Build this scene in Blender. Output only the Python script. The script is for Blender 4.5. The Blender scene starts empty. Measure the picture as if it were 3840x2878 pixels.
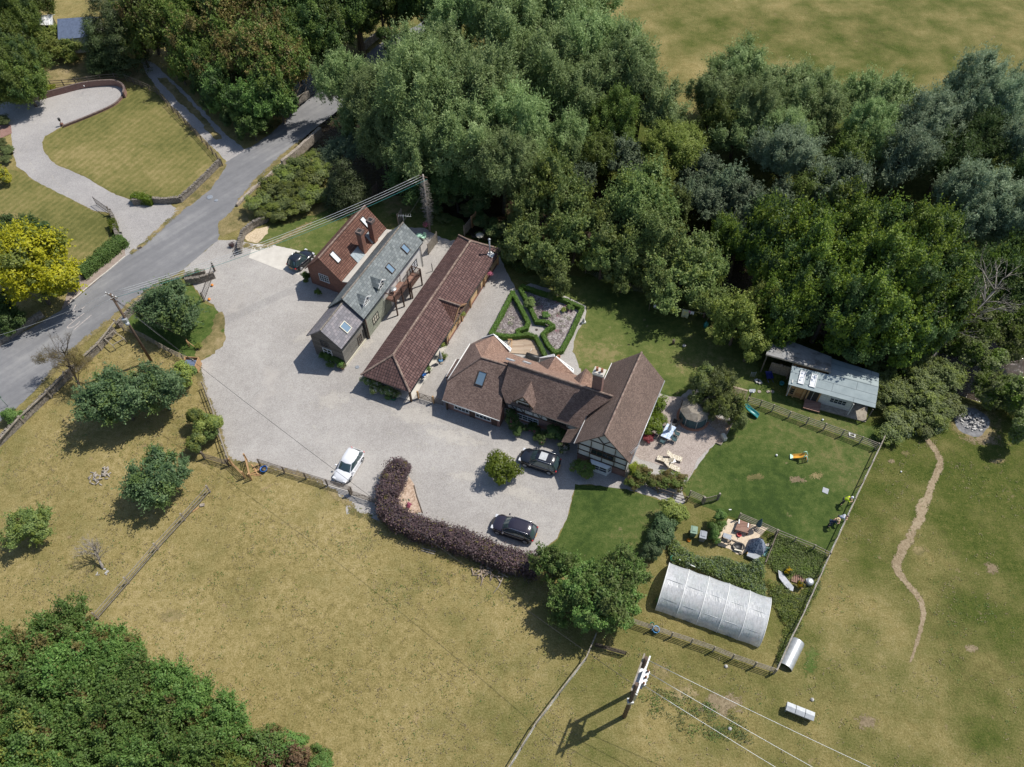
import bpy, math, random
import numpy as np
from mathutils import Vector, Matrix, noise as mn
R = math.radians
scene = bpy.context.scene
COL = scene.collection
# ---------------------------------------------------------------- camera
PW, PH, FOC, CAMH = 3840.0, 2878.0, 2970.0, 70.0
_d = Vector((1965-PW/2, 3640-PH/2, FOC)).normalized()
_up = -_d
_Y = (Vector((0,0,1)) - _up*_up.z).normalized()
_X = _Y.cross(_up)
if _X.x < 0: _X = -_X
CR = Vector((_X.x, _Y.x, _up.x)); CD = Vector((_X.y, _Y.y, _up.y)); CF = Vector((_X.z, _Y.z, _up.z))
cam_data = bpy.data.cameras.new('camera')
cam = bpy.data.objects.new('camera', cam_data); COL.objects.link(cam)
cam_data.sensor_width = 36; cam_data.lens = 36*FOC/PW
cam_data.clip_start = 1; cam_data.clip_end = 5000
m = Matrix((CR, -CD, -CF)).transposed().to_4x4(); m.translation = Vector((0,0,CAMH))
cam.matrix_world = m
scene.camera = cam
# ---------------------------------------------------------------- light
SUN_EL, SUN_AZ = R(56), R(25)          # azimuth counter-clockwise from +X: the sun stands to the right and a little behind
world = bpy.data.worlds.new("World"); scene.world = world; world.use_nodes = True
nt = world.node_tree; bg = nt.nodes['Background']
sky = nt.nodes.new('ShaderNodeTexSky'); sky.sky_type = 'NISHITA'; sky.sun_disc = False
sky.sun_elevation = SUN_EL; sky.sun_rotation = R(90)-SUN_AZ; sky.air_density = 1.0; sky.dust_density = 1.0
nt.links.new(sky.outputs[0], bg.inputs[0]); bg.inputs[1].default_value = 0.085
sl = bpy.data.lights.new('sun', 'SUN'); sl.energy = 3.6; sl.angle = R(0.53); sl.color = (1.0, 0.95, 0.87)
so = bpy.data.objects.new('sun', sl); COL.objects.link(so)
so.rotation_euler = Vector((math.cos(SUN_EL)*math.cos(SUN_AZ), math.cos(SUN_EL)*math.sin(SUN_AZ), math.sin(SUN_EL))).to_track_quat('Z','Y').to_euler()
so.location = (40, 20, 90)
scene.view_settings.view_transform = 'Standard'; scene.view_settings.look = 'None'
scene.view_settings.exposure = 0.45; scene.view_settings.gamma = 1.0
# ---------------------------------------------------------------- helpers
def G(px, py, z=0.0):
    """photograph pixel (3840 wide) -> world point on the horizontal plane z"""
    r = CR*(px-PW/2) + CD*(py-PH/2) + CF*FOC
    t = (z-CAMH)/r.z
    return Vector((r.x*t, r.y*t, z))
def F(x, y, z=0.0): return G(x*1.736, y*1.736, z)
def on_plane(px, py, a, b, c):
    n = (b-a).cross(c-a); r = CR*(px-PW/2) + CD*(py-PH/2) + CF*FOC
    o = Vector((0,0,CAMH)); t = (a-o).dot(n)/r.dot(n)
    return o + r*t
def mpp(p):                 # metres per photo pixel at a world point
    return (p-Vector((0,0,CAMH))).dot(CF)/FOC
BASE = {}
def thing(name, label, cat, loc=(0,0,0), rz=0, group=None):
    o = bpy.data.objects.new(name, None); COL.objects.link(o)
    o.location = loc; o.rotation_euler = (0,0,rz); o.empty_display_size = .3
    o['label'] = label; o['category'] = cat
    if group: o['group'] = group
    BASE[o.name] = Vector(loc)
    return o
def tag(o, label=None, cat=None, group=None, kind=None):
    if label: o['label'] = label
    if cat: o['category'] = cat
    if group: o['group'] = group
    if kind: o['kind'] = kind
    return o
def dup(root, loc, rz=None, label=None, group=None, scale=None):
    r = root.copy(); COL.objects.link(r); r.location = loc; BASE[r.name] = Vector(loc)
    if rz is not None: r.rotation_euler = (0,0,rz)
    if scale is not None: r.scale = scale if hasattr(scale,'__len__') else (scale,)*3
    if label: r['label'] = label
    if group: r['group'] = group
    for ch in list(root.children):
        c = ch.copy(); COL.objects.link(c); c.parent = r
        for g in list(ch.children):
            d = g.copy(); COL.objects.link(d); d.parent = c
    return r
class MB:
    def __init__(s): s.v=[]; s.f=[]; s.mi=[]; s.cur=0; s.sm=[]; s.smooth=False
    def face(s, pts, flip=False):
        i=len(s.v); s.v += [Vector(p) for p in pts]; ix=list(range(i,i+len(pts)))
        if flip: ix.reverse()
        s.f.append(ix); s.mi.append(s.cur); s.sm.append(False)
        return s
    def mesh(s, pts, faces, smooth=None):
        i=len(s.v); s.v += [Vector(p) for p in pts]
        for f in faces: s.f.append([i+k for k in f]); s.mi.append(s.cur); s.sm.append(s.smooth if smooth is None else smooth)
        return s
    def slab(s, pts, t, n=None):
        """polygon with thickness t below it (along its own normal)"""
        pts=[Vector(p) for p in pts]
        if n is None:
            n=Vector((0,0,0))
            for k in range(len(pts)):
                a,b=pts[k],pts[(k+1)%len(pts)]; n+= a.cross(b)
            n.normalize()
            if n.z<-1e-4 : pts.reverse(); n=-n
        k=len(pts); lo=[p-n*t for p in pts]
        s.mesh(pts+lo,[list(range(k)), list(range(2*k-1,k-1,-1))]+[[j,k+j,k+(j+1)%k,(j+1)%k] for j in range(k)])
        return s
    def box(s, c, d, ax=None, az=0.0):
        """centre c, full dims d, rotated az about z, or with axes matrix"""
        c=Vector(c); hx,hy,hz=[q/2 for q in d]
        if ax is None:
            ca,sa=math.cos(az),math.sin(az); ax=(Vector((ca,sa,0)),Vector((-sa,ca,0)),Vector((0,0,1)))
        P=[c+ax[0]*x*hx+ax[1]*y*hy+ax[2]*z*hz for z in(-1,1) for y in(-1,1) for x in(-1,1)]
        s.mesh(P,[[0,2,3,1],[4,5,7,6],[0,1,5,4],[2,6,7,3],[0,4,6,2],[1,3,7,5]])
        return s
    def beam(s, a, b, w, h=None, up=(0,0,1)):
        a,b=Vector(a),Vector(b); h=h or w; d=b-a; L=d.length
        if L<1e-6: return s
        x=d/L; u=Vector(up)
        if abs(x.dot(u))>.98: u=Vector((1,0,0))
        y=u.cross(x).normalized(); z=x.cross(y)
        return s.box((a+b)/2,(L,w,h),(x,y,z))
    def tube(s, pts, rad, n=8, cap=True, smooth=True):
        pts=[Vector(p) for p in pts]; rr=rad if hasattr(rad,'__len__') else [rad]*len(pts)
        i=len(s.v); prev=None
        for k,p in enumerate(pts):
            t=(pts[min(k+1,len(pts)-1)]-pts[max(k-1,0)])
            t = t.normalized() if t.length>1e-9 else Vector((0,0,1))
            if prev is None:
                u=Vector((0,0,1)) if abs(t.z)<.9 else Vector((1,0,0)); x=u.cross(t).normalized()
            else: x=(prev-t*prev.dot(t)); x = x.normalized() if x.length>1e-6 else Vector((1,0,0))
            prev=x; y=t.cross(x)
            for j in range(n):
                a=2*math.pi*j/n; s.v.append(p+(x*math.cos(a)+y*math.sin(a))*rr[k])
        for k in range(len(pts)-1):
            for j in range(n):
                a=i+k*n+j; b=i+k*n+(j+1)%n; s.f.append([a,b,b+n,a+n]); s.mi.append(s.cur); s.sm.append(smooth)
        if cap:
            s.f.append([i+j for j in range(n-1,-1,-1)]); s.mi.append(s.cur); s.sm.append(False)
            e=i+(len(pts)-1)*n; s.f.append([e+j for j in range(n)]); s.mi.append(s.cur); s.sm.append(False)
        return s
    def lathe(s, c, prof, n=16, sx=1, sy=1, smooth=True):
        """prof: list of (r,z)"""
        c=Vector(c); i=len(s.v)
        for (r,z) in prof:
            for j in range(n):
                a=2*math.pi*j/n; s.v.append(c+Vector((r*sx*math.cos(a),r*sy*math.sin(a),z)))
        for k in range(len(prof)-1):
            for j in range(n):
                a=i+k*n+j; b=i+k*n+(j+1)%n; s.f.append([a,b,b+n,a+n]); s.mi.append(s.cur); s.sm.append(smooth)
        if prof[0][0]>1e-4: s.f.append([i+j for j in range(n-1,-1,-1)]); s.mi.append(s.cur); s.sm.append(False)
        if prof[-1][0]>1e-4:
            e=i+(len(prof)-1)*n; s.f.append([e+j for j in range(n)]); s.mi.append(s.cur); s.sm.append(False)
        return s
    def build(s, name, mats, parent=None, bevel=0, sub=0):
        me=bpy.data.meshes.new(name)
        off=BASE.get(parent.name, Vector((0,0,0))) if parent else Vector((0,0,0))
        if getattr(s,'local',False): off=Vector((0,0,0))
        me.from_pydata([tuple(v-off) for v in s.v],[],s.f)
        if not isinstance(mats,(list,tuple)): mats=[mats]
        for q in mats: me.materials.append(q)
        me.polygons.foreach_set('material_index', s.mi); me.polygons.foreach_set('use_smooth', s.sm)
        me.update()
        metric_uv(me, off)
        o=bpy.data.objects.new(name, me); COL.objects.link(o)
        if parent: o.parent=parent
        BASE[o.name]=off
        if bevel:
            b=o.modifiers.new('bevel','BEVEL'); b.width=bevel; b.segments=2; b.limit_method='ANGLE'; b.angle_limit=R(35)
        if sub:
            b=o.modifiers.new('sub','SUBSURF'); b.levels=sub; b.render_levels=sub
        return o
def LMB():
    b=MB(); b.local=True; return b
def metric_uv(me, off=Vector((0,0,0))):
    uv=me.uv_layers.new(name='UVMap'); n=len(me.loops); arr=np.zeros(n*2,dtype=np.float32)
    vs=me.vertices
    for p in me.polygons:
        nn=p.normal
        if abs(nn.z)>.995: u=Vector((1,0,0)); v=Vector((0,1,0))
        else:
            u=Vector((0,0,1)).cross(nn).normalized(); v=nn.cross(u)
        for li in p.loop_indices:
            c=vs[me.loops[li].vertex_index].co+off; arr[li*2]=c.dot(u); arr[li*2+1]=c.dot(v)
    uv.data.foreach_set('uv',arr)
# ---------------------------------------------------------------- materials
MATS={}
def newmat(name):
    mt=bpy.data.materials.new(name); mt.use_nodes=True; MATS[name]=mt
    return mt, mt.node_tree, mt.node_tree.nodes['Principled BSDF']
def N(nt, t, **k):
    n=nt.nodes.new(t)
    for a,b in k.items(): setattr(n,a,b)
    return n
def ramp(nt, stops, fac):
    r=N(nt,'ShaderNodeValToRGB'); e=r.color_ramp.elements
    while len(e)>1: e.remove(e[-1])
    e[0].position=stops[0][0]; e[0].color=(*stops[0][1],1)
    for p,c in stops[1:]:
        q=e.new(p); q.color=(*c,1)
    nt.links.new(fac,r.inputs[0]); return r.outputs[0]
def coords(nt, kind='Object', scale=(1,1,1), rz=0):
    tc=N(nt,'ShaderNodeTexCoord'); mp=N(nt,'ShaderNodeMapping'); mp.inputs['Scale'].default_value=scale; mp.inputs['Rotation'].default_value=(0,0,rz)
    if kind=='World':
        g=N(nt,'ShaderNodeNewGeometry'); nt.links.new(g.outputs['Position'],mp.inputs[0])
    else: nt.links.new(tc.outputs[kind],mp.inputs[0])
    return mp.outputs[0]
def noise(nt, vec, scale, detail=4, rough=.6, out='Fac'):
    n=N(nt,'ShaderNodeTexNoise'); n.inputs['Scale'].default_value=scale; n.inputs['Detail'].default_value=detail; n.inputs['Roughness'].default_value=rough
    if vec is not None: nt.links.new(vec,n.inputs['Vector'])
    return n.outputs[out]
def mix(nt, fac, a, b, mode='MIX'):
    n=N(nt,'ShaderNodeMix'); n.data_type='RGBA'; n.blend_type=mode
    for s,i in ((fac,0),(a,6),(b,7)):
        if hasattr(s,'links') or hasattr(s,'is_linked'): nt.links.new(s,n.inputs[i])
        elif i==0: n.inputs[0].default_value=s
        else: n.inputs[i].default_value=(*s,1)
    return n.outputs[2]
def math_(nt, op, a, b=0.0, c=None):
    n=N(nt,'ShaderNodeMath'); n.operation=op
    for i,s in enumerate((a,b) if c is None else (a,b,c)):
        if hasattr(s,'is_linked'): nt.links.new(s,n.inputs[i])
        else: n.inputs[i].default_value=s
    return n.outputs[0]
def maprange(nt, v, a, b, c=0.0, d=1.0):
    n=N(nt,'ShaderNodeMapRange'); nt.links.new(v,n.inputs[0])
    for i,x in enumerate((a,b,c,d)): n.inputs[1+i].default_value=x
    return n.outputs[0]
def bump(nt, bs, h, strength=.4, dist=.05):
    b=N(nt,'ShaderNodeBump'); b.inputs['Strength'].default_value=strength; b.inputs['Distance'].default_value=dist
    nt.links.new(h,b.inputs['Height']); nt.links.new(b.outputs[0],bs.inputs['Normal'])
def plain(name, c, c2=None, rough=.7, scale=3, metal=0, spec=None, bmp=0, coat=0, detail=5, lo=.35, hi=.65):
    mt,nt,bs=newmat(name)
    c2=c2 or tuple(x*.78 for x in c)
    f=noise(nt,coords(nt,'World'),scale,detail,.65)
    nt.links.new(ramp(nt,[(lo,c2),(hi,c)],f),bs.inputs['Base Color'])
    bs.inputs['Roughness'].default_value=rough; bs.inputs['Metallic'].default_value=metal
    if spec is not None: bs.inputs['Specular IOR Level'].default_value=spec
    if coat: bs.inputs['Coat Weight'].default_value=coat; bs.inputs['Coat Roughness'].default_value=.05
    if bmp: bump(nt,bs,f,bmp,.03)
    return mt
def courses(name, cols, bw, bh, mortar, mcol, rough=.85, offs=.5, moss=None, bmp=.5, msmooth=.1, streak=.35, dist=.03, wave=0):
    """brick / tile / slate courses laid out in metres on the face's own plane"""
    mt,nt,bs=newmat(name)
    uv=coords(nt,'UV')
    br=N(nt,'ShaderNodeTexBrick'); br.offset=offs; nt.links.new(uv,br.inputs['Vector'])
    br.inputs['Scale'].default_value=1; br.inputs['Brick Width'].default_value=bw; br.inputs['Row Height'].default_value=bh
    br.inputs['Mortar Size'].default_value=mortar; br.inputs['Mortar Smooth'].default_value=msmooth; br.inputs['Bias'].default_value=0
    br.inputs['Color1'].default_value=(0,0,0,1); br.inputs['Color2'].default_value=(1,1,1,1); br.inputs['Mortar'].default_value=(.5,.5,.5,1)
    bwf=N(nt,'ShaderNodeRGBToBW'); nt.links.new(br.outputs['Color'],bwf.inputs[0])
    n1=noise(nt,uv,1.3,6,.7)
    f=math_(nt,'ADD',math_(nt,'MULTIPLY',bwf.outputs[0],.55),math_(nt,'MULTIPLY',n1,.45))
    k=len(cols); c=ramp(nt,[(.12+.72*i/(k-1),q) for i,q in enumerate(cols)],f)
    n2=noise(nt,uv,.35,5,.65)
    c=mix(nt,maprange(nt,n2,.4,.75,0,streak),c,tuple(x*.55 for x in cols[0]))
    if moss: 
        n3=noise(nt,uv,2.2,8,.8); c=mix(nt,maprange(nt,n3,.6,.68,0,.8),c,moss)
    c=mix(nt,br.outputs['Fac'],c,mcol)
    nt.links.new(c,bs.inputs['Base Color']); bs.inputs['Roughness'].default_value=rough
    h=math_(nt,'SUBTRACT',math_(nt,'MULTIPLY',n1,.3),br.outputs['Fac'])
    if wave:
        w=N(nt,'ShaderNodeTexWave'); w.wave_type='BANDS'; w.bands_direction='X'; w.inputs['Scale'].default_value=wave; nt.links.new(uv,w.inputs[0])
        h=math_(nt,'ADD',h,math_(nt,'MULTIPLY',w.outputs['Fac'],1.2))
    bump(nt,bs,h,bmp,dist)
    return mt
def grass(name, stops, s1=.08, s2=1.1, s3=9, stripes=None, bare=None, rough=.95, weight=(.5,.3,.2)):
    """mown or rough grass: broad patches, tussocks and fine grain in one ramp"""
    mt,nt,bs=newmat(name); w=coords(nt,'World')
    a=noise(nt,w,s1,6,.62); b=noise(nt,w,s2,6,.72); c=noise(nt,w,s3,3,.8)
    f=math_(nt,'ADD',math_(nt,'ADD',math_(nt,'MULTIPLY',a,weight[0]),math_(nt,'MULTIPLY',b,weight[1])),math_(nt,'MULTIPLY',c,weight[2]))
    if stripes:
        wv=N(nt,'ShaderNodeTexWave'); wv.wave_type='BANDS'; wv.bands_direction='X'; wv.inputs['Scale'].default_value=stripes[1]; wv.inputs['Distortion'].default_value=.9; wv.inputs['Detail'].default_value=2
        nt.links.new(coords(nt,'World',rz=stripes[0]),wv.inputs[0])
        f=math_(nt,'ADD',f,math_(nt,'MULTIPLY',math_(nt,'SUBTRACT',wv.outputs['Fac'],.5),stripes[2]))
    k=len(stops); col=ramp(nt,[(.42+.17*i/(k-1),q) for i,q in enumerate(stops)],f)
    if bare:
        n3=noise(nt,coords(nt,'World'),.55,7,.7); col=mix(nt,maprange(nt,n3,bare[1],bare[1]+.07,0,.75),col,bare[0])
    nt.links.new(col,bs.inputs['Base Color']); bs.inputs['Roughness'].default_value=rough; bs.inputs['Specular IOR Level'].default_value=.15
    bump(nt,bs,math_(nt,'ADD',b,math_(nt,'MULTIPLY',c,.8)),.7,.12)
    return mt
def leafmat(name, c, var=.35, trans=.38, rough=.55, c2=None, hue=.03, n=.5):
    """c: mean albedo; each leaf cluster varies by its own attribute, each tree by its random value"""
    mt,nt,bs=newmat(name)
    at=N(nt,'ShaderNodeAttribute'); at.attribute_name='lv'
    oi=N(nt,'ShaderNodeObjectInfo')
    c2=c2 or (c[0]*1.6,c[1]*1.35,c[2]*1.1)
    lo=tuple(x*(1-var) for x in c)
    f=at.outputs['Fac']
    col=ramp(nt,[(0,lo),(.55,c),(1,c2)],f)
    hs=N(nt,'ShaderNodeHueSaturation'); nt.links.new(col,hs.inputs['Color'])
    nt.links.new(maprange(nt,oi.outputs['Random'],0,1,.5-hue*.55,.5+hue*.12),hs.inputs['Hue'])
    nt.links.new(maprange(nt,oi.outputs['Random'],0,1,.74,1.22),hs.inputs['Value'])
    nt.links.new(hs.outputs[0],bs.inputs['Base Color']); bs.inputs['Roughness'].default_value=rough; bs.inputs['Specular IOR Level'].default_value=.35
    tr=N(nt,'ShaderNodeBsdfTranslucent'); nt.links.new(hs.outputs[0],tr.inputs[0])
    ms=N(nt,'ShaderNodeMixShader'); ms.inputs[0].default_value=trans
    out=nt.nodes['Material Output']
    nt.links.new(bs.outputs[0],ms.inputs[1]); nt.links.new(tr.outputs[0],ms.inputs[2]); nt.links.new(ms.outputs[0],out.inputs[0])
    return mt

def softmat(name, base):
    """a copy of a ground material whose edge frays away with the attribute 'edge'"""
    mt=M_SRC[base].copy(); mt.name=name; nt=mt.node_tree; out=nt.nodes['Material Output']; bs=nt.nodes['Principled BSDF']
    at=N(nt,'ShaderNodeAttribute'); at.attribute_name='edge'; n=math_(nt,'ADD',math_(nt,'MULTIPLY',noise(nt,coords(nt,'World'),1.3,6,.7),.55),math_(nt,'MULTIPLY',noise(nt,coords(nt,'World'),6.5,4,.8),.45))
    f=maprange(nt,math_(nt,'ADD',at.outputs['Fac'],math_(nt,'MULTIPLY',math_(nt,'SUBTRACT',n,.5),2.6)),.48,.50)
    tb=N(nt,'ShaderNodeBsdfTransparent'); ms=N(nt,'ShaderNodeMixShader'); nt.links.new(f,ms.inputs[0]); nt.links.new(tb.outputs[0],ms.inputs[1]); nt.links.new(bs.outputs[0],ms.inputs[2]); nt.links.new(ms.outputs[0],out.inputs[0])
    return mt
SOFT={}
def softsheet(name, rows, edge, z, base, strength=1.0, label=None, cat=None):
    """rows: list of point rows; edge: matching values, 0 where the patch fades out"""
    if base not in SOFT: SOFT[base]=softmat('soft_'+base,base)
    n=len(rows[0]); V=[(p.x,p.y,z) for r in rows for p in r]; F_=[(i*n+j,i*n+j+1,(i+1)*n+j+1,(i+1)*n+j) for i in range(len(rows)-1) for j in range(n-1)]
    me=bpy.data.meshes.new(name); me.from_pydata(V,[],F_)
    if me.polygons[len(me.polygons)//2].normal.z<0: me.flip_normals()
    at=me.attributes.new('edge','FLOAT','POINT'); at.data.foreach_set('value',[e*strength for r in edge for e in r]); me.materials.append(SOFT[base])
    o=bpy.data.objects.new(name,me); COL.objects.link(o); return tag(o,label,cat,None,'structure')
def softribbon(name, pts, widths, z, base, strength=1.0):
    rows=[];ed=[]
    for i,p in enumerate(pts):
        t=(pts[min(i+1,len(pts)-1)]-pts[max(i-1,0)]).normalized(); nn=Vector((-t.y,t.x,0)); w=widths[i] if hasattr(widths,'__len__') else widths
        e=min(1,i/3,(len(pts)-1-i)/3); rows.append([p+nn*w*k for k in (-.5,-.3,-.12,.12,.3,.5)]); ed.append([0,.55*e,e,e,.55*e,0])
    return softsheet(name,rows,ed,z,base,strength)
def softblob(name, c, rx, ry, z, base, strength=1.0, rot=0.0):
    rows=[];ed=[]; ca,sa=math.cos(rot),math.sin(rot)
    for k in range(7):
        q=k/6*1.3; rows.append([c+Vector((math.cos(a)*rx*q*ca-math.sin(a)*ry*q*sa,math.cos(a)*rx*q*sa+math.sin(a)*ry*q*ca,0)) for a in [j*math.pi/10 for j in range(21)]]); ed.append([1-k/6]*21)
    return softsheet(name,rows,ed,z,base,strength)
M_SRC={}
# ---------------------------------------------------------------- material library
M={}
M['barn_tile']=courses('barn_tile',[(.115,.062,.057),(.175,.095,.085),(.235,.14,.125)],.30,.34,.030,(.022,.012,.012),.8,0,(.30,.27,.22),.8,.3,.2,.05,wave=3.4)
M['brick_tile']=courses('red_pantile',[(.16,.075,.055),(.25,.12,.088),(.33,.175,.13)],.24,.30,.03,(.05,.022,.016),.85,0,(.25,.22,.15),.8,.3,.25,.05,wave=4.2)
M['clay_tile']=courses('clay_tile',[(.12,.080,.068),(.205,.138,.115),(.30,.215,.18)],.17,.105,.010,(.028,.019,.017),.9,.5,(.24,.19,.13),.7,.3,.45,.03)
M['pink_tile']=courses('pink_tile',[(.19,.115,.085),(.31,.195,.145),(.42,.28,.21)],.17,.105,.012,(.11,.065,.05),.9,.5,(.42,.34,.26),.5,.3,.3,.02)
M['wing_tile']=courses('wing_tile',[(.13,.09,.074),(.20,.14,.115),(.28,.20,.165)],.17,.105,.012,(.05,.034,.027),.9,.5,(.22,.21,.13),.6,.3,.4,.03)
M['slate']=courses('slate',[(.095,.115,.118),(.155,.178,.184),(.225,.25,.25)],.42,.34,.014,(.055,.06,.06),.6,.5,(.27,.25,.17),.5,.1,.3,.02)
M['slate_purple']=courses('slate_purple',[(.12,.115,.13),(.19,.18,.20),(.27,.24,.25)],.42,.34,.014,(.06,.06,.065),.5,.5,(.28,.24,.17),.5,.1,.25,.02)
M['ridge']=plain('ridge_tile',(.33,.25,.2),(.14,.09,.075),.9,2.5,bmp=.3)
M['ridge_dark']=plain('dark_ridge_tile',(.20,.15,.13),(.09,.065,.06),.9,3,bmp=.3)
M['brick']=courses('red_brick',[(.15,.05,.035),(.24,.085,.055),(.33,.14,.09)],.23,.075,.012,(.20,.15,.12),.9,.5,None,.4,.1,.25,.01)
M['brick_pink']=courses('soft_red_brick',[(.17,.075,.06),(.27,.125,.10),(.35,.19,.15)],.23,.075,.012,(.26,.2,.17),.9,.5,None,.4,.1,.25,.01)
M['board_grey']=courses('weathered_boards',[(.16,.15,.13),(.26,.25,.22),(.36,.34,.30)],3.1,.15,.022,(.055,.05,.045),.9,.35,None,.9,.3,.3,.03)
M['board_dark']=courses('dark_boards',[(.10,.088,.075),(.17,.15,.13),(.24,.22,.19)],3.1,.15,.022,(.03,.027,.025),.9,.35,None,.9,.3,.3,.03)
M['board_green']=courses('painted_boards',[(.30,.32,.25),(.40,.42,.33),(.48,.5,.4)],3.1,.15,.02,(.10,.11,.085),.8,.35,None,.9,.3,.2,.03)
M['board_orange']=courses('orange_boards',[(.35,.17,.06),(.48,.25,.10),(.55,.32,.14)],3.1,.16,.014,(.16,.08,.03),.8,.35,None,.7,.3,.2,.02)
M['board_white']=courses('pale_boards',[(.52,.52,.48),(.62,.62,.58),(.7,.7,.66)],3.1,.14,.012,(.3,.3,.28),.7,.35,None,.6,.3,.1,.02)
M['panel_cream']=courses('larch_boards',[(.50,.33,.17),(.62,.43,.23),(.70,.50,.29)],2.6,.17,.012,(.30,.19,.09),.8,.35,None,.5,.3,.15,.02)
M['render']=plain('white_render',(.74,.72,.69),(.64,.62,.58),.9,.8,bmp=.1)
M['infill']=plain('cream_infill',(.60,.58,.55),(.5,.49,.46),.9,.9)
M['oak']=plain('dark_oak',(.10,.06,.035),(.055,.035,.022),.85,5,bmp=.3)
M['oak_new']=plain('fresh_oak',(.48,.30,.15),(.34,.20,.09),.8,4,bmp=.2)
M['deckwood']=courses('deck_boards',[(.30,.22,.15),(.42,.32,.23),(.50,.40,.3)],2.4,.13,.012,(.12,.085,.06),.85,.4,None,.5,.2,.3,.01)
M['brown_stain']=plain('brown_stained_timber',(.11,.062,.045),(.065,.038,.03),.7,4)
M['brown_deck']=courses('brown_deck',[(.20,.105,.075),(.27,.15,.11),(.33,.2,.15)],2.4,.13,.012,(.07,.04,.03),.8,.4,None,.5,.2,.2,.01)
M['rail']=plain('grey_weathered_timber',(.36,.32,.26),(.20,.17,.135),.9,3,bmp=.3)
M['rail_dark']=plain('dark_weathered_timber',(.20,.165,.13),(.10,.08,.065),.9,3,bmp=.3)
M['pole']=plain('pole_timber',(.15,.10,.07),(.08,.055,.04),.85,3)
M['white']=plain('white_paint',(.80,.80,.78),(.70,.70,.68),.5,3)
M['lead']=plain('lead_flashing',(.36,.42,.46),(.25,.30,.33),.5,3,metal=.2)
M['black']=plain('black_metal',(.03,.03,.032),(.02,.02,.02),.5,3)
M['iron']=plain('rusty_iron',(.09,.07,.06),(.05,.04,.035),.7,6,metal=.4)
M['galv']=plain('galvanised_metal',(.55,.57,.58),(.42,.44,.45),.45,3,metal=.5)
M['steel']=plain('stainless_steel',(.75,.75,.75),(.65,.65,.65),.2,3,metal=1)
M['stone']=plain('rubble_stone',(.42,.37,.31),(.17,.14,.115),.95,4.5,bmp=.6,lo=.3,hi=.7)
M['stone_dark']=plain('dark_lichen_stone',(.30,.27,.23),(.11,.095,.08),.95,4.5,bmp=.6)
M['concrete']=plain('pale_concrete',(.60,.57,.51),(.50,.47,.42),.9,.7)
M['asphalt']=None
M['felt']=None
M['plastic_green']=plain('green_plastic',(.02,.17,.085),(.015,.13,.07),.45)
M['bin_green']=plain('bin_green_plastic',(.17,.27,.19),(.14,.23,.16),.5)
M['bin_grey']=plain('bin_grey_plastic',(.27,.30,.34),(.2,.22,.25),.45)
M['blue']=plain('blue_plastic',(.03,.13,.42),(.02,.10,.34),.4)
M['skyblue']=plain('pale_blue_plastic',(.14,.40,.72),(.10,.32,.6),.4)
M['navy']=plain('navy_plastic',(.03,.04,.20),(.02,.03,.15),.4)
M['teal']=plain('teal_plastic',(.02,.21,.21),(.02,.17,.17),.35)
M['mint']=plain('mint_plastic',(.45,.72,.55),(.4,.65,.5),.4)
M['yellow']=plain('yellow_plastic',(.85,.45,.07),(.8,.4,.05),.4)
M['red']=plain('red_plastic',(.50,.05,.05),(.4,.04,.04),.45)
M['orange']=plain('orange_paint',(.75,.25,.02),(.6,.2,.02),.5)
M['terracotta']=plain('terracotta',(.42,.20,.12),(.32,.15,.09),.85)
M['rubber']=plain('tyre_rubber',(.022,.022,.023),(.015,.015,.015),.85)
M['rim']=plain('alloy_rim',(.55,.56,.58),(.45,.46,.48),.3,metal=.8)
M['carblack']=plain('black_car_paint',(.010,.012,.018),(.010,.012,.018),.25,coat=1)
M['carplum']=plain('plum_black_car_paint',(.022,.018,.030),(.022,.018,.030),.25,coat=1)
M['carwhite']=plain('white_car_paint',(.72,.73,.76),(.70,.71,.74),.3,coat=1)
M['cardark']=plain('dark_car_paint',(.012,.014,.02),(.012,.014,.02),.25,coat=1)
M['trim']=plain('black_car_trim',(.02,.02,.02),(.015,.015,.015),.6)
M['redlamp']=plain('red_lamp_lens',(.5,.02,.02),(.4,.015,.015),.2,coat=.6)
M['clearlamp']=plain('clear_lamp_lens',(.7,.72,.75),(.55,.57,.6),.15,coat=.8)
M['hivis']=plain('hi_vis_yellow',(.72,.90,.04),(.62,.8,.03),.7)
M['straw_hat']=plain('straw',(.62,.48,.28),(.5,.38,.2),.85,8)
M['skin']=plain('skin',(.55,.33,.24),(.5,.29,.2),.6)
M['hair']=plain('greying_hair',(.30,.24,.19),(.2,.15,.11),.8,12)
M['hair_brown']=plain('brown_hair',(.10,.06,.035),(.06,.04,.025),.7,12)
M['shirt']=plain('pale_shirt',(.62,.66,.76),(.5,.54,.64),.85,6)
M['navycloth']=plain('navy_cloth',(.03,.05,.09),(.02,.035,.07),.9,6)
M['greytrousers']=plain('dark_trousers',(.06,.06,.065),(.04,.04,.045),.9,6)
M['parasol_grey']=plain('grey_canvas',(.50,.51,.53),(.4,.41,.43),.9,4)
M['parasol_green']=plain('dark_green_canvas',(.06,.11,.12),(.04,.08,.09),.9,4)
M['cloth_white']=plain('white_cloth',(.78,.80,.84),(.68,.7,.75),.9,4)
M['cloth_yellow']=plain('patterned_yellow_cloth',(.70,.62,.25),(.35,.5,.5),.9,5)
M['cloth_pink']=plain('pink_cloth',(.7,.25,.45),(.6,.2,.4),.9,4)
M['tableblue']=plain('blue_white_cloth',(.72,.78,.86),(.28,.40,.62),.8,9,detail=3,lo=.45,hi=.55)
M['tentcloth']=plain('grey_patterned_tent_cloth',(.34,.38,.46),(.10,.13,.20),.85,7,detail=3,lo=.47,hi=.53)
M['cream']=plain('cream_plastic',(.72,.68,.55),(.62,.58,.46),.6)
M['deckchair']=plain('striped_canvas',(.75,.70,.58),(.30,.24,.16),.8,14,lo=.47,hi=.53)
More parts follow.
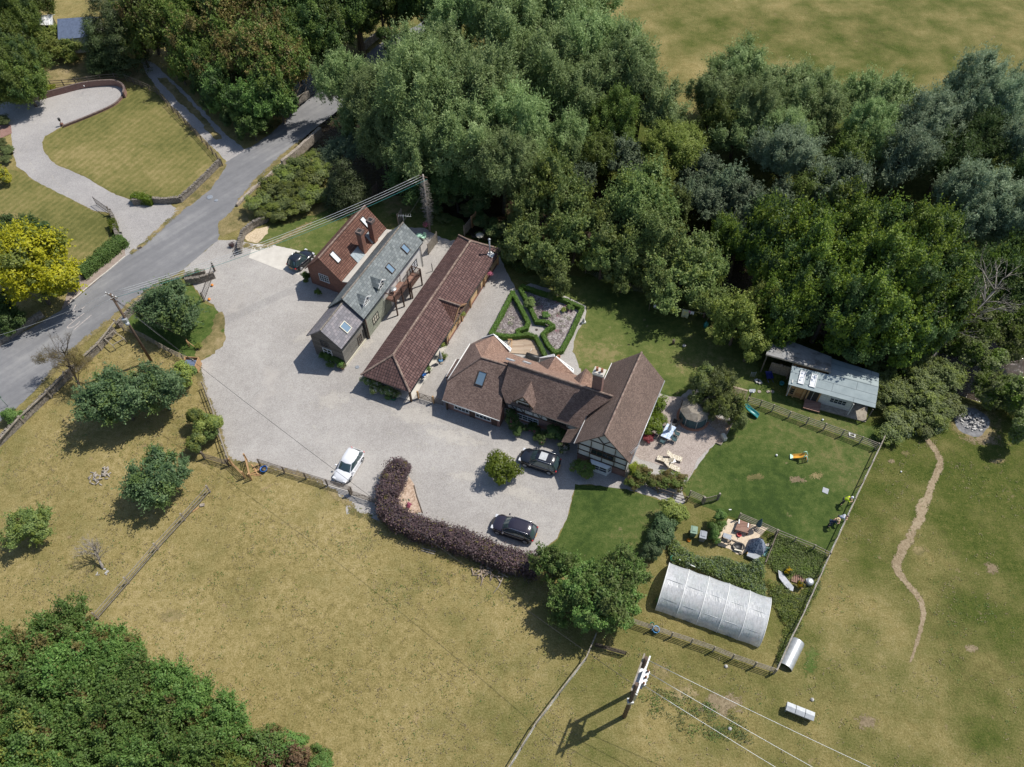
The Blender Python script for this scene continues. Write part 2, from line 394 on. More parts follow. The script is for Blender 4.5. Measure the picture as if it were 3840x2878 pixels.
M['ash']=plain('ash',(.24,.24,.245),(.10,.10,.105),.95,1.6,bmp=.5)
M['rubble']=plain('pale_rubble',(.55,.54,.52),(.28,.27,.26),.95,3,bmp=.3)
M['log']=plain('cut_log',(.42,.34,.25),(.2,.15,.11),.9,6,bmp=.3)
M['bark']=plain('bark',(.15,.12,.09),(.075,.06,.045),.95,6,bmp=.5)
M['bark_pale']=plain('bleached_bark',(.42,.38,.33),(.24,.21,.18),.95,6,bmp=.4)
M['lichen']=plain('lichen_twigs',(.26,.22,.13),(.15,.12,.07),.95,6)
M['bluefelt']=plain('blue_slate_roof',(.13,.17,.26),(.09,.12,.19),.7,3)
def _glass():
    mt,nt,bs=newmat('window_glass'); bs.inputs['Base Color'].default_value=(.02,.03,.035,1); bs.inputs['Roughness'].default_value=.08
    bs.inputs['Specular IOR Level'].default_value=.8; M['glass']=mt
    mt,nt,bs=newmat('skylight_glass'); bs.inputs['Base Color'].default_value=(.30,.42,.50,1); bs.inputs['Roughness'].default_value=.12; bs.inputs['Metallic'].default_value=.6; M['skyglass']=mt
    mt,nt,bs=newmat('blind_glass'); bs.inputs['Base Color'].default_value=(.78,.80,.82,1); bs.inputs['Roughness'].default_value=.25; M['blind']=mt
    mt,nt,bs=newmat('car_glass'); bs.inputs['Base Color'].default_value=(.06,.10,.11,1); bs.inputs['Roughness'].default_value=.05; bs.inputs['Metallic'].default_value=.3; bs.inputs['Coat Weight'].default_value=1; M['carglass']=mt
    # polythene: thin milky film with folds
    mt,nt,bs=newmat('polythene_film'); out=nt.nodes['Material Output']; w=coords(nt,'UV')
    f=noise(nt,coords(nt,'UV',(1,.35,1)),1.8,7,.75); f2=noise(nt,w,.6,5,.6)
    nt.links.new(ramp(nt,[(.3,(.82,.85,.90)),(.7,(.95,.96,.99))],f),bs.inputs['Base Color']); bs.inputs['Roughness'].default_value=.32; bs.inputs['Coat Weight'].default_value=.3
    tb=N(nt,'ShaderNodeBsdfTransparent'); tb.inputs[0].default_value=(.86,.88,.9,1)
    tl=N(nt,'ShaderNodeBsdfTranslucent'); tl.inputs[0].default_value=(.93,.95,.98,1)
    m1=N(nt,'ShaderNodeMixShader'); m1.inputs[0].default_value=.35; nt.links.new(bs.outputs[0],m1.inputs[1]); nt.links.new(tl.outputs[0],m1.inputs[2])
    m2=N(nt,'ShaderNodeMixShader'); nt.links.new(maprange(nt,f2,.3,.7,.18,.42),m2.inputs[0]); nt.links.new(m1.outputs[0],m2.inputs[1]); nt.links.new(tb.outputs[0],m2.inputs[2]); nt.links.new(m2.outputs[0],out.inputs[0])
    wv=N(nt,'ShaderNodeTexNoise'); wv.inputs['Scale'].default_value=2.2; wv.inputs['Detail'].default_value=5; nt.links.new(coords(nt,'UV',(3.2,.5,1),rz=.35),wv.inputs['Vector'])
    bump(nt,bs,wv.outputs['Fac'],.45,.2); M['poly']=mt
    # green roofing felt with sheet joints
    mt,nt,bs=newmat('roofing_felt'); uv=coords(nt,'UV')
    f=noise(nt,uv,1.1,6,.6); g=noise(nt,uv,40,2,.6)
    c=ramp(nt,[(.35,(.26,.31,.32)),(.65,(.34,.395,.40))],math_(nt,'ADD',math_(nt,'MULTIPLY',f,.8),math_(nt,'MULTIPLY',g,.2)))
    br=N(nt,'ShaderNodeTexBrick'); br.offset=.3; nt.links.new(uv,br.inputs[0]); br.inputs['Scale'].default_value=1; br.inputs['Brick Width'].default_value=7.7; br.inputs['Row Height'].default_value=.92; br.inputs['Mortar Size'].default_value=.022
    c=mix(nt,br.outputs['Fac'],c,(.12,.14,.15)); nt.links.new(c,bs.inputs['Base Color']); bs.inputs['Roughness'].default_value=.95; M['felt']=mt
    # corrugated iron
    mt,nt,bs=newmat('corrugated_iron'); uv=coords(nt,'UV')
    w=N(nt,'ShaderNodeTexWave'); w.wave_type='BANDS'; w.bands_direction='X'; w.inputs['Scale'].default_value=2.6; nt.links.new(uv,w.inputs[0])
    f=noise(nt,uv,.9,7,.7); c=ramp(nt,[(.35,(.20,.19,.18)),(.5,(.40,.40,.40)),(.68,(.50,.51,.52))],f)
    c=mix(nt,maprange(nt,w.outputs['Fac'],0,1,0,.35),c,(.16,.15,.14))
    nt.links.new(c,bs.inputs['Base Color']); bs.inputs['Roughness'].default_value=.6; bs.inputs['Metallic'].default_value=.2; bump(nt,bs,w.outputs['Fac'],1,.05); M['corr']=mt
    # asphalt
    mt,nt,bs=newmat('worn_asphalt'); w=coords(nt,'World')
    a=noise(nt,w,.12,5,.6); b=noise(nt,w,1.2,7,.7); g=noise(nt,w,14,3,.8); mp=N(nt,'ShaderNodeMapping'); mp.inputs['Scale'].default_value=(.05,.9,1); nt.links.new(coords(nt,'World',rz=R(-47)),mp.inputs[0]); sm=noise(nt,mp.outputs[0],1.0,5,.6)
    f=math_(nt,'ADD',math_(nt,'ADD',math_(nt,'MULTIPLY',a,.3),math_(nt,'MULTIPLY',b,.22)),math_(nt,'ADD',math_(nt,'MULTIPLY',g,.13),math_(nt,'MULTIPLY',sm,.35)))
    nt.links.new(ramp(nt,[(.40,(.150,.152,.160)),(.5,(.190,.191,.198)),(.61,(.265,.264,.262))],f),bs.inputs['Base Color']); bs.inputs['Roughness'].default_value=.92; bump(nt,bs,g,.3,.02); M['asphalt']=mt
    # river water
    mt,nt,bs=newmat('river_water'); w=coords(nt,'World'); bs.inputs['Base Color'].default_value=(.045,.032,.02,1); bs.inputs['Roughness'].default_value=.06
    f=noise(nt,w,3.2,6,.7); bump(nt,bs,f,1.0,.12); M['water']=mt
_glass()
def gravelmat(name,stops,s=14,patch=None):
    mt,nt,bs=newmat(name); w=coords(nt,'World')
    a=noise(nt,w,.09,6,.6); b=noise(nt,w,.9,7,.72); g=noise(nt,w,s,3,.85)
    vo=N(nt,'ShaderNodeTexVoronoi'); vo.inputs['Scale'].default_value=s*1.1; nt.links.new(w,vo.inputs['Vector'])
    bwc=N(nt,'ShaderNodeRGBToBW'); nt.links.new(vo.outputs['Color'],bwc.inputs[0])
    f=math_(nt,'ADD',math_(nt,'ADD',math_(nt,'MULTIPLY',a,.40),math_(nt,'MULTIPLY',b,.18)),math_(nt,'ADD',math_(nt,'MULTIPLY',g,.22),math_(nt,'MULTIPLY',bwc.outputs[0],.20)))
    k=len(stops); c=ramp(nt,[(.40+.20*i/(k-1),q) for i,q in enumerate(stops)],f)
    if patch:
        n3=noise(nt,w,.16,6,.62); c=mix(nt,maprange(nt,n3,patch[1],patch[1]+.1,0,.55),c,patch[0])
    nt.links.new(c,bs.inputs['Base Color']); bs.inputs['Roughness'].default_value=.95; bs.inputs['Specular IOR Level'].default_value=.2
    bump(nt,bs,g,.6,.04); return mt
M['gravel']=gravelmat('yard_gravel',[(.275,.258,.243),(.355,.336,.315),(.44,.42,.395)],14,((.43,.40,.365),.60))
M['worn_gravel']=gravelmat('worn_gravel',[(.34,.315,.285),(.41,.385,.35),(.48,.455,.415)],14)
M['gravel_blue']=gravelmat('drive_gravel',[(.27,.26,.255),(.34,.325,.315),(.42,.40,.385)],12)
M['gravel_pink']=gravelmat('patio_gravel',[(.24,.20,.175),(.33,.28,.25),(.43,.37,.33)],11)
M['bark_chip']=gravelmat('bark_chippings',[(.30,.21,.15),(.44,.33,.25),(.55,.44,.35)],6)
M['straw']=gravelmat('buff_gravel',[(.42,.33,.22),(.54,.44,.30),(.62,.52,.38)],8)
M['mulch']=gravelmat('slate_mulch',[(.10,.085,.085),(.22,.19,.185),(.42,.39,.38)],7)
M['sand']=gravelmat('play_sand',[(.50,.40,.29),(.58,.48,.36),(.65,.55,.42)],8)
M['soil']=gravelmat('bare_soil',[(.16,.125,.075),(.22,.172,.105),(.29,.235,.15)],7)
M['pathdirt']=gravelmat('trodden_earth',[(.195,.15,.09),(.265,.205,.13),(.335,.27,.18)],7)
DRY=[(.155,.13,.046),(.235,.192,.074),(.305,.246,.106),(.395,.32,.165)]
GRN=[(.033,.054,.009),(.060,.083,.015),(.092,.106,.024),(.155,.142,.048)]
M['lawn']=grass('mown_lawn',[(.035,.062,.014),(.058,.092,.020),(.09,.12,.032),(.165,.155,.06)],.10,1.3,11,bare=((.26,.20,.12),.64),weight=(.42,.33,.25))
M['lawn_lush']=grass('watered_lawn',[(.042,.075,.015),(.070,.112,.024),(.105,.14,.036),(.17,.17,.065)],.14,1.6,11,weight=(.4,.35,.25))
M['lawn_garden']=grass('garden_lawn',[(.055,.085,.02),(.09,.12,.03),(.13,.15,.045),(.235,.20,.09)],.10,1.3,11,bare=((.30,.24,.14),.62))
M['lawn_striped']=grass('striped_lawn',[(.105,.11,.032),(.155,.15,.048),(.205,.18,.065),(.28,.23,.10)],.07,1.0,9,stripes=(R(28),.38,.042),bare=((.33,.26,.15),.66))
M['verge']=grass('dry_verge',[(.12,.115,.045),(.19,.16,.07),(.26,.21,.10),(.34,.27,.15)],.3,1.6,9)
M_SRC.update(M)
# ---------------------------------------------------------------- ground
RIVER=[F(560,80),F(700,250),F(800,380),F(1000,440),F(1160,450),F(1295,448),F(1450,515),F(1600,596),F(1850,668),F(2000,735),F(2120,785),F(2300,800),F(2600,780)]
def seg_dist(x,y,path):
    best=1e9
    for a,b in zip(path[:-1],path[1:]):
        dx,dy=b.x-a.x,b.y-a.y; L=dx*dx+dy*dy
        t=max(0,min(1,((x-a.x)*dx+(y-a.y)*dy)/L)); d=math.hypot(x-a.x-t*dx,y-a.y-t*dy)
        if d<best: best=d
    return best
def relief(x,y):
    if not(-90<x<110 and 40<y<140): return 0.0
    d=seg_dist(x,y,RIVER)
    if d>7: return 0.0
    if d<3.2: return -1.7
    t=(7-d)/3.8; return -1.7*t*t*(3-2*t)
# how green (1) or parched (0) the turf is: control points read off the field, blended by distance
GC=[(1400,400,.95),(1700,450,.95),(2000,500,.95),(1300,300,.9),(1600,350,.9),(2150,700,.9),(2100,1000,.8),(2180,1080,.85),(1250,450,.9),(100,1150,.22),(250,1250,.12),(120,900,.15),(200,1000,.12),(450,930,.16),(700,1250,.10),(560,1150,.08),(850,1500,.12),(950,1350,.2),(500,1400,.12),(800,1600,.1),
 (1100,1400,.3),(1150,1600,.42),(1300,1450,.5),(1300,1600,.42),(1480,1480,.24),(1600,1600,.36),(1600,1440,.5),(1750,1500,.52),(1900,1400,.5),(2000,1550,.5),(2150,1500,.55),
 (1900,1150,.62),(1850,1300,.42),(2050,1000,.78),(2120,1150,.8),(2150,1350,.66),(1980,1180,.6),(1650,1100,.8),(1780,1050,.85),(1450,1130,.5),(1440,1200,.45),(1500,1330,.4),
 (1500,60,.62),(1700,80,.6),(1900,130,.66),(1350,60,.5),(1390,150,.33),(1450,190,.35),(2000,30,.6),(2150,100,.5),(1700,10,.5),(1300,10,.35),(2180,180,.62),
 (300,230,.35),(250,160,.18),(560,470,.35),(800,500,.5),(1200,600,.7),(1500,700,.8),(1700,850,.9),(900,250,.6),(600,250,.25),(60,900,.3),(640,500,.5)]
GCW=[(F(a,b),c) for a,b,c in GC]
def greenness(x,y):
    s=w=0
    for p,c in GCW:
        d2=(p.x-x)**2+(p.y-y)**2+4; k=1/(d2*d2); s+=k*min(1,c*1.05); w+=k
    return s/w
def make_ground():
    xs=sorted(set([-3000,-1500,-700,-350,-220,-160]+[i*1.0 for i in range(-112,113)]+[160,220,350,700,1500,3000]))
    ys=sorted(set([-2000,-900,-400,-150,-60,-25]+[i*1.0 for i in range(-4,146)]+[165,200,260,380,700,1500,3500]))
    V=[];gr=[]
    for y in ys:
        for x in xs:
            V.append((x,y,relief(x,y))); gr.append(greenness(x,y))
    nx=len(xs); Fs=[(j*nx+i,j*nx+i+1,(j+1)*nx+i+1,(j+1)*nx+i) for j in range(len(ys)-1) for i in range(nx-1)]
    me=bpy.data.meshes.new('ground'); me.from_pydata(V,[],Fs)
    at=me.attributes.new('green','FLOAT','POINT'); at.data.foreach_set('value',gr)
    mt,nt,bs=newmat('field_grass'); w=coords(nt,'World')
    a=noise(nt,w,.07,7,.62); b=noise(nt,w,1.5,7,.75); c=noise(nt,w,7,4,.8); e=noise(nt,w,.22,6,.6)
    f=math_(nt,'ADD',math_(nt,'ADD',math_(nt,'MULTIPLY',a,.2),math_(nt,'MULTIPLY',b,.38)),math_(nt,'MULTIPLY',c,.42))
    def rp(st): k=len(st); return ramp(nt,[(.425+.16*i/(k-1),q) for i,q in enumerate(st)],f)
    A=N(nt,'ShaderNodeAttribute'); A.attribute_name='green'
    g=math_(nt,'ADD',A.outputs['Fac'],math_(nt,'ADD',math_(nt,'MULTIPLY',math_(nt,'SUBTRACT',e,.5),1.5),math_(nt,'MULTIPLY',math_(nt,'SUBTRACT',b,.5),1.0)))
    col=mix(nt,maprange(nt,g,.15,.85),rp(DRY),rp(GRN))
    n3=noise(nt,w,.5,8,.72); col=mix(nt,maprange(nt,n3,.63,.70,0,.6),col,(.31,.22,.145))
    nt.links.new(col,bs.inputs['Base Color']); bs.inputs['Roughness'].default_value=.95; bs.inputs['Specular IOR Level'].default_value=.12
    bump(nt,bs,math_(nt,'ADD',b,math_(nt,'MULTIPLY',c,.7)),.7,.14)
    me.materials.append(mt); o=bpy.data.objects.new('ground',me); COL.objects.link(o); tag(o,kind='structure')
make_ground()
def rough_outline(pts, amp=.12, step=.5, seed=0, closed=True):
    out=[]; n=len(pts)
    for i in range(n if closed else n-1):
        a,b=pts[i],pts[(i+1)%n]; L=(b-a).length; k=max(1,int(L/step)); nn=Vector((-(b-a).y,(b-a).x,0)); nn=nn.normalized() if nn.length>0 else nn
        for j in range(k):
            p=a.lerp(b,j/k); d=mn.noise(Vector((p.x*1.7,p.y*1.7,seed)))*amp*1.5+mn.noise(Vector((p.x*.5,p.y*.5,seed+9)))*amp*1.5
            out.append(p+nn*d)
    return out
def smooth_path(pts, k=6, closed=False):
    n=len(pts); out=[]
    rng=range(n) if closed else range(n-1)
    for i in rng:
        p0=pts[(i-1)%n] if closed or i>0 else pts[0]; p1=pts[i]; p2=pts[(i+1)%n]; p3=pts[(i+2)%n] if closed or i+2<n else pts[-1]
        for j in range(k):
            t=j/k; out.append(.5*((2*p1)+(p2-p0)*t+(2*p0-5*p1+4*p2-p3)*t*t+(3*p1-p0-3*p2+p3)*t**3))
    if not closed: out.append(pts[-1])
    return out
from mathutils.geometry import tessellate_polygon
def sheet(name, pts, z, mat, amp=.1, kind='structure', smooth=False, seed=0, label=None, cat=None):
    P=[Vector((p.x,p.y,0)) for p in pts]
    if smooth: P=smooth_path(P,5,True)
    P=rough_outline(P,amp,.4,seed) if amp else P
    tri=tessellate_polygon([P]); b=MB(); vs=[Vector((p.x,p.y,z+max(-.0,0))) for p in P]
    b.mesh(vs,[list(t) for t in tri])
    for k,f in enumerate(b.f):
        a,c,d=[b.v[i] for i in f]
        if (c-a).cross(d-a).z<0: f.reverse()
    o=b.build(name,mat); tag(o,label,cat,None,kind); return o
def S(*xy): return [G(x,y) for x,y in xy]
def Z(x0,y0,s,*xy,z=0): return [G(x0+x*s,y0+y*s,z) for x,y in xy]
yard=S((880,900),(1000,925),(1300,800),(1560,850),(1640,840),(1700,900),(1860,940),(1900,1020),(1935,1090),(2000,1060),(2180,1130),(2230,1180),(2190,1240),(2165,1330),(2180,1400),(2260,1420),(2330,1440),(2560,1440),(2640,1470),(2770,1560),(2745,1595),(2664,1686),(2604,1764),(2582,1798),(2560,1840),(2570,1880),(2545,1905),(2460,1868),(2350,1835),(2250,1820),(2155,1815),(2150,1850),(2130,1920),(2090,2020),(2030,2070),(1960,2115),(1800,2065),(1700,2020),(1560,1970),(1480,1940),(1420,1950),(1330,1920),(1300,1930),(1300,1880),(1150,1790),(1000,1755),(950,1740),(870,1735),(840,1690),(820,1610),(795,1540),(765,1470),(748,1400),(735,1362),(790,1338),(830,1290),(846,1240),(838,1190),(800,1145),(770,1130),(700,1040),(690,1009),(760,950),(815,903))
sheet('yard',yard,.008,M['gravel'],.10)
road_up=[(-260,1420),(0,1290),(120,1230),(232,1163),(350,1060),(470,963),(560,900),(620,840),(676,791),(770,700),(850,608),(930,560),(1000,514),(1163,369),(1290,270),(1380,200),(1461,136),(1564,98),(1680,0)]
road_lo=[(1780,20),(1575,150),(1500,190),(1440,240),(1330,370),(1179,483),(1000,640),(883,772),(815,903),(690,1009),(530,1110),(400,1212),(290,1303),(97,1500),(-200,1760)]
sheet('road',S(*road_up,*road_lo),.016,M['asphalt'],.07)
# raised edge strip (kerb and narrow pavement) along the far side of the road
pv=Z(0,700,.4826,(975,540),(968,430),(900,470),(700,690),(540,800),(480,965),(700,780))
sheet('pavement',[pv[0],pv[1],pv[2],pv[3],pv[4],pv[5],pv[6]],.10,plain('worn_pavement',(.33,.27,.23),(.25,.2,.17),.95,2),.04)
kb=MB(); kp=rough_outline(S((470,963),(420,1006),(350,1062),(290,1112),(232,1163)),.02,.9,3,False)
for a,b2 in zip(kp[:-1],kp[1:]): kb.beam(a+Vector((0,0,.05)),b2.lerp(a,.02)+Vector((0,0,.05)),.12,.13)
tag(kb.build('kerb',M['concrete']),kind='structure')
# white road marking, worn
def stroke(pts,w,z): 
    b=[]; 
    for i,p in enumerate(pts):
        t=(pts[min(i+1,len(pts)-1)]-pts[max(i-1,0)]).normalized(); n=Vector((-t.y,t.x,0)); b.append((p+n*w/2,p-n*w/2))
    return b
wm=newmat('worn_road_paint'); _m,_nt,_bs=wm; _f=noise(_nt,coords(_nt,'World'),5,6,.8)
_nt.links.new(ramp(_nt,[(.42,(.30,.28,.27)),(.62,(.55,.48,.45))],_f),_bs.inputs['Base Color']); _bs.inputs['Roughness'].default_value=.9
def marking(pts,w=.1):
    P=[Vector((p.x,p.y,.022)) for p in pts]; b=MB(); q=stroke(P,w,0)
    for (a,c),(d,e) in zip(q[:-1],q[1:]): b.face([a,c,e,d])
    for f in b.f:
        a,c,d=[b.v[i] for i in f[:3]]
        if (c-a).cross(d-a).z<0: f.reverse()
    return b
mk=MB()
for pts in (((655,985),(530,1085),(545,1100),(590,1080),(620,1050)),((710,1000),(575,1115)),((660,935),(600,975),(575,965)),((590,920),(560,975)),((585,1015),(560,1030),(565,1045))):
    q=marking(smooth_path(Z(0,700,.4826,*pts),4),.11); mk.mesh(q.v,q.f)
tag(mk.build('road_marking',_m),kind='structure')
# drive on the far side of the road
dr=Z(0,0,.4826,(1015,1558),(850,1490),(650,1370),(430,1280),(345,1190),(325,1110),(350,1060),(480,985),(700,905),(880,820),(960,740),(975,680),(930,648),(850,640),(660,660),(480,710),(280,775),(110,790),(-200,830),(-200,920),(60,905),(80,1000),(100,1180),(130,1290),(250,1390),(430,1500),(600,1570),(740,1640),(860,1660))+S((440,860),(463,907),(470,963),(531,922),(610,850),(676,791),(640,770))
sheet('driveway',dr,.012,M['gravel_blue'],.08)
lw=Z(0,0,.4826,(1015,1552),(850,1484),(650,1364),(434,1275),(349,1187),(330,1110),(356,1062),(483,991),(705,910),(885,826),(967,745),(985,690),(1060,660),(1180,680),(1230,740),(1350,880),(1500,1040),(1620,1160),(1700,1250),(1600,1380),(1480,1480),(1385,1550),(1180,1560))
sheet('lawn',lw,.018,M['lawn_striped'],.05)
sheet('lawn',S((-160,600),(60,640),(130,680),(250,740),(352,795),(410,812),(432,880),(405,925),(300,1040),(240,1010),(150,860),(60,800),(-160,780)),.02,M['lawn_striped'],.12)
sheet('verge',Z(0,0,.4826,(1715,1255),(1760,1280),(1740,1330),(1640,1470),(1480,1600),(1360,1640),(1400,1560),(1600,1400)),.021,M['verge'],.12)
sheet('verge',Z(0,0,.4826,(340,560),(400,520),(700,480),(1000,490),(1130,560),(1200,640),(1180,690),(1010,640),(900,610),(700,620),(450,690),(360,660)),.010,M['verge'],.15)
tr=Z(0,0,.4826,(1080,430),(1130,560),(1230,700),(1340,830),(1500,990),(1640,1130),(1720,1220),(1762,1262),(1850,1240),(2000,1130),(1900,1160),(1760,1050),(1580,860),(1420,700),(1300,590),(1200,500))
sheet('track',tr,.012,M['gravel_blue'],.12)
sheet('verge',Z(0,0,.4826,(1210,600),(1290,690),(1400,800),(1500,890),(1580,980),(1680,1090),(1730,1080),(1660,1000),(1590,910),(1480,800),(1390,710),(1290,610)),.019,M['verge'],.18,seed=5)
# yard-side lawns
sheet('lawn',S((462,1212),(560,1120),(700,1046),(765,1135),(800,1151),(832,1192),(840,1240),(824,1288),(786,1334),(735,1356),(600,1290)),.019,M['lawn_lush'],.08)
sheet('bare_patch',Z(0,700,.4826,(1560,1350),(1690,1280),(1735,1170),(1745,1050),(1720,960),(1650,1040),(1640,1140),(1560,1200),(1520,1290)),.0225,M['verge'],.35,smooth=True)
sheet('lawn',S((965,905),(985,855),(1080,838),(1200,800),(1330,740),(1500,735),(1740,825),(1760,870),(1690,905),(1590,860),(1520,850),(1440,870),(1350,820),(1190,960),(1110,938)),.019,M['lawn_garden'],.15)
sheet('buff_gravel',S((915,885),(960,860),(1010,850),(1000,875),(965,915),(930,905)),.023,M['straw'],.15)
sheet('verge',Z(0,700,.4826,(1690,370),(1700,290),(1810,170),(1900,180),(1960,290),(1860,330),(1730,390)),.0265,M['verge'],.15)
sheet('concrete_pad',S((950,916),(1020,920),(1150,948),(1120,1032),(1040,1010),(934,968)),.026,M['concrete'],.02)
sheet('lawn',S((1940,1045),(2010,1030),(2150,1035),(2300,1050),(2440,1070),(2640,1160),(2760,1240),(2830,1320),(2850,1400),(2790,1470),(2700,1450),(2580,1460),(2540,1500),(2500,1485),(2400,1440),(2290,1400),(2230,1420),(2175,1380),(2150,1320),(2155,1270),(2195,1190),(2200,1150),(2060,1085)),.017,M['lawn_garden'],.10)
sheet('lawn',S((2760,1470),(2850,1420),(2920,1480),(3100,1560),(3260,1600),(3330,1590),(3290,1680),(3115,2072),(2960,2015),(2800,1965),(2700,1925),(2590,1880),(2555,1838),(2584,1799),(2606,1768),(2662,1688),(2745,1595),(2772,1560)),.0145,M['lawn'],.08)
sheet('lawn',S((2157,1818),(2250,1824),(2350,1838),(2460,1872),(2530,1905),(2500,1950),(2440,2030),(2390,2120),(2300,2190),(2150,2150),(2060,2080),(2040,2065),(2094,2022),(2134,1922),(2152,1852)),.018,M['lawn_lush' if False else 'lawn'],.08,seed=3)
# patio and its chippings bed
pat=Z(2400,1480,.504,(150,10),(330,20),(545,155),(690,210),(600,370),(565,355),(500,420),(420,490),(400,560),(360,625),(330,620),(250,560),(0,480),(-60,430),(60,200))
sheet('patio',pat,.022,M['gravel_pink'],.08)
chips=Z(2400,1480,.504,(430,190),(545,155),(690,215),(600,370),(563,352),(600,290),(520,230))
sheet('bark_chippings',chips,.027,M['bark_chip'],.06)
sheet('deck',Z(1640,1230,.4728,(560,95),(700,85),(770,110),(850,190),(835,225),(700,215),(560,200)),.10,M['deckwood'],0)
HEDL=Z(1800,800,.4521,(270,650),(340,780),(400,900),(385,945),(310,970),(325,1010),(200,1015),(90,990),(180,830),z=.6)
HEDR=Z(1800,800,.4521,(335,620),(400,740),(470,890),(560,900),(610,930),(560,960),(520,1000),(560,1080),(620,1150),(680,1130),(760,980),(850,780),(720,720),(500,650),(350,600),z=.6)
sheet('flower_bed',HEDL,.03,M['mulch'],0); sheet('flower_bed',HEDR,.03,M['mulch'],0)
# play area
sheet('sand',Z(2480,1900,.4724,(530,95),(640,125),(850,170),(770,250),(700,300),(680,350),(640,385),(600,380),(540,340),(455,310),(440,270)),.020,M['sand'],.06)
sheet('soil',Z(2480,1900,.4724,(1040,545),(1150,560),(1170,640),(1120,660),(1060,600),(1000,580)),.02,M['soil'],.15)
# trodden path over the pasture
pc=[((945,240),42),((990,310),50),((1050,390),60),((1090,480),62),((1070,560),58),((1030,640),56),((1000,740),62),((955,830),95),((930,920),80),((880,1010),62),((850,1080),72),((800,1150),80),((775,1215),64),((745,1290),84),((800,1390),56),((880,1480),52),((950,1590),46),((952,1700),38),((925,1830),30),((885,1960),24),((850,2060),10)]
cp=smooth_path(Z(3000,1500,.4825,*[q[0] for q in pc]),6); wid=[]
for i in range(len(pc)-1):
    for j in range(6): wid.append(pc[i][1]+(pc[i+1][1]-pc[i][1])*j/6)
wid.append(pc[-1][1]); L_,R_=[],[]
for i,p in enumerate(cp):
    t=(cp[min(i+1,len(cp)-1)]-cp[max(i-1,0)]).normalized(); n=Vector((-t.y,t.x,0)); w=wid[i]*.4825*.0265/2*(1+.5*mn.noise(p*1.4))
    L_.append(p+n*w); R_.append(p-n*w)
softribbon('footpath',cp,[w_*.4825*.0265*1.5 for w_ in wid],.011,'pathdirt',.8)
def blob(px,py,rx,ry,n=22,seed=0,amp=.18):
    c=G(px,py); k=mpp(c); out=[]
    for i in range(n):
        a=2*math.pi*i/n; q=1+amp*math.sin(3*a+seed)+amp*.6*math.sin(5*a+seed*2.3)
        out.append(c+Vector((math.cos(a)*rx*k*q,math.sin(a)*ry*k*1.15*q,0)))
    return out
sheet('ash_patch',blob(3643,1580,66,58,24,1,.08),.013,M['ash'],.15)
softblob('scorched_grass',G(3650,1585),3.4,3.0,.009,'verge',1.1)
for i,(x,y,a,b) in enumerate([(3450,2065,30,14),(3722,2130,26,18),(3060,1785,26,12),(3255,2710,40,22),(2560,2600,50,26),(2700,2640,80,34),(640,2310,44,22),(3640,2430,24,12),(3395,1700,16,8),(3340,1730,14,8),(2830,1790,30,12),(2990,1800,30,12),(3740,1730,30,8),(3690,1650,60,22),(2480,2520,40,26)]):
    c_=G(x,y); k_=mpp(c_); softblob('bare_patch',c_,a*k_*1.5,b*k_*1.9,(.0085 if y>2120 or x>3320 else .0175)+.0003*i,'soil' if i%2 else 'verge',.85)
for i,(x,y,a,b,r_) in enumerate([(1560,1560,150,40,-.3),(1430,1480,100,26,-.5),(1700,1640,140,30,-.3),(1250,1500,90,40,.2),(1960,1850,120,26,-.4),(1150,1260,60,26,.6),(1760,1790,90,22,-.2),(1380,1290,50,14,1.0)]):
    c_=G(x,y); k_=mpp(c_); softblob('worn_gravel',c_,a*k_*1.3,b*k_*1.7,.0115+.0003*i,'worn_gravel',.82,r_)
# wheel tracks swung by cars from the road mouth to the parking places
def track_pair(pts,z,w=.8,gap=1.5,base='worn_gravel',st=.36):
    P=smooth_path([G(x,y) for x,y in pts],7)
    for s in (-1,1):
        Q=[]
        for i,p in enumerate(P):
            t=(P[min(i+1,len(P)-1)]-P[max(i-1,0)]).normalized(); Q.append(p+Vector((-t.y,t.x,0))*s*gap/2)
        softribbon('wheel_track',Q,w,z,base,st)
track_pair([(780,950),(900,1080),(980,1250),(1060,1450),(1180,1650),(1290,1740)],.0145)
track_pair([(800,940),(960,1050),(1100,1250),(1300,1480),(1550,1640),(1800,1720),(1950,1760)],.0150)
track_pair([(1400,1560),(1600,1700),(1760,1850),(1900,1950),(2000,2010)],.0155)
track_pair([(470,872),(420,850),(300,780),(190,690),(120,560),(160,440),(300,380),(420,350)],.016)
# river
wt=[]; 
for s in (1,-1):
    row=[]
    for i,p in enumerate(RIVER):
        t=(RIVER[min(i+1,len(RIVER)-1)]-RIVER[max(i-1,0)]).normalized(); n=Vector((-t.y,t.x,0)); row.append(p+n*5.5*s)
    wt.append(row)
b=MB()
for i in range(len(RIVER)-1):
    b.face([wt[1][i]-Vector((0,0,1.15)),wt[1][i+1]-Vector((0,0,1.15)),wt[0][i+1]-Vector((0,0,1.15)),wt[0][i]-Vector((0,0,1.15))])
tag(b.build('river',M['water']),kind='structure')

for pts in ([(735,1362),(748,1400),(765,1470),(795,1540),(820,1610),(840,1690),(870,1735),(950,1742),(1000,1757),(1150,1792),(1300,1884),(1330,1922),(1420,1950)],[(470,963),(531,922),(610,850),(676,791),(770,700),(850,608)],[(97,1500),(290,1303),(400,1212),(530,1110),(690,1009)],[(883,772),(940,705),(1000,640),(1179,483)],[(1245,780),(1000,925),(880,900)]):
    P=smooth_path([G(x,y) for x,y in pts],6); softribbon('verge',P,1.5,.0275,'verge',.62)
sheet('lawn',[F(x,y) for x,y in ((270,-60),(345,-60),(350,30),(290,48),(262,30))],.02,M['lawn_lush'],.3)
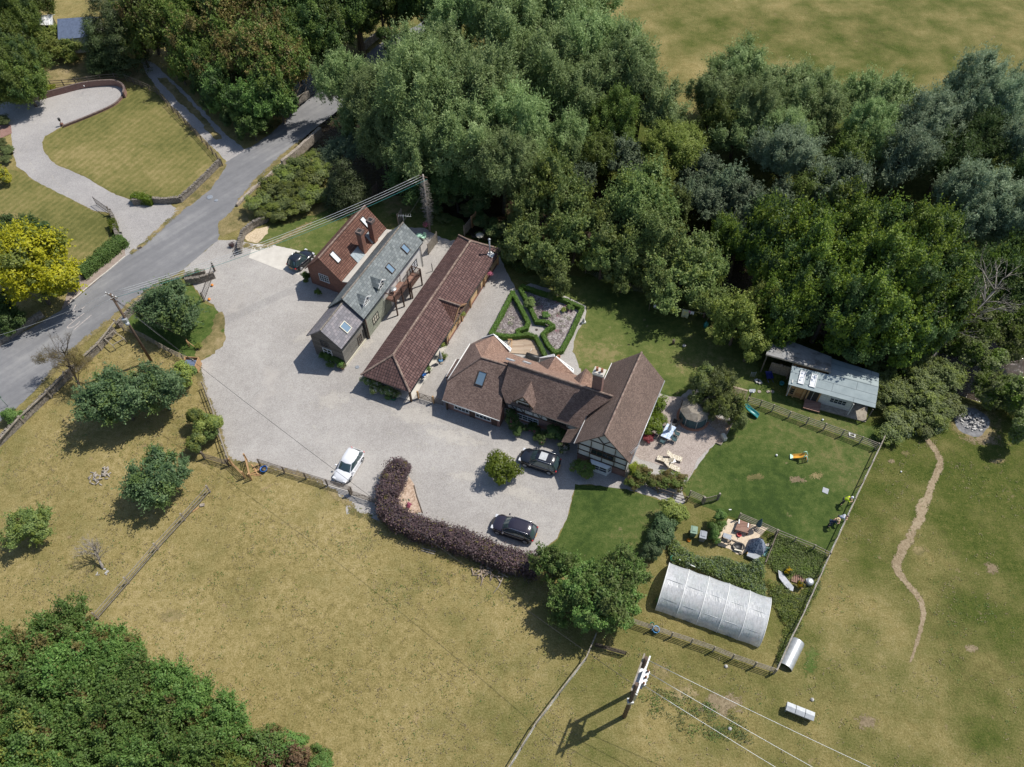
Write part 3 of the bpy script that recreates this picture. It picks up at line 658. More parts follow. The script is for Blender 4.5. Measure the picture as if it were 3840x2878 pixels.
# ---------------------------------------------------------------- buildings
UPV=Vector((0,0,1))
class Fr:
    def __init__(s,x,y,deg):
        s.o=Vector((x,y,0)); a=R(deg); s.d=Vector((math.cos(a),math.sin(a),0)); s.n=Vector((s.d.y,-s.d.x,0))
    def P(s,u,v,z=0): return s.o+s.d*u+s.n*v+Vector((0,0,z))
    def uv(s,p): q=p-s.o; return q.dot(s.d),q.dot(s.n)
def window(parent, c, d, w, h, cols=2, rows=2, mat='white', glass='glass', name='window', fw=.055, up=UPV, depth=.07, arch=False):
    """c centre on the wall face, d horizontal direction along the wall (outside on its right hand)"""
    d=d.normalized(); up=up.normalized(); n=d.cross(up).normalized()
    b=MB(); ax=(d,up,n)
    def bar(x,y,bw,bh,k=1.0): b.box(c+d*x+up*y+n*(depth*k/2),(bw,bh,depth*k),ax)
    bar(0,h/2-fw/2,w,fw); bar(0,-h/2+fw/2,w+.08,fw*1.3,1.3)
    bar(-w/2+fw/2,0,fw,h-2.3*fw); bar(w/2-fw/2,0,fw,h-2.3*fw)
    for i in range(1,cols): bar(-w/2+w*i/cols,0,fw*.8,h-2.3*fw,.93)
    for j in range(1,rows):
        for i in range(cols):
            x0=-w/2+w*i/cols+fw*.6; x1=-w/2+w*(i+1)/cols-fw*.6
            bar((x0+x1)/2,-h/2+h*j/rows,x1-x0,fw*.55,.8)
    o=b.build(name,M[mat],parent)
    g=MB(); g.box(c+n*.012,(w-fw*1.2,h-fw*1.2,.02),ax); g.build('pane',M[glass],o)
    return o
def door(parent, c, d, w, h, mat='oak', name='door'):
    d=d.normalized(); n=d.cross(UPV); b=MB(); ax=(d,UPV,n)
    b.box(c+n*.03,(w,h,.05),ax)
    for i in (-1,1): b.box(c+d*i*(w/2+.03)+n*.04,(.06,h+.05,.08),ax)
    b.box(c+UPV*(h/2+.05)+n*.04,(w+.16,.07,.08),ax)
    for k in range(3): b.box(c+UPV*(h*(-.33+.33*k))+n*.062,(w*.8,.05,.014),ax)
    o=b.build(name,M[mat],parent)
    hb=MB(); hb.box(c+d*(w*.36)+n*.075,(.04,.14,.04),ax); hb.build('handle',M['black'],o)
    return o
def skylight(parent, pl, px, py, w, h, glass='skyglass', mat='rail', name='skylight', updir=None):
    a,b_,c_=pl; c=on_plane(px,py,a,b_,c_); n=(b_-a).cross(c_-a).normalized(); n = n if n.z>0 else -n
    d=UPV.cross(n).normalized(); up=n.cross(d); b=MB(); ax=(d,up,n); t=.08
    for s in (-1,1):
        b.box(c+d*s*(w/2-t/2)+n*.06,(t,h,.14),ax); b.box(c+up*s*(h/2-t/2)+n*.055,(w-2*t-.004,t,.13),ax)
    o=b.build(name,M[mat],parent)
    g=MB(); g.box(c+n*.07,(w-2*t,h-2*t,.02),ax); g.build('pane',M[glass],o)
    return o
def ridge_cap(parent, a, b_, mat='ridge', r=.10, name='ridge'):
    b=MB(); L=(b_-a).length; k=max(2,int(L/.45)); t=(b_-a).normalized()
    for i in range(k):
        p=a.lerp(b_,i/k); q=a.lerp(b_,(i+.96)/k); b.tube([p,q],[r*1.06,r],7,True,False)
    return b.build(name,M[mat],parent)
def gable_house(fr,L,W,ze,zr,name,label,cat,wall,roof,gablewall=None,ov=.25,ins=.28,ridge='ridge',group=None,roofL=None,ze2=None):
    t=thing(name,label,cat,fr.P(L/2,W/2,0),0,group); zel=ze2 or ze; s=(zr-ze)/(W/2)
    th=.10
    zi=lambda v: (zel+(zr-zel)*v/(W/2) if v<W/2 else zr-(zr-ze)*(v-W/2)/(W/2))-th*1.25
    # walls
    for nm,u in (('gable',ins),('gable',L-ins)):
        pass
    b=MB(); e=.22
    def pent(u): return [fr.P(u,ins,0),fr.P(u,W-ins,0),fr.P(u,W-ins,zi(W-ins)),fr.P(u,W/2,zr-th*1.3),fr.P(u,ins,zi(ins))]
    near=pent(ins); far=pent(L-ins)
    g=MB(); g.face(near); g.build('wall',M[gablewall or wall],t); g=MB(); g.face(far,True); g.build('wall',M[gablewall or wall],t)
    sd=MB(); sd.face([near[1],far[1],far[2],near[2]]); sd.build('wall',M[wall],t)
    sl=MB(); sl.face([far[0],near[0],near[4],far[4]]); sl.build('wall',M[wall],t)
    r=MB(); r.slab([fr.P(0,W,ze),fr.P(L,W,ze),fr.P(L,W/2,zr),fr.P(0,W/2,zr)],th)
    r.slab([fr.P(0,0,zel),fr.P(0,W/2-.001,zr),fr.P(L,W/2-.001,zr),fr.P(L,0,zel)],th)
    ro=r.build('roof',M[roof],t)
    ridge_cap(ro,fr.P(0,W/2,zr+.02),fr.P(L,W/2,zr+.02),ridge)
    return t,ro
def gutter(parent,a,b_,mat='black',r=.06):
    b=MB(); b.tube([a,b_],r,6); return b.build('gutter',M[mat],parent)
def pipe(parent,a,b_,mat='black',r=.045):
    b=MB(); b.tube([a,b_],r,6); return b.build('downpipe',M[mat],parent)
# ---- dark boarded lower building
g1=Fr(-22.47,56.45,63.7)
garage,groof=gable_house(g1,4.75,4.53,3.45,5.45,'outbuilding','small weatherboarded building with purple slate roof at the foot of the grey slate house','building','board_grey','slate_purple','board_dark',ridge='stone_dark')
NW=lambda fr,ins=.28:(fr.P(ins,0,0),fr.P(ins,1,0),fr.P(ins,0,1))     # near gable plane
def RW(fr,W,ins=.28): return (fr.P(0,W-ins,0),fr.P(1,W-ins,0),fr.P(0,W-ins,1))
def zp(x,y,x0=1100,y0=700,s=.4826): return x0+x*s,y0+y*s
q=on_plane(*zp(268,1285),*NW(g1)); window(garage,q,g1.n,1.15,1.05,2,2,'white')
q=on_plane(*zp(242,1222),*NW(g1)); window(garage,q,g1.n,1.1,.9,2,3,'board_dark','black')
q=on_plane(*zp(515,1185),*RW(g1,4.53)); window(garage,q,g1.d,.75,1.35,2,3,'rail_dark'); q=on_plane(*zp(530,1160),*RW(g1,4.53)); window(garage,q+g1.d*.5,g1.d,.35,1.3,1,1,'black','black',name='shutter')
skylight(garage,(g1.P(0,4.53,3.45),g1.P(4,4.53,3.45),g1.P(0,2.265,5.45)),*zp(405,1095),.95,1.15,mat='cream')
gutter(garage,g1.P(0,4.56,3.4),g1.P(4.7,4.56,3.4)); gutter(garage,g1.P(0,-.03,3.4),g1.P(4.7,-.03,3.4))
bb=MB(); bb.box(g1.P(2.4,4.53-.25,.15),(4.3,.06,.3),(g1.d,g1.n,UPV)); bb.build('plinth',M['cream'],garage)
# ---- grey slate two storey house
g2=Fr(-20.58,60.49,63.9); GW=4.77
slateh,sroof=gable_house(g2,13.47,GW,3.82,6.04,'slate_house','long two storey house with grey slate roof, two dormers and white rendered side wall','house','render','slate','board_dark',ridge='stone_dark',ze2=3.55)
# boarded front half of the long wall
bb=MB(); ya=g2.P(.27,GW-.25,0); L1=4.0
bb.box(g2.P(.27+L1/2,GW-.25,1.78),(L1,.06,3.5),(g2.d,g2.n,UPV)); bb.build('boarding',M['board_green'],slateh)
bb=MB(); bb.box(g2.P(.27+4.0+.7,GW-.25,1.2),(1.3,.05,2.35),(g2.d,g2.n,UPV)); bb.build('boarding',M['board_green'],slateh)
q=on_plane(*zp(635,1020),*RW(g2,GW)); window(slateh,q+g2.n*.04,g2.d,1.25,1.15,3,2,'trim','cream')
q=on_plane(*zp(932,622),*RW(g2,GW)); window(slateh,q,g2.d,1.7,1.15,3,3,'trim','cloth_white')
gutter(slateh,g2.P(0,GW+.04,3.78),g2.P(13.4,GW+.04,3.78)); gutter(slateh,g2.P(0,-.04,3.5),g2.P(13.4,-.04,3.5))
pipe(slateh,g2.P(13.1,GW-.2,3.7),g2.P(13.1,GW-.2,0)); pipe(slateh,g2.P(.35,GW-.17,3.7),g2.P(.35,GW-.17,0),'brown_stain',.09)
# climbing plant stems: ivy strip on the corner
def dormer(parent, fr, u, vf, w, z0, ze, zr, vb, wallm, roofm, side=1, wcols=2,wrows=2, wm='white', frame='white', ov=.12, glass='glass', wh=None, name='dormer'):
    """gable dormer facing fr.n ; vf front distance, vb where its ridge meets the roof"""
    h=w/2; P=fr.P; d=fr.d
    b=MB(); b.face([P(u-h,vf,z0),P(u+h,vf,z0),P(u+h,vf,ze),P(u,vf,zr-.06),P(u-h,vf,ze)])
    b.face([P(u-h,vb,z0),P(u-h,vf,z0),P(u-h,vf,ze),P(u-h,vb,ze)]); b.face([P(u+h,vf,z0),P(u+h,vb,z0),P(u+h,vb,ze),P(u+h,vf,ze)])
    o=b.build(name,M[wallm],parent)
    r=MB(); s=(zr-ze)/h; o_=.15
    r.slab([P(u-h-o_,vf+ov,ze-s*o_),P(u,vf+ov,zr),P(u,vb,zr),P(u-h-o_,vb,ze-s*o_)],.07)
    r.slab([P(u+h+o_,vf+ov,ze-s*o_),P(u+h+o_,vb,ze-s*o_),P(u+.001,vb,zr),P(u+.001,vf+ov,zr)],.07)
    r.build('dormer_roof',M[roofm],o)
    f=MB()
    for sgn in (-1,1): f.beam(P(u+sgn*(h+o_),vf+ov+.02,ze-s*o_-.03),P(u+sgn*.03,vf+ov+.02,zr-.05),.05,.12)
    f.build('bargeboard',M[frame],o)
    wh=wh or (ze-z0)*.8
    window(o,P(u,vf,z0+wh/2+.08),d,w*.72,wh,wcols,wrows,wm,glass)
    return o
for (fx,fy,bx,by,vf,z0,hh) in ((612,873,478,838,4.15,4.2,.85),(712,738,580,705,4.35,3.75,1.35)):
    zr_=5.45; p=G(*zp(fx,fy),zr_); u,v=g2.uv(p)
    dormer(slateh,g2,u,vf,1.25,z0,zr_-.5,zr_,2.7,'board_green' if hh>1 else 'white','slate',wcols=2,wrows=3,wh=hh)
slp=(g2.P(0,GW,3.82),g2.P(4,GW,3.82),g2.P(0,GW/2,6.04))
skylight(slateh,slp,*zp(752,638),.8,1.15,mat='iron'); skylight(slateh,slp,*zp(870,485),.8,1.15,mat='iron')
# flashing strips of the dormers (white lead edges)
ae=MB(); p=g2.P(13.3,2.6,6.0); ae.tube([p,p+Vector((0,0,1.4))],.025,5); ae.tube([p+Vector((-.6,.1,1.3)),p+Vector((1.0,-.2,1.3))],.018,5)
for k in range(6): ae.tube([p+Vector((-.5+k*.28,-.25,1.3)),p+Vector((-.5+k*.28,.3,1.3))],.012,4)
ae.build('aerial',M['galv'],slateh)
# ---- red brick cottage
g3=Fr(-24.47,67.64,63.0)
cot,croof=gable_house(g3,10.1,5.35,2.6,5.41,'brick_cottage','red brick cottage with orange pantile roof and two tall chimneys beside a black car','house','brick','brick_tile','brick',ridge='ridge')
q=on_plane(*zp(240,712),*NW(g3)); window(cot,q,g3.n,1.35,1.15,4,3,'white')
cp_=(g3.P(0,5.35,2.6),g3.P(4,5.35,2.6),g3.P(0,2.675,5.41))
skylight(cot,cp_,*zp(325,550),.75,1.5,'blind','trim'); skylight(cot,cp_,*zp(558,280),.75,1.5,'blind','trim')
bb=MB(); bb.slab([g3.P(.1,5.30,2.66),g3.P(10.0,5.30,2.66),g3.P(10.0,6.4,2.9),g3.P(.1,6.1,2.9)],.12); bb.build('valley_gutter',M['concrete'],cot)
bb=MB(); bb.face([g3.P(.3,5.05,0),g3.P(.3,6.2,0),g3.P(.3,6.1,2.75),g3.P(.3,5.05,2.6)]); bb.build('wall',M['brick'],cot)
def chimney(parent,c,w,l,z0,z1,ax,mat='brick',pots=0,cap='ridge_dark',open_=True,name='chimney'):
    b=MB(); b.box(Vector((c.x,c.y,(z0+z1)/2)),(l,w,z1-z0),ax)
    o=b.build(name,M[mat],parent)
    k=MB()
    for q_ in (0,1): k.box(Vector((c.x,c.y,z1-.22+q_*.14)),(l+.10+.08*q_,w+.10+.08*q_,.13),ax)
    if open_:
        for sx,sy,dx,dy in ((0,1,l+.14,.16),(0,-1,l+.14,.16),(1,0,.16,w-.19),(-1,0,.16,w-.19)):
            k.box(Vector((c.x,c.y,z1+.09))+ax[0]*sx*(l/2-.01)+ax[1]*sy*(w/2-.01),(dx,dy,.10),ax)
    else: k.box(Vector((c.x,c.y,z1+.03)),(l+.02,w+.02,.10),ax)
    k.build('cap',M[cap],o)
    if open_:
        f=MB(); f.box(Vector((c.x,c.y,z1+.01)),(l-.2,w-.2,.1),ax); f.build('flue',M['black'],o)
    for i in range(pots):
        p=Vector((c.x,c.y,z1+.08))+ax[0]*(l*.25*(2*i-1) if pots>1 else 0)
        f=MB(); f.lathe(p,[(.15,0),(.13,.08),(.11,.35),(.14,.38),(.14,.42),(.09,.42),(.09,.1)],12); f.build('chimney_pot',M['terracotta'],o)
    return o
ax3=(g3.d,g3.n,UPV)
chimney(cot,G(*zp(546,495),3.0),.66,.66,2.3,6.0,ax3); chimney(cot,G(*zp(628,410),3.0),.66,.66,2.3,6.0,ax3)
for (x,y,w_,h_) in ((500,530,1.7,1.3),(600,395,1.0,1.3)):
    c=on_plane(*zp(x,y),*cp_); n=(cp_[1]-cp_[0]).cross(cp_[2]-cp_[0]).normalized(); n=n if n.z>0 else -n; d=UPV.cross(n).normalized(); up=n.cross(d)
    b=MB(); 
    for k in range(3): b.box(c+d*(k-1)*w_/3+n*.05,(w_/3-.02,h_,.05),(d,up,n))
    b.build('lead_flashing',M['lead'],cot)
# ---- long tiled barn
T=lambda x,y,z,x0=1100,y0=700,s=.4826: G(x0+x*s,y0+y*s,z)
nl,nr,fr_,fl=G(1353,1407,2.3),G(1537,1472,2.3),G(1879,936,2.3),G(1720,883,2.3); ha,fa=G(1474,1332,4.1),G(1763,905,3.9)
barn=thing('barn','long low barn with dark red tiled hipped roof and pale boarded side','barn',(nl+nr+fr_+fl)/4)
b=MB(); b.slab([nr,fr_,fa,ha],.10); b.slab([nl,ha,fa,fl],.10); b.slab([nl,nr,ha],.10); b.slab([fl,fa,fr_],.10); br_=b.build('roof',M['barn_tile'],barn)
for a,c in ((ha,fa),(nl,ha),(nr,ha),(fa,fl),(fa,fr_)): ridge_cap(br_,a+Vector((0,0,.03)),c+Vector((0,0,.03)),'ridge',.12)
bd=(fr_-nr).normalized(); bn=Vector((bd.y,-bd.x,0)); BL=(fr_-nr).length
def bp(u,v,z): return nr+bd*u-bn*v+Vector((0,0,z-2.3))       # v inward from the right eave
bw=MB(); bw.box(bp(9.0+(BL-9.4)/2,.42,1.06),(BL-9.4,.10,2.12),(bd,bn,UPV)); bw.build('wall',M['panel_cream'],barn)
bw=MB(); bw.box(bp(9.0+(BL-9.4)/2,.36,.14),(BL-9.4,.10,.28),(bd,bn,UPV)); bw.build('plinth',M['brick'],barn)
bw=MB(); W5=(nl-nr).length
bw.box(bp(BL/2,W5-.4,1.06),(BL-.8,.12,2.12),(bd,bn,UPV)); bw.box(bp(BL-.45,W5/2,1.06),(.12,W5-.9,2.12),(bd,bn,UPV)); bw.box(bp(9.0,W5/2,1.06),(.12,W5-.9,2.12),(bd,bn,UPV)); bw.box(bp(.5,W5/2+1.0,1.0),(.12,W5-2.6,2.0),(bd,bn,UPV))
bw.build('wall',M['board_dark'],barn)
bw=MB(); bw.box(bp(4.7,1.9,.05),(8.7,3.3,.10),(bd,bn,UPV)); bw.build('carport_floor',M['concrete'],barn)
for u in (.35,4.6,8.9,12.9,15.2,19.0,BL-.4):
    pb=MB(); pb.box(bp(u,.30,1.09),(.19,.19,2.18),(bd,bn,UPV)); pb.build('post',M['oak'] if u<9 else M['oak_new'],barn)
pb=MB(); pb.box(bp(BL/2,.28,2.06),(BL-.3,.12,.2),(bd,bn,UPV)); pb.build('eaves_beam',M['oak'],barn)
for u,w_ in ((14.0,1.9),(17.7,.9)):
    pb=MB(); pb.box(bp(u,.35,1.0),(w_,.06,1.95),(bd,bn,UPV)); dd=pb.build('door',M['brown_stain'],barn)
    pb=MB(); pb.box(bp(u+w_*.35,.30,1.0),(.05,.05,.2),(bd,bn,UPV)); pb.build('handle',M['black'],dd)
for u in (10.8,20.6,11.9): window(barn,bp(u,.36,1.35),bd,.8,.8,2,2,'oak_new')
# cross gable on its right slope
bf=Fr(nr.x,nr.y,math.degrees(math.atan2(bd.y,bd.x)))
pg=T(1325,940,3.55); ug,vg=bf.uv(pg)
pe=T(1250,1070,2.3); ue,_=bf.uv(pe); hw=ug-ue
P_=bf.P; b=MB()
b.slab([P_(ug-hw,.05,2.22),P_(ug,.05,3.6),P_(ug,-3.1,3.6),P_(ug-.15,-3.1,3.5)],.08); b.slab([P_(ug+hw,.05,2.22),P_(ug+.15,-3.1,3.5),P_(ug,-3.1,3.6),P_(ug,.05,3.6)],.08)
cgr=b.build('gablet_roof',M['brick_tile'],barn); ridge_cap(cgr,P_(ug,.08,3.63),P_(ug,-2.75,3.63),'ridge',.11)
b=MB(); b.beam(P_(ug-hw,.0,2.15),P_(ug,.0,3.5),.08,.16); b.beam(P_(ug+hw,.0,2.15),P_(ug,.0,3.5),.08,.16); b.beam(P_(ug-hw,-.02,2.12),P_(ug+hw,-.02,2.12),.1,.16); b.beam(P_(ug,-.02,2.2),P_(ug,-.02,3.4),.08,.1); b.build('truss',M['oak_new'],barn)
# flue
fp=on_plane(*zp(1528,525),nr,fr_,fa); n=(fr_-nr).cross(fa-nr).normalized(); n=n if n.z>0 else -n
b=MB(); b.tube([fp-Vector((0,0,.1)),fp+Vector((0,0,2.3))],.10,10); b.lathe(fp+Vector((0,0,2.25)),[(.10,0),(.17,.05),(.17,.16),(.05,.26)],10); fo=b.build('flue',M['galv'],barn)
d_=UPV.cross(n).normalized(); b=MB(); b.box(fp+n*.06+ -n.cross(d_)*.1,(.75,.75,.03),(d_,n.cross(d_),n)); b.build('flashing',M['white'],fo)
gutter(barn,bp(0,-.05,2.24),bp(BL,-.05,2.24),'black',.055)
pipe(barn,bp(9.2,.2,2.2),bp(9.2,.2,0))
# ---- main house
A_=lambda x,y,z: G(1640+x*.4728,1230+y*.4728,z)
hL0,hL1=A_(38,572,2.0),A_(495,735,2.0); hA=A_(350,237,5.1); hB=A_(555,300,5.1)
mE0,mE1=A_(540,592,3.1),A_(1130,797,3.1); mR0,mR1=A_(568,275,6.1),G(2300,1488,6.1)
house=thing('timbered_house','rambling brick and timbered farmhouse with brown clay tile roofs and a gabled cross wing','house',(hL0+mR1)/2)
dx=(mE1-mE0).normalized(); dn=Vector((dx.y,-dx.x,0))       # dn points to the yard
if dn.y>0: dn=-dn
def slope(pts,mat,th=.10,name='roof'): 
    b=MB(); b.slab(pts,th); return b.build(name,M[mat],house)
def lp(a,t,z=None): return a
# left range front slope : plane through both eaves corners and the hip apex
onL=lambda x,y: on_plane(1640+x*.4728,1230+y*.4728,hL0,hL1,hA)
hip=onL(85,415)
slope([hL0,hL1,onL(520,520),onL(555,300),hA,hip],'clay_tile')
# left hip slope
hz=hip.z; hT=A_(262,130,hz)
slope([hip,hA,A_(300,128,3.9),hT],'clay_tile')
ridge_cap(house,hip+Vector((0,0,.04)),hA+Vector((0,0,.04)),'ridge_dark',.09); ridge_cap(house,hA+Vector((0,0,.04)),hB+Vector((0,0,.04)),'ridge',.09)
# rear slopes (pinker, newer tiles)
e1=A_(560,190,2.5); e2=A_(800,275,2.5); e3=A_(1080,365,2.5); e4=A_(1230,430,2.7)
rl=hA
slope([hA,hB,mR0+Vector((0,0,-1.1)),A_(640,225,2.5),e1,A_(470,200,3.6)],'pink_tile')
slope([mR0,A_(1155,470,6.1),e4,e3,e2,A_(640,225,2.5)],'pink_tile')
# bay 1 (glazed garden bay) and its hip
b1=A_(450,62,3.9)
slope([hT,A_(300,128,3.9),b1,A_(320,100,2.5)],'clay_tile'); slope([A_(300,128,3.9),hA,A_(470,200,3.6),b1],'pink_tile')
slope([b1,A_(470,200,3.6),e1,A_(580,185,2.5)],'pink_tile')
def glazed(ptsouter,apex,nbars,name='glazed_roof'):
    a,c=ptsouter; b=MB(); 
    for p,q_ in ((a,c),(a,apex),(c,apex)): b.beam(p,q_,.10,.10)
    for k in range(1,nbars): b.beam(a.lerp(c,k/nbars),apex.lerp(c,.0) if k*2<nbars else apex,.06,.06)
    b.beam(a.lerp(apex,.5),c.lerp(apex,.5),.06,.05)
    o=b.build(name,M['white'],house); g=MB(); g.slab([a-UPV*.03,c-UPV*.03,apex-UPV*.03],.02); g.build('pane',M['skyglass'],o)
glazed((A_(455,62,3.85),A_(585,165,2.5)),A_(580,188,2.55),3)
glazed((A_(355,82,2.7),A_(445,52,3.8)),A_(480,75,3.5),3)
b1o=MB(); b1o.slab([b1,A_(580,185,2.5),A_(588,160,2.5),A_(455,52,3.6)],.03); b1o.build('pane',M['skyglass'],house)
# bay 2
b2=A_(935,228,4.0)
slope([A_(800,275,2.6),b2,A_(870,345,3.9)],'clay_tile'); slope([b2,A_(1075,358,2.6),A_(1040,355,2.8),A_(870,345,3.9)],'pink_tile')
glazed((A_(940,228,3.95),A_(1080,330,2.5)),A_(1078,358,2.55),4); glazed((A_(812,240,2.7),A_(925,212,3.6)),A_(930,226,3.95),4)
b1o=MB(); b1o.slab([b2,A_(1078,358,2.5),A_(1082,328,2.4)],.03); b1o.slab([b2,A_(925,212,3.5),A_(812,242,2.6)],.03); b1o.build('pane',M['skyglass'],house)
# white bay frames below the glass and the rear walls
def wallto(pts,mat='brick_pink',name='wall',zb=0.0,inset=0):
    b=MB()
    for p,q_ in zip(pts[:-1],pts[1:]): b.face([Vector((p.x,p.y,zb)),Vector((q_.x,q_.y,zb)),Vector(q_),Vector(p)])
    return b.build(name,M[mat],house)
# rear gablet by the chimney
rg=A_(1180,322,5.2); rg2=A_(1125,447,5.2)
slope([rg,rg2,A_(1065,412,3.9)],'clay_tile'); slope([rg,A_(1232,372,3.9),A_(1225,475,3.9),rg2],'pink_tile')
# middle range front
def onM(x,y): return on_plane(1640+x*.4728,1230+y*.4728,mE0,mE1,mR0)
Wf=Fr(6.04,41.75,65.0); WW=5.78; WL=10.98
vlow=onM(1175,705); 
slope([mE0,mE1,onM(1150,770),vlow,mR1,mR0,onM(505,498)],'clay_tile')
rc=A_(1155,470,6.1); ridge_cap(house,mR0+Vector((0,0,.03)),mR1+Vector((0,0,.03)),'ridge',.10)
b=MB(); b.face([mR0-UPV*.05,onM(505,498)-UPV*.05,Vector((*hB.xy,3.0)),A_(575,250,4.6)]); b.build('wall',M['clay_tile'],house)
gutter(house,mE0+dn*.04-UPV*.05,mE1+dn*.04-UPV*.05,'black',.06); gutter(house,hL0+dn*.04-UPV*.05,hL1+dn*.04-UPV*.05,'galv',.06)
# left range walls
ins=.42
l0=hL0-dn*ins+dx*.35; l1=hL1-dn*ins-dx*.25; bk=-dn
wallto([l0+dn*0+UPV*.12+bk*5.6,l0+UPV*.1,l1+UPV*.1,l1+bk*1.2+UPV*.8],'brick_pink')
pl=(l0,l1,l0+UPV)
for x,y,w_ in ((194,645,1.75),(364,708,1.75)):
    q=on_plane(1640+x*.4728,1230+y*.4728,*pl); window(house,q,dx,w_,.62,4,1,'white')
q=on_plane(1640+278*.4728,1230+692*.4728,*pl); door(house,Vector((q.x,q.y,.9)),dx,.5,1.7,'brown_stain')
q=on_plane(1640+452*.4728,1230+755*.4728,*pl); door(house,Vector((q.x,q.y,.9)),dx,.45,1.7,'brown_stain')
pb=MB(); pb.box(hL0-dn*.3+dx*.3+Vector((0,0,-1.03)),(.16,.16,1.9),(dx,dn,UPV)); pb.build('post',M['oak'],house)
# lean-to at the left end
la,lb,lc,ld=A_(68,388,1.9),A_(150,250,1.9),A_(182,246,2.3),A_(100,382,2.3)
slope([la,lb,lc,ld],'clay_tile'); wallto([lb-UPV*.1,la-UPV*.1,hip-UPV*.2+dx*.3],'brick_pink')
gutter(house,la,lb,'white',.06); gutter(house,hip+UPV*.02-dx*.06,hT+UPV*.02-dx*.06,'white',.06)
# rear walls
wallto([hT-UPV*.1,A_(320,100,2.4),A_(400,62,2.4),A_(455,60,2.4),A_(575,160,2.4),e1-UPV*.1,e2-UPV*.1,A_(812,242,2.5),A_(935,215,2.5),A_(1078,335,2.5),e3-UPV*.1,e4-UPV*.1],'white')
# middle range front wall: brick below, timber and plaster above
m0=mE0-dn*ins; m1=mE1-dn*ins+dx*.6
wallto([m0+bk*1.5,m0,m1],'brick_pink'); 
b=MB(); zf=1.75; b.box((m0+m1)/2+Vector((0,0,(zf+3.0)/2-3.1))+dn*.01,((m1-m0).length,.04,3.0-zf),(dx,dn,UPV)); pi_=b.build('plaster_panel',M['infill'],house)
b=MB(); Lm=(m1-m0).length; bz=lambda u,z: m0+dx*u+Vector((0,0,z-3.1))+dn*.045
b.beam(bz(0,zf),bz(Lm,zf),.06,.16,dn); b.beam(bz(0,2.92),bz(Lm,2.92),.06,.16,dn)
for k in range(10): u=.08+k*(Lm-.16)/9; b.beam(bz(u,zf+.08),bz(u,2.84),.05,.14,dn)
for k in (0,1,3,4,6): u=.08+k*(Lm-.16)/9; w1=(Lm-.16)/9; b.beam(bz(u+.1,2.82),bz(u+w1-.1,zf+.12),.045,.12,dn)
b.build('timber_frame',M['oak'],house)
pl=(m0,m1,m0+UPV)
for x,y,w_,c_ in ((565,662,.8,2),(718,720,2.4,4)):
    q=on_plane(1640+x*.4728,1230+y*.4728,*pl); window(house,q+dn*.01,dx,w_,.85,c_,2,'white')
for x,y in ((915,730),(985,755)):
    q=on_plane(1640+x*.4728,1230+y*.4728,*pl); window(house,q+dn*.05,dx,1.1,.6,2,1,'oak')
# front dormer
fd=Fr(m0.x,m0.y,math.degrees(math.atan2(dx.y,dx.x)))      # n of this frame points to the yard
pr=A_(685,540,5.3); u_,v_=fd.uv(pr); prb=A_(748,420,5.3); _,vb_=fd.uv(prb)
dm=dormer(house,fd,u_,min(v_-.15,.2),1.95,2.85,4.1,5.3,vb_,'infill','clay_tile',wcols=3,wrows=1,wm='oak',frame='oak',wh=.75,ov=.35)
b=MB(); vv=min(v_-.15,.2)+.03
for a_,c_ in (((-.95,2.9),(-.95,4.1)),((.95,2.9),(.95,4.1)),((-.95,4.05),(.95,4.05)),((0,4.1),(0,5.0)),((-.95,2.95),(.95,2.95))):
    b.beam(fd.P(u_+a_[0],vv,a_[1]),fd.P(u_+c_[0],vv,c_[1]),.06,.12,fd.n)
b.build('timber_frame',M['oak'],dm)
lpz=(hL0,hL1,hA); skylight(house,lpz,1640+347*.4728,1230+403*.4728,.95,1.5,'skyglass','iron')
skylight(house,(mR0,A_(1155,470,6.1),e2),1640+580*.4728,1230+258*.4728,.9,.55,'blind','galv'); skylight(house,(mR0,A_(1155,470,6.1),e2),1640+710*.4728,1230+280*.4728,.9,.55,'blind','galv')
# cross wing
P=Wf.P; zi=lambda v:(3.54+(6.82-3.54)*min(v,WW-v)/(WW/2))
b=MB(); b.slab([P(0,WW,3.54),P(WL,WW,3.54),P(WL,WW/2,6.82),P(0,WW/2,6.82)],.10); b.slab([P(0,0,3.54),P(0,WW/2-.001,6.82),P(WL,WW/2-.001,6.82),P(WL,0,3.54)],.10)
wr=b.build('roof',M['wing_tile'],house); ridge_cap(wr,P(0,WW/2,6.85),P(WL,WW/2,6.85),'ridge',.10)
i_=.3; b=MB(); b.face([P(i_,i_,1.5),P(i_,WW-i_,1.5),P(i_,WW-i_,zi(i_)-.13),P(i_,WW/2,6.66),P(i_,i_,zi(i_)-.13)]); b.face([P(WL-i_,WW-i_,0),P(WL-i_,i_,0),P(WL-i_,i_,zi(i_)-.13),P(WL-i_,WW/2,6.66),P(WL-i_,WW-i_,zi(i_)-.13)])
b.face([P(i_,WW-i_,0),P(WL-i_,WW-i_,0),P(WL-i_,WW-i_,zi(i_)-.13),P(i_,WW-i_,zi(i_)-.13)]); b.face([P(WL-i_,i_,0),P(i_,i_,0),P(i_,i_,zi(i_)-.13),P(WL-i_,i_,zi(i_)-.13)])
b.face([P(i_,i_,1.5),P(i_+.15,i_,1.5),P(i_+.15,WW-i_,1.5),P(i_,WW-i_,1.5)]); b.build('wall',M['infill'],house)
b=MB(); b.face([P(i_+.12,i_,0),P(i_+.12,WW-i_,0),P(i_+.12,WW-i_,1.5),P(i_+.12,i_,1.5)]); b.build('wall',M['brick_pink'],house)
b=MB(); wv=WW-2*i_
def tb(a,c,w_=.15): b.beam(P(i_-.025,i_+a[0]*wv,a[1]),P(i_-.025,i_+c[0]*wv,c[1]),.05,w_,-Wf.d)
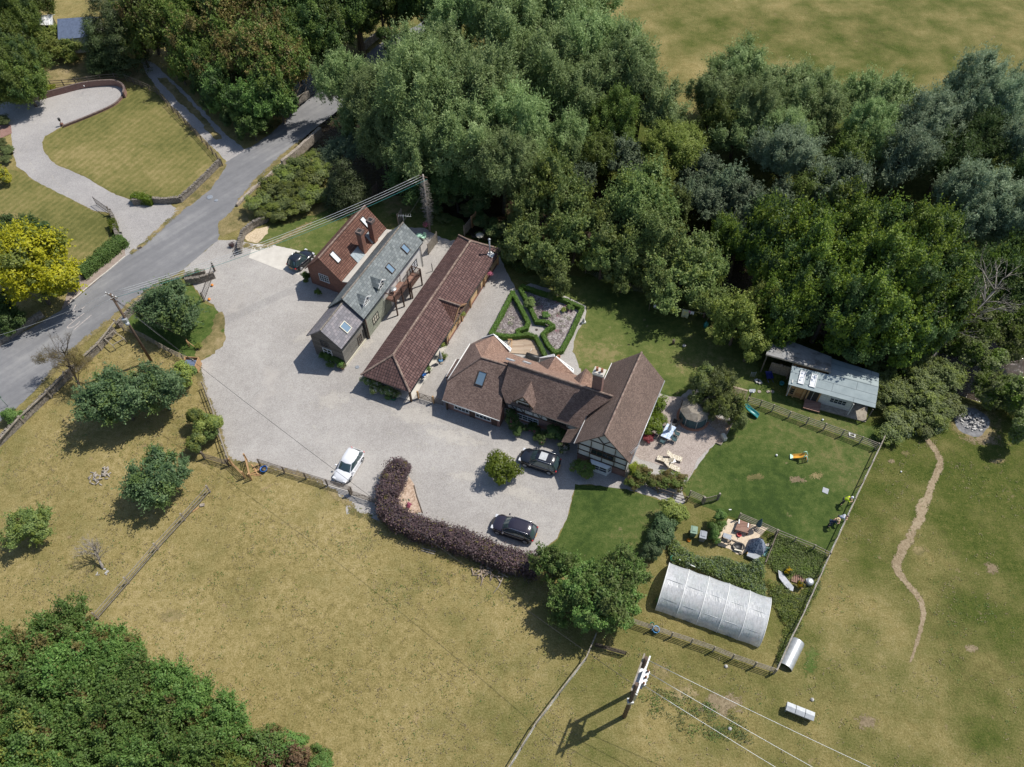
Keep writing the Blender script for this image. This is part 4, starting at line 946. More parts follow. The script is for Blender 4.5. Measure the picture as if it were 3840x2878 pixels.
tb((0,1.53),(1,1.53),.18); tb((0.015,1.6),(0.015,3.5),.2); tb((.985,1.6),(.985,3.5),.2); tb((0,3.45),(1,3.45),.2); tb((0,2.45),(.25,2.45)); tb((.75,2.45),(1,2.45)); tb((.25,2.35),(.75,2.35),.12)
tb((.25,1.6),(.25,3.4),.17); tb((.5,1.6),(.5,2.3),.14); tb((.75,1.6),(.75,3.4),.17); tb((.26,3.5),(.26,4.5),.14); tb((.5,3.5),(.5,4.75),.16); tb((.74,3.5),(.74,4.5),.14); tb((.2,4.75),(.8,4.75),.13)
tb((.5,4.85),(.36,5.75),.12); tb((.5,4.85),(.64,5.75),.12); tb((0,3.55),(.5,6.55),.16); tb((1,3.55),(.5,6.55),.16)
b.build('timber_frame',M['oak'],house)
window(house,P(i_-.01,WW/2,2.92),Wf.n,2.35,.85,4,1,'oak')
# bay window under the gable
bq=on_plane(2100+470*.315,1600+480*.315,P(i_-.45,0,0),P(i_-.45,1,0),P(i_-.45,0,1)); _,bv=Wf.uv(bq)
b=MB(); b.slab([P(i_-.5,bv-.85,1.42),P(i_-.5,bv+.85,1.42),P(i_+.1,bv+1.15,1.5),P(i_+.1,bv-1.15,1.5)],.06); b.slab([P(i_-.5,bv-.85,.45),P(i_-.5,bv+.85,.45),P(i_+.1,bv+1.15,.45),P(i_+.1,bv-1.15,.45)],.45); bo=b.build('bay_window',M['white'],house)
window(bo,P(i_-.45,bv,.92),Wf.n,1.6,.9,2,2,'white')
for s in (-1,1):
    a_=P(i_+.05,bv+s*1.1,.92); c_=P(i_-.45,bv+s*.82,.92); dd=(c_-a_) if s<0 else (a_-c_); window(bo,(a_+c_)/2,dd,.5,.9,1,2,'white')
gutter(house,P(0,-.04,3.5),P(WL,-.04,3.5),'white',.05); gutter(house,P(0,WW+.04,3.5),P(WL,WW+.04,3.5),'galv',.05)
# porch between range and wing
pa,pb_,pc_,pd=[G(1600+x*.4826,1150+y*.4826,z) for x,y,z in ((1045,1055,2.1),(1145,1060,2.1),(1195,950,3.2),(1095,960,3.2))]
slope([pa,pb_,pc_,pd],'wing_tile'); 
b=MB(); b.box(Vector((pa.x+.25,pa.y+.3,1.0)),(.14,.14,2.0)); b.build('post',M['oak'],house)
# chimney
axm=(dx,dn,UPV); cc=G(2240,1455,6.0); chimney(house,cc,.75,1.0,5.2,8.7,axm,'brick_pink',2,'concrete',False)
ae=MB(); p=G(2378,1700,3.9); ae.tube([p-UPV*.8,p+UPV*.9],.02,5); ae.tube([p+Vector((-.5,-.5,.8)),p+Vector((.5,.5,.8))],.02,5)
for k in range(9): c=p+Vector((-.45+k*.11,-.45+k*.11,.8)); ae.tube([c+Vector((.16,-.16,0)),c-Vector((.16,-.16,0))],.012,4)
ae.build('aerial',M['galv'],house)
# ---- stables and shed at the wood's edge
Q=lambda x,y,z: G(2840+x*.378,1240+y*.378,z)
sh=thing('stable_block','felt roofed stable with orange and white boarded front at the edge of the wood','stable',Q(700,640,0))
fE0,fE1=Q(308,535,2.2),Q(1170,768,2.2); fR1=Q(1203,560,2.95); fR0=Q(345,350,2.85); 
b=MB(); b.slab([fE0,fE1,fR1,fR0],.08); rr=b.build('roof',M['felt'],sh)
bR0,bR1=Q(722,272,2.3),Q(1207,425,2.3); 
b=MB(); b.slab([Q(712,430,2.93),fR1+UPV*.0,bR1,bR0],.08); b.build('roof',M['felt'],sh)
sd=(fE1-fE0).normalized(); sn=Vector((sd.y,-sd.x,0))
def sp(u,v,z): return fE0+sd*u-sn*v+Vector((0,0,z-2.2))
SLn=(fE1-fE0).length; SO=(Q(660,635,2.2)-fE0).dot(sd)
for (u0,u1,mt) in ((.3,SO-.15,'board_orange'),(SO-.15,SO+3.1,'board_white'),(SO+3.1,SLn-.3,'board_white')):
    b=MB(); v=.35 if mt!='x' and u1<SLn-.4 else 1.7; b.box(sp((u0+u1)/2,v+.05,1.0),(u1-u0,.10,2.0),(sd,sn,UPV)); b.build('wall',M[mt],sh)
b=MB(); b.box(sp(.33,1.8,1.2),(.1,3.2,2.4),(sd,sn,UPV)); b.box(sp(SLn-.35,3.0,1.1),(.1,2.6,2.2),(sd,sn,UPV)); b.box(sp(SO+3.1,1.05,1.0),(.1,1.3,2.0),(sd,sn,UPV)); b.build('wall',M['board_white'],sh)
b=MB(); b.box(sp(SLn/2,4.7,1.1),(SLn-.6,.1,2.2),(sd,sn,UPV)); b.build('wall',M['board_dark'],sh)
for u in (.3,.95,SO*.5,SO*.53+.3,SO-.25): 
    b=MB(); b.box(sp(u,.28,1.02),(.16,.12,2.04),(sd,sn,UPV)); b.build('post',M['oak_new'],sh)
b=MB(); b.box(sp(SO*.75,.27,1.0),(1.35,.06,1.9),(sd,sn,UPV)); dd=b.build('door',M['black'],sh); b=MB(); b.box(sp(SO*.75,.22,1.0),(.05,.04,1.9),(sd,sn,UPV)); b.build('handle',M['galv'],dd)
q=on_plane(2840+800*.378,1240+705*.378,sp(0,.35,0),sp(1,.35,0),sp(0,.35,1)); window(sh,q,sd,1.7,.75,4,2,'board_white')
q=on_plane(2840+345*.378,1240+600*.378,sp(0,.35,0),sp(1,.35,0),sp(0,.35,1)); window(sh,q,sd,.5,1.1,1,3,'oak_new')
b=MB(); b.slab([sp(SO-.2,-.45,.12),sp(SLn-.2,-.45,.12),sp(SLn-.2,1.7,.12),sp(SO-.2,1.7,.12)],.12); b.build('deck',M['rail'],sh)
b=MB(); b.slab([sp(SO*.6,-1.0,.3),sp(SO*.6+1.7,-1.0,.3),sp(SO*.6+1.7,.2,.42),sp(SO*.6,.2,.42)],.10); b.build('ramp',M['brown_deck'],sh)
for u in (SO+3.1,SLn-.15):
    b=MB(); b.box(sp(u,-.15,1.0),(.10,.10,2.1),(sd,sn,UPV)); b.build('post',M['board_white' if u<SLn-.5 else 'rail_dark'],sh)
for x,y in ((442,468),(555,500)): skylight(sh,(fE0,fE1,fR0),2840+x*.378,1240+y*.378,.62,1.5,'blind','white')
# corrugated open shelter behind
cs=thing('corrugated_shelter','open shelter with rusty corrugated iron roof joined behind the stable','shelter',Q(400,250,0))
b=MB(); c0,c1,c2_,c3=Q(88,235,3.2),Q(730,410,3.2),Q(737,262,2.7),Q(125,25,2.7); b.slab([c0,c1,c2_,c3],.05); b.build('roof',M['corr'],cs)
b=MB(); b.beam(c0-UPV*.12,c1-UPV*.12,.1,.14); b.build('fascia',M['rail'],cs)
b=MB(); d2=(c1-c0).normalized(); n2=Vector((-d2.y,d2.x,0)); o1=c0+d2*((Q(365,320,3.2)-c0).dot(d2)); b.face([o1-UPV*.15+n2*.3,c1-UPV*.15-d2*.35+n2*.3,c1-UPV*.9-d2*.35+n2*.3,o1-UPV*.9+n2*.3]); b.build('wall',M['board_orange'],cs)
for p in (c0+d2*.15+n2*.15,c0+d2*((o1-c0).length)+n2*.15,c3+d2*.3-n2*.2,c2_-d2*.3-n2*.2):
    b=MB(); b.box(Vector((p.x,p.y,(p.z-.1)/2)),(.14,.14,p.z-.1),(d2,n2,UPV)); b.build('post',M['rail_dark'],cs)
# ---- far roofs at the top left
ow=thing('slate_roofed_cottage','distant cottage with plain blue slate roof among the trees','house',F(155,60,0))
rA,rB,rC,rD=[G(x*.4826,y*.4826,z) for x,y,z in ((450,310,2.6),(720,285,2.6),(715,130,4.3),(444,148,4.3))]
b=MB(); b.slab([rA,rB,rC,rD],.1); bk=(rC-rB); bk.z=0; b.slab([rD,rC,rC+bk-UPV*1.7,rD+bk-UPV*1.7],.1); b.build('roof',M['bluefelt'],ow)
b=MB(); c=(rA+rB+rC+rD)/4+bk*.3
p0,p1=rA+(rC-rB)*.08,rB+(rC-rB)*.08; p2=p1+bk*1.8; p3=p0+bk*1.8
for a_,c_ in ((p0,p1),(p1,p2),(p2,p3),(p3,p0)): b.face([Vector((a_.x,a_.y,0)),Vector((c_.x,c_.y,0)),Vector((c_.x,c_.y,2.5)),Vector((a_.x,a_.y,2.5))])
b.build('wall',M['render'],ow)
gh=thing('greenhouse','white framed glass conservatory near the blue slate roof','greenhouse',G(165,80,0))
rA,rB,rC,rD=[G(x*.4826,y*.4826,z) for x,y,z in ((245,190,2.1),(415,200,2.1),(405,120,2.9),(248,128,2.9))]
b=MB(); b.slab([rA,rB,rC,rD],.04); b.slab([rD,rC,rC+(rC-rB)*.9-UPV*1.4,rD+(rD-rA)*.9-UPV*1.4],.04); b.build('roof',M['blind'],gh)
b=MB()
for k in range(6): b.beam(rA.lerp(rB,k/5)+UPV*.04,rD.lerp(rC,k/5)+UPV*.04,.07,.07)
b.beam(rA,rB,.09,.09); b.beam(rD+UPV*.03,rC+UPV*.03,.1,.1); b.build('glazing_bars',M['white'],gh)
b=MB(); b.face([Vector((rA.x,rA.y,0)),Vector((rB.x,rB.y,0)),rB,rA]); b.face([Vector((rB.x,rB.y,0)),Vector((rC.x,rC.y,0)),rC,rB]); b.build('wall',M['glass'],gh)
# ---------------------------------------------------------------- vegetation
LF={}
LF['green']=leafmat('leaf_green',(0.150,0.220,0.047),.4)
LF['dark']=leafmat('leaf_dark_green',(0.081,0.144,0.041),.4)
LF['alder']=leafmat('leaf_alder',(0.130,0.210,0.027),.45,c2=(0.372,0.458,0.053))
LF['willow']=leafmat('leaf_willow',(0.245,0.347,0.130),.35,c2=(0.456,0.565,0.261),rough=.6)
LF['silver']=leafmat('leaf_silver_willow',(0.251,0.332,0.195),.35,c2=(0.462,0.573,0.377),rough=.6,hue=.015)
LF['fruit']=leafmat('leaf_fruit_tree',(0.161,0.234,0.068),.4,c2=(0.348,0.408,0.137))
LF['orchard']=leafmat('leaf_orchard',(0.097,0.162,0.068),.45,c2=(0.227,0.308,0.138))
LF['light']=leafmat('leaf_light_green',(0.218,0.276,0.057),.4,c2=(0.391,0.414,0.103))
LF['lime']=leafmat('leaf_lime',(.25,.32,.03),.35,c2=(.45,.45,.06))
LF['gold']=leafmat('leaf_gold',(0.414,0.414,0.018),.40,c2=(0.690,0.650,0.035),hue=.005)
LF['brown']=leafmat('leaf_turning',(0.208,0.176,0.058),.4,c2=(.30,.24,.085))
LF['tan']=leafmat('leaf_withered',(.22,.15,.075),.4,c2=(.36,.26,.15))
LF['copper']=leafmat('leaf_copper',(0.124,0.089,0.097),.5,c2=(0.231,0.128,0.126),hue=.01)
LF['hazel']=leafmat('leaf_hazel',(0.133,0.248,0.059),.4,c2=(0.267,0.397,0.103))
LF['conifer']=leafmat('leaf_conifer',(0.065,0.098,0.031),.4,trans=.12)
LF['box']=leafmat('leaf_box',(0.090,0.172,0.026),.35,c2=(0.135,0.209,0.038),trans=.15)
LF['laurel']=leafmat('leaf_laurel',(0.132,0.204,0.019),.45,c2=(0.240,0.276,0.036),rough=.4)
LF['bluegrey']=leafmat('leaf_bluegrey',(0.156,0.215,0.122),.35,c2=(0.286,0.351,0.221))
LF['weed']=leafmat('leaf_weeds',(0.136,0.179,0.061),.45,c2=(0.272,0.315,0.114))
LF['flower_y']=leafmat('petal_yellow',(.70,.48,.01),.2,c2=(.85,.62,.02),hue=0)
LF['flower_p']=leafmat('petal_pink',(.62,.18,.28),.3,c2=(.8,.35,.45),hue=0)
LF['flower_w']=leafmat('petal_white',(.75,.70,.60),.15,c2=(.85,.8,.72),hue=0)
LF['red']=leafmat('leaf_red',(.25,.05,.06),.4,c2=(.4,.1,.1),hue=0)
LF['apple']=plain('fruit_skin',(.50,.38,.06),(.40,.22,.04),.5,8)
def leafmesh(name, C, Nn, size, asp, lv, mats, mi=None, along=None, fold=.0):
    """C centres (n,3); Nn leaf normals; along: preferred long axis"""
    n=len(C); rng=np.random.default_rng(n+7)
    Nn=Nn/np.maximum(np.linalg.norm(Nn,axis=1,keepdims=True),1e-6)
    a=rng.normal(size=(n,3)) if along is None else along+rng.normal(size=(n,3))*.45
    U=a-Nn*(a*Nn).sum(1,keepdims=True); U/=np.maximum(np.linalg.norm(U,axis=1,keepdims=True),1e-6); V=np.cross(Nn,U)
    s=(size*(.65+.7*rng.random(n)))[:,None] if np.isscalar(size) else (size*(.65+.7*rng.random(n)))[:,None]
    co=np.empty((n,4,3),dtype=np.float32)
    co[:,0]=C-U*s; co[:,1]=C-V*s*asp+U*s*.1; co[:,2]=C+U*s; co[:,3]=C+V*s*asp+U*s*.1
    me=bpy.data.meshes.new(name); me.vertices.add(4*n); me.vertices.foreach_set('co',co.reshape(-1))
    me.loops.add(4*n); me.loops.foreach_set('vertex_index',np.arange(4*n,dtype=np.int32)); me.polygons.add(n)
    me.polygons.foreach_set('loop_start',np.arange(0,4*n,4,dtype=np.int32)); me.polygons.foreach_set('loop_total',np.full(n,4,dtype=np.int32))
    for q in (mats if isinstance(mats,(list,tuple)) else [mats]): me.materials.append(q)
    if mi is not None: me.polygons.foreach_set('material_index',mi.astype(np.int32))
    at=me.attributes.new('lv','FLOAT','FACE'); at.data.foreach_set('value',np.clip(lv,0,1).astype(np.float32))
    me.update(); me.validate()
    return me
def sph(rng,n):
    v=rng.normal(size=(n,3)); return v/np.linalg.norm(v,axis=1,keepdims=True)
def crown_mesh(name, seed, rad, hr, style, leaf, count, mats, mixm=0.0, lobes=None):
    """crown about the origin: radius rad, half height hr. Big lobes carry puffs, puffs carry leaves."""
    rng=np.random.default_rng(seed)
    nl=lobes or max(4,int(5+rad*.9))
    # lobes
    if style=='conifer':
        L=[]
        for k in range(26):
            t=k/25; z=-hr+2*hr*t; r=rad*(1-t)**.8*.8
            for j in range(max(1,int(7*(1-t)))):
                a=rng.random()*6.28; L.append((math.cos(a)*r,math.sin(a)*r,z,rad*.30*(1-t*.6)))
        L=np.array(L)
    else:
        d=sph(rng,nl*3); d=d[d[:,2]>-.55][:nl]; lr=rad*(.28+.22*rng.random(len(d)))
        c=d*np.array([rad,rad,hr])*(.58+.16*rng.random(len(d)))[:,None]
        L=np.concatenate([c,lr[:,None]],1); L=np.vstack([L,[0,0,hr*.10,rad*.56]])
    # puffs on lobes
    pr=rad*.115+.20 if style!='willow' else rad*.10+.22
    Pf=[]
    for x,y,z,r in L:
        k=int(7*(r/pr)**2*.62)+3; d=sph(rng,k); d[:,2]=d[:,2]*.8+.12
        q=np.array([x,y,z])+d*r*(.66+.48*rng.random(k))[:,None]*np.array([1,1,min(1.1,hr/rad+.1)])
        Pf.append(np.concatenate([q,(pr*(.40+1.15*rng.random(k)**1.6))[:,None],d],1))
    Pf=np.vstack(Pf)
    # drop puffs deep inside
    e=np.sqrt((Pf[:,0]/rad)**2+(Pf[:,1]/rad)**2+(Pf[:,2]/hr)**2); keep=(e>.42)|(rng.random(len(Pf))<.25); Pf=Pf[keep]
    tone=rng.random(len(Pf))
    w=Pf[:,3]**2; idx=rng.choice(len(Pf),size=count,p=w/w.sum())
    d=sph(rng,count); out=Pf[idx][:,4:7]; d=d+out*.55; d/=np.linalg.norm(d,axis=1,keepdims=True)
    rr=Pf[idx][:,3]*(rng.random(count)**.42)*1.12
    if style=='willow': C=Pf[idx][:,:3]+d*rr[:,None]*np.array([.8,.8,1.25]); al=out*.6+np.array([0,0,.5])+d*.5
    elif style=='conifer': C=Pf[idx][:,:3]+d*rr[:,None]*np.array([1.2,1.2,.5]); al=out+np.array([0,0,-.2])
    elif style=='spiky': C=Pf[idx][:,:3]+d*rr[:,None]*np.array([1,1,1.2]); al=out+np.array([0,0,.8])
    else: C=Pf[idx][:,:3]+d*rr[:,None]*np.array([1,1,.8]); al=None
    Nn=d*.45+out*.5+np.array([0,0,.62])+rng.normal(size=(count,3))*.34
    if style!='conifer' and rad>1.5:      # shoots that stand out of the puffs
        ns=int(count*(.42 if style in('willow','spiky') else .26)); nsh=max(20,ns//9); b_=rng.choice(len(Pf),size=nsh,p=w/w.sum())
        sd=Pf[b_][:,4:7]*.8+np.array([0,0,.55 if style!='willow' else .35])+rng.normal(size=(nsh,3))*.35; sd/=np.linalg.norm(sd,axis=1,keepdims=True)
        sl=Pf[b_][:,3]*(.8+1.1*rng.random(nsh)); k_=np.arange(ns)%nsh; t_=rng.random(ns)
        C[:ns]=Pf[b_][k_][:,:3]+sd[k_]*(sl[k_]*(.35+t_))[:,None]+rng.normal(size=(ns,3))*leaf*.7; idx[:ns]=b_[k_]
        if al is not None: al[:ns]=sd[k_]
    lv=.32+.36*tone[idx]*.9+.34*(rng.random(count)-.35)
    asp={'willow':.30,'conifer':.34,'spiky':.5}.get(style,.62)
    mi=None
    if mixm: 
        pick=(tone<mixm)[idx]|(rng.random(count)<mixm*.3); mi=pick.astype(np.int32)
    return leafmesh(name,C,Nn,leaf,asp,lv,mats,mi,al)
PROTO={}; SHR=.93
def proto(style,size,var,mat,mixmat=None,mixm=0.0):
    key=(style,size,var,mat,mixmat,mixm)
    if key in PROTO: return PROTO[key]
    # counts and leaf sizes give leaf clusters of about a hand to an arm
    rad={'s':1.2,'m':2.6,'l':5.2}[size]; cnt={'s':5600,'m':20000,'l':56000}[size]; leaf={'s':.080,'m':.115,'l':.155}[size]
    if style=='willow': leaf*=1.15; cnt=int(cnt*1.15)
    hr=rad*{'broad':.85,'willow':.92,'conifer':1.5,'spiky':.9}.get(style,.85)
    mats=[LF[mat]]+([LF[mixmat]] if mixmat else [])
    me=crown_mesh('crown_'+style,hash(key[:3])%1000+var*17 if False else (len(PROTO)*31+var*7+5),rad,hr,style,leaf,cnt,mats,mixm)
    PROTO[key]=(me,rad,hr); return PROTO[key]
def trunk_mesh(key,h,r,seed,limbs=5,mat='bark',spread=.24):
    rng=random.Random(seed); b=LMB()
    lean=Vector((rng.uniform(-.08,.08),rng.uniform(-.08,.08),1)); pts=[Vector((0,0,-.3))+lean*0]
    pts+= [Vector((lean.x*h*t+rng.uniform(-.06,.06)*r*3,lean.y*h*t+rng.uniform(-.06,.06)*r*3,h*t)) for t in (.0,.2,.4,.62,.85,1.0)]
    b.tube(pts,[r*1.5,r*1.25,r,r*.85,r*.62,r*.4,r*.15],9)
    for k in range(limbs):
        t=rng.uniform(.32,.8); a=2*math.pi*(k+rng.random()*.6)/limbs; s=Vector((lean.x*h*t,lean.y*h*t,h*t)); L=h*spread*rng.uniform(.7,1.2)
        d=Vector((math.cos(a),math.sin(a),.75)); e=s+d*L; m_=s.lerp(e,.5)+Vector((0,0,L*.12))
        b.tube([s,m_,e],[r*.5,r*.33,r*.08],6)
        for j in range(2):
            f=m_.lerp(e,.3+.4*j); g_=f+Vector((math.cos(a+(.9 if j else -.9)),math.sin(a+(.9 if j else -.9)),.8))*L*.45; b.tube([f,g_],[r*.2,r*.05],5)
    return b
TRK={}
RND=random.Random(4)
def tree(px,py,rp,h,style,mat,label,name=None,cat='tree',group=None,zc=None,squash=1.0,mixmat=None,mixm=0.0,trunk=True,fullpx=False,sx=1.0,rz=None,tmat='bark',var=None):
    """px,py: crown centre in the 2212-wide view, rp crown radius there, h total height in m"""
    k=1 if fullpx else 1.736
    zc_=zc if zc is not None else h*.56
    c=G(px*k,py*k,zc_); rm=rp*k*mpp(c)
    size='s' if rm<1.75 else ('m' if rm<3.6 else 'l')
    v=RND.randrange(3) if var is None else var
    me,rad,hr=proto(style,size,v,mat,mixmat,mixm)
    s=rm/rad*SHR; hs=(h-zc_)/hr*1.0*squash
    hs=min(hs,s*1.5)
    nm=name or ('tree' if cat=='tree' else 'shrub'); t=thing(nm,label,cat,(c.x,c.y,relief(c.x,c.y)),0,group)
    o=bpy.data.objects.new('crown' if trunk or cat=='tree' else 'foliage',me); COL.objects.link(o); o.parent=t; o.location=(0,0,zc_-relief(c.x,c.y)); o.rotation_euler=(0,0,RND.random()*6.28 if rz is None else rz)
    o.scale=(s*sx,s,hs)
    if trunk:
        th=h*.70; kk=(size,v,tmat)
        if kk not in TRK:
            H0={'s':2.5,'m':5,'l':10}[size]; ob=trunk_mesh(kk,H0,H0*.028+.03,v*13+len(TRK),6).build('trunk',M[tmat],None); TRK[kk]=(ob.data,H0); ob.parent=t; tr_=ob
        else:
            tr_=bpy.data.objects.new('trunk',TRK[kk][0]); COL.objects.link(tr_); tr_.parent=t
        q=th/TRK[kk][1]; tr_.scale=(q,q,q); tr_.rotation_euler=(0,0,RND.random()*6.28)
    return t
POS_=[]
def trees(rows, style, mat, labels, **kw):
    for i,r in enumerate(rows):
        px,py,rp,h=r[:4]; l=labels[i] if i<len(labels) else labels[-1]
        k2=dict(kw); 
        if len(r)>4: k2.update(r[4])
        st=k2.pop('style',style); ma=k2.pop('mat',mat)
        tree(px,py,rp,h,st,ma,l,**k2)
# ---- willows behind the barns, left mass
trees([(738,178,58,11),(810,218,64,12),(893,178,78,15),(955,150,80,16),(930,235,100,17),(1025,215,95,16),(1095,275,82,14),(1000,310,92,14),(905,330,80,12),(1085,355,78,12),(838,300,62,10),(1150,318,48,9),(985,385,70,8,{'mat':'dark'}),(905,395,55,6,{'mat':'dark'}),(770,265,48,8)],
 'willow','willow',
 ['feathery grey green willow overhanging the road beside the stone parapet','willow crown between the road and the big domed willows','tall willow with pale top nearest the road gap','tallest domed willow crown behind the grey slate roofs','broad rounded willow crown in the middle of the left mass','high willow crown right of the tallest dome','sloping willow crown at the right shoulder of the left mass','large willow flank facing the brick cottage','willow flank above the dark conifer','lower right willow flank above the fruit trees','shaded willow side over the river bank','narrow willow crown with drooping edge at the right end of the mass','dark shaded tree under the willows behind the ivy covered pole','low dark tree under the willows behind the brick cottage','willow side branch crown over the parapet'],group='willows behind the barns')
trees([(1000,55,72,14),(1060,35,80,15),(1120,80,88,16),(1165,20,80,15),(1225,60,88,16),(1195,150,84,15),(1275,120,84,15),(1330,175,80,14),(1260,205,76,12),(1385,215,70,12),(1420,262,52,9),(1330,265,62,10,{'mat':'green'}),(1228,300,44,9),(1225,345,34,7),(1290,330,50,7,{'mat':'green'}),(1280,15,50,12),(1345,118,50,12)],
 'willow','willow',
 ['willow at the top edge next to the road','willow crown touching the top of the picture','billowing willow crown of the upper row','willow crown at the top edge of the upper row','crest willow of the upper row bordering the open field','inner willow of the upper row','willow with a sunlit shoulder facing the field','willow sloping down along the field edge','shaded inner willow above the slim poplar shaped willow','low willow beside the dry field corner','smallest willow at the lower end of the field edge row','dark green tree below the field edge willows','slim upright willow standing in the dark gap','short willow below the slim upright one','dark bush tree over the river gap','small willow crown at the field corner of the top edge','small willow bump on the field side'],group='willows along the open field')
trees([(1545,215,66,10),(1600,185,74,11),(1665,215,76,11),(1720,200,60,10),(1595,275,70,9),(1690,290,66,9),(1640,245,60,11),(1765,255,46,8),(1530,290,44,8,{'mat':'green'}),(1800,235,44,7),(1860,225,48,8),(1915,232,54,9),(1880,300,60,10),(1835,330,54,8,{'mat':'green'})],
 'willow','willow',
 ['bushy green willow left end of the middle clump by the field','rounded willow at the top of the middle clump','willow with ragged crown in the middle clump','willow on the right of the middle clump','lower willow of the middle clump above the pale round bush tree','willow above the silver dome','inner willow crown of the middle clump','small willow closing the middle clump','dark tree at the left foot of the middle clump','small pale willow in the dip of the tree line','low willow right of the dip in the tree line','willow left of the large silver willow','green willow in front of the silver pair','dark tree in the hollow left of the silver pair'],group='willows of the middle clump')
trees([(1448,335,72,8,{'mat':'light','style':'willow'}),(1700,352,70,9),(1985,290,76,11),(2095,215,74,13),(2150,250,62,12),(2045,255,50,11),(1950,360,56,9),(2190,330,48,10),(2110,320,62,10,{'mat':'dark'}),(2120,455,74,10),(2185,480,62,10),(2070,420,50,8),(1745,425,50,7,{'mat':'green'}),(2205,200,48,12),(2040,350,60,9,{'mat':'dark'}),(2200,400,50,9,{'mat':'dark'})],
 'willow','silver',
 ['pale yellow green rounded willow by the river bend','silver domed willow standing alone in front of the dark trees','silver willow with hanging branches left of the tallest silver crown','tallest silver willow of the right tree line','silver willow right of the tallest one','silver willow shoulder between two taller crowns','lower silver willow over the dark hollow','silver willow at the right edge half way down','dark leaved tree between the silver willows','large silver willow above the dead tree','silver willow at the right edge above the dead tree','small silver willow left of the large low one','green bush tree right of the silver dome','silver willow cut by the right edge','dark tree in the deep shade of the silver willows','dark tree at the right edge between silver willows'],group='silver willows')
trees([(1505,385,46,6),(1560,400,44,6),(1610,430,46,6),(1640,480,42,6),(1535,450,42,5),(1480,420,36,5),(1400,395,34,5),(1345,350,40,6),(1255,385,36,5),(1700,440,40,6),(1790,420,50,7),(1830,400,46,7),(1590,510,40,5)],
 'broad','bluegrey',['dull grey green shrub crown number %s along the shaded river bank'%w for w in ('first from the river bend',)]+['grey green sallow bush on the shaded river bank'],group='sallow bushes on the shaded river bank',cat='bush',name='sallow_bush')
for i,o in enumerate([o for o in bpy.data.objects if o.get('group')=='sallow bushes on the shaded river bank']): o['label']='grey green sallow bush on the shaded river bank among the willows'
# ---- near side of the river
trees([(1208,400,58,10),(1222,470,58,9),(1150,450,42,8),(1135,520,50,6),(1185,560,48,5.5),(1240,520,52,7),(1205,600,36,4.2)],
 'broad','fruit',['tall conical green tree behind the end of the red barn','dense green tree below the conical one by the barn','green tree beside the willow flank','fruit tree hanging over the gravel by the barn end','fruit tree at the top of the hedge garden','fruit tree between the hedge garden and the river','small fruit tree branch crown over the rose garden hedge'],group='fruit trees by the barn end',mixmat='light',mixm=.12)
trees([(1385,450,74,10),(1395,520,70,9),(1318,500,50,8),(1300,560,44,6),(1360,560,46,7),(1440,555,60,7),(1500,560,62,7.5),(1470,625,66,6.5),(1532,600,42,6),(1415,610,44,5.5),(1345,600,36,4.5),(1425,395,40,7,{'mat':'light'}),(1530,650,46,5),(1465,445,32,6)],
 'broad','fruit',['tall domed green tree beside the brown river pool','broad green tree below the domed one','green tree leaning to the river pool','pear tree with a visible trunk at the lawn edge','pear tree crown above the shaded lawn','apple tree crown left above the washing line','large apple tree behind the washing line','spreading apple tree directly above the washing','apple tree crown right of the washing line','low apple crown left of the washing line','small fruit tree at the edge of the shaded lawn','pale topped small tree behind the domed green tree','apple tree crown shading the end of the washing line','narrow green tree right of the domed tree'],group='fruit trees along the garden lawn',mixmat='light',mixm=.10)
trees([(1592,700,52,6.5),(1640,665,44,7.5),(1620,745,34,5)],'broad','light',['light yellow green tree beside the stable roof','light green tree behind the yellow green one','lowest light green tree crown left of the stable'],group='light green trees by the stable')
trees([(1565,500,32,8),(1598,528,34,8),(1650,480,44,9),(1690,520,66,11),(1658,560,46,9),(1735,500,60,11),(1760,570,78,12),(1825,450,44,10),(1835,530,76,12),(1905,500,58,11),(1900,590,84,13),(1975,540,70,12),(2030,500,50,10),(2040,580,56,11),(1720,640,72,10),(1790,660,80,11),(1870,680,84,11),(1960,650,76,11),(1700,700,54,7),(1850,740,60,7),(1945,730,62,8),(2040,660,60,9),(1680,600,46,9),(2010,720,50,7)],
 'broad','alder',
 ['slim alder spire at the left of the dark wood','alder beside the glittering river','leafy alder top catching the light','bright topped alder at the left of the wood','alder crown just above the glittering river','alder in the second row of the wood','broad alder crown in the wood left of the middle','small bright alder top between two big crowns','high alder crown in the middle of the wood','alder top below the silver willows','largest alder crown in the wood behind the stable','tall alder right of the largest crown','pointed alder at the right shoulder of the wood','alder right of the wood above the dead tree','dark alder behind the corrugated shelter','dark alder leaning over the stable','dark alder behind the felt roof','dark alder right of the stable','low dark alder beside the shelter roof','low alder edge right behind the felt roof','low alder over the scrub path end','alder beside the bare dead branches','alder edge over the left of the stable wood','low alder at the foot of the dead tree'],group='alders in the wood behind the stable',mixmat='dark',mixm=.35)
trees([(2120,700,50,5),(2180,690,46,5),(2080,760,46,4),(2190,745,42,4),(2150,840,44,3.5),(2200,860,44,4),(2128,858,30,2.2),(2205,930,36,4),(2140,785,34,3)],'broad','weed',['low green bush by the river at the right edge'],trunk=False,group='low bushes by the river at the right edge',cat='bush',name='bush',mixmat='alder',mixm=.4)
trees([(1905,804,33,2.16),(1935,854,40,2.30),(1985,834,46,2.45),(2010,884,37,1.87),(1950,904,35,1.87),(1925,934,28,1.58),(2040,804,42,2.45),(1900,864,24,1.58),(1995,924,22,1.30),(1975,784,37,2.52),(2050,874,31,1.87)],'spiky','weed',['nettle and elder thicket bush right of the stable'],group='thicket bushes right of the stable',cat='bush',name='thicket_bush',mixmat='light',mixm=.3,trunk=False)
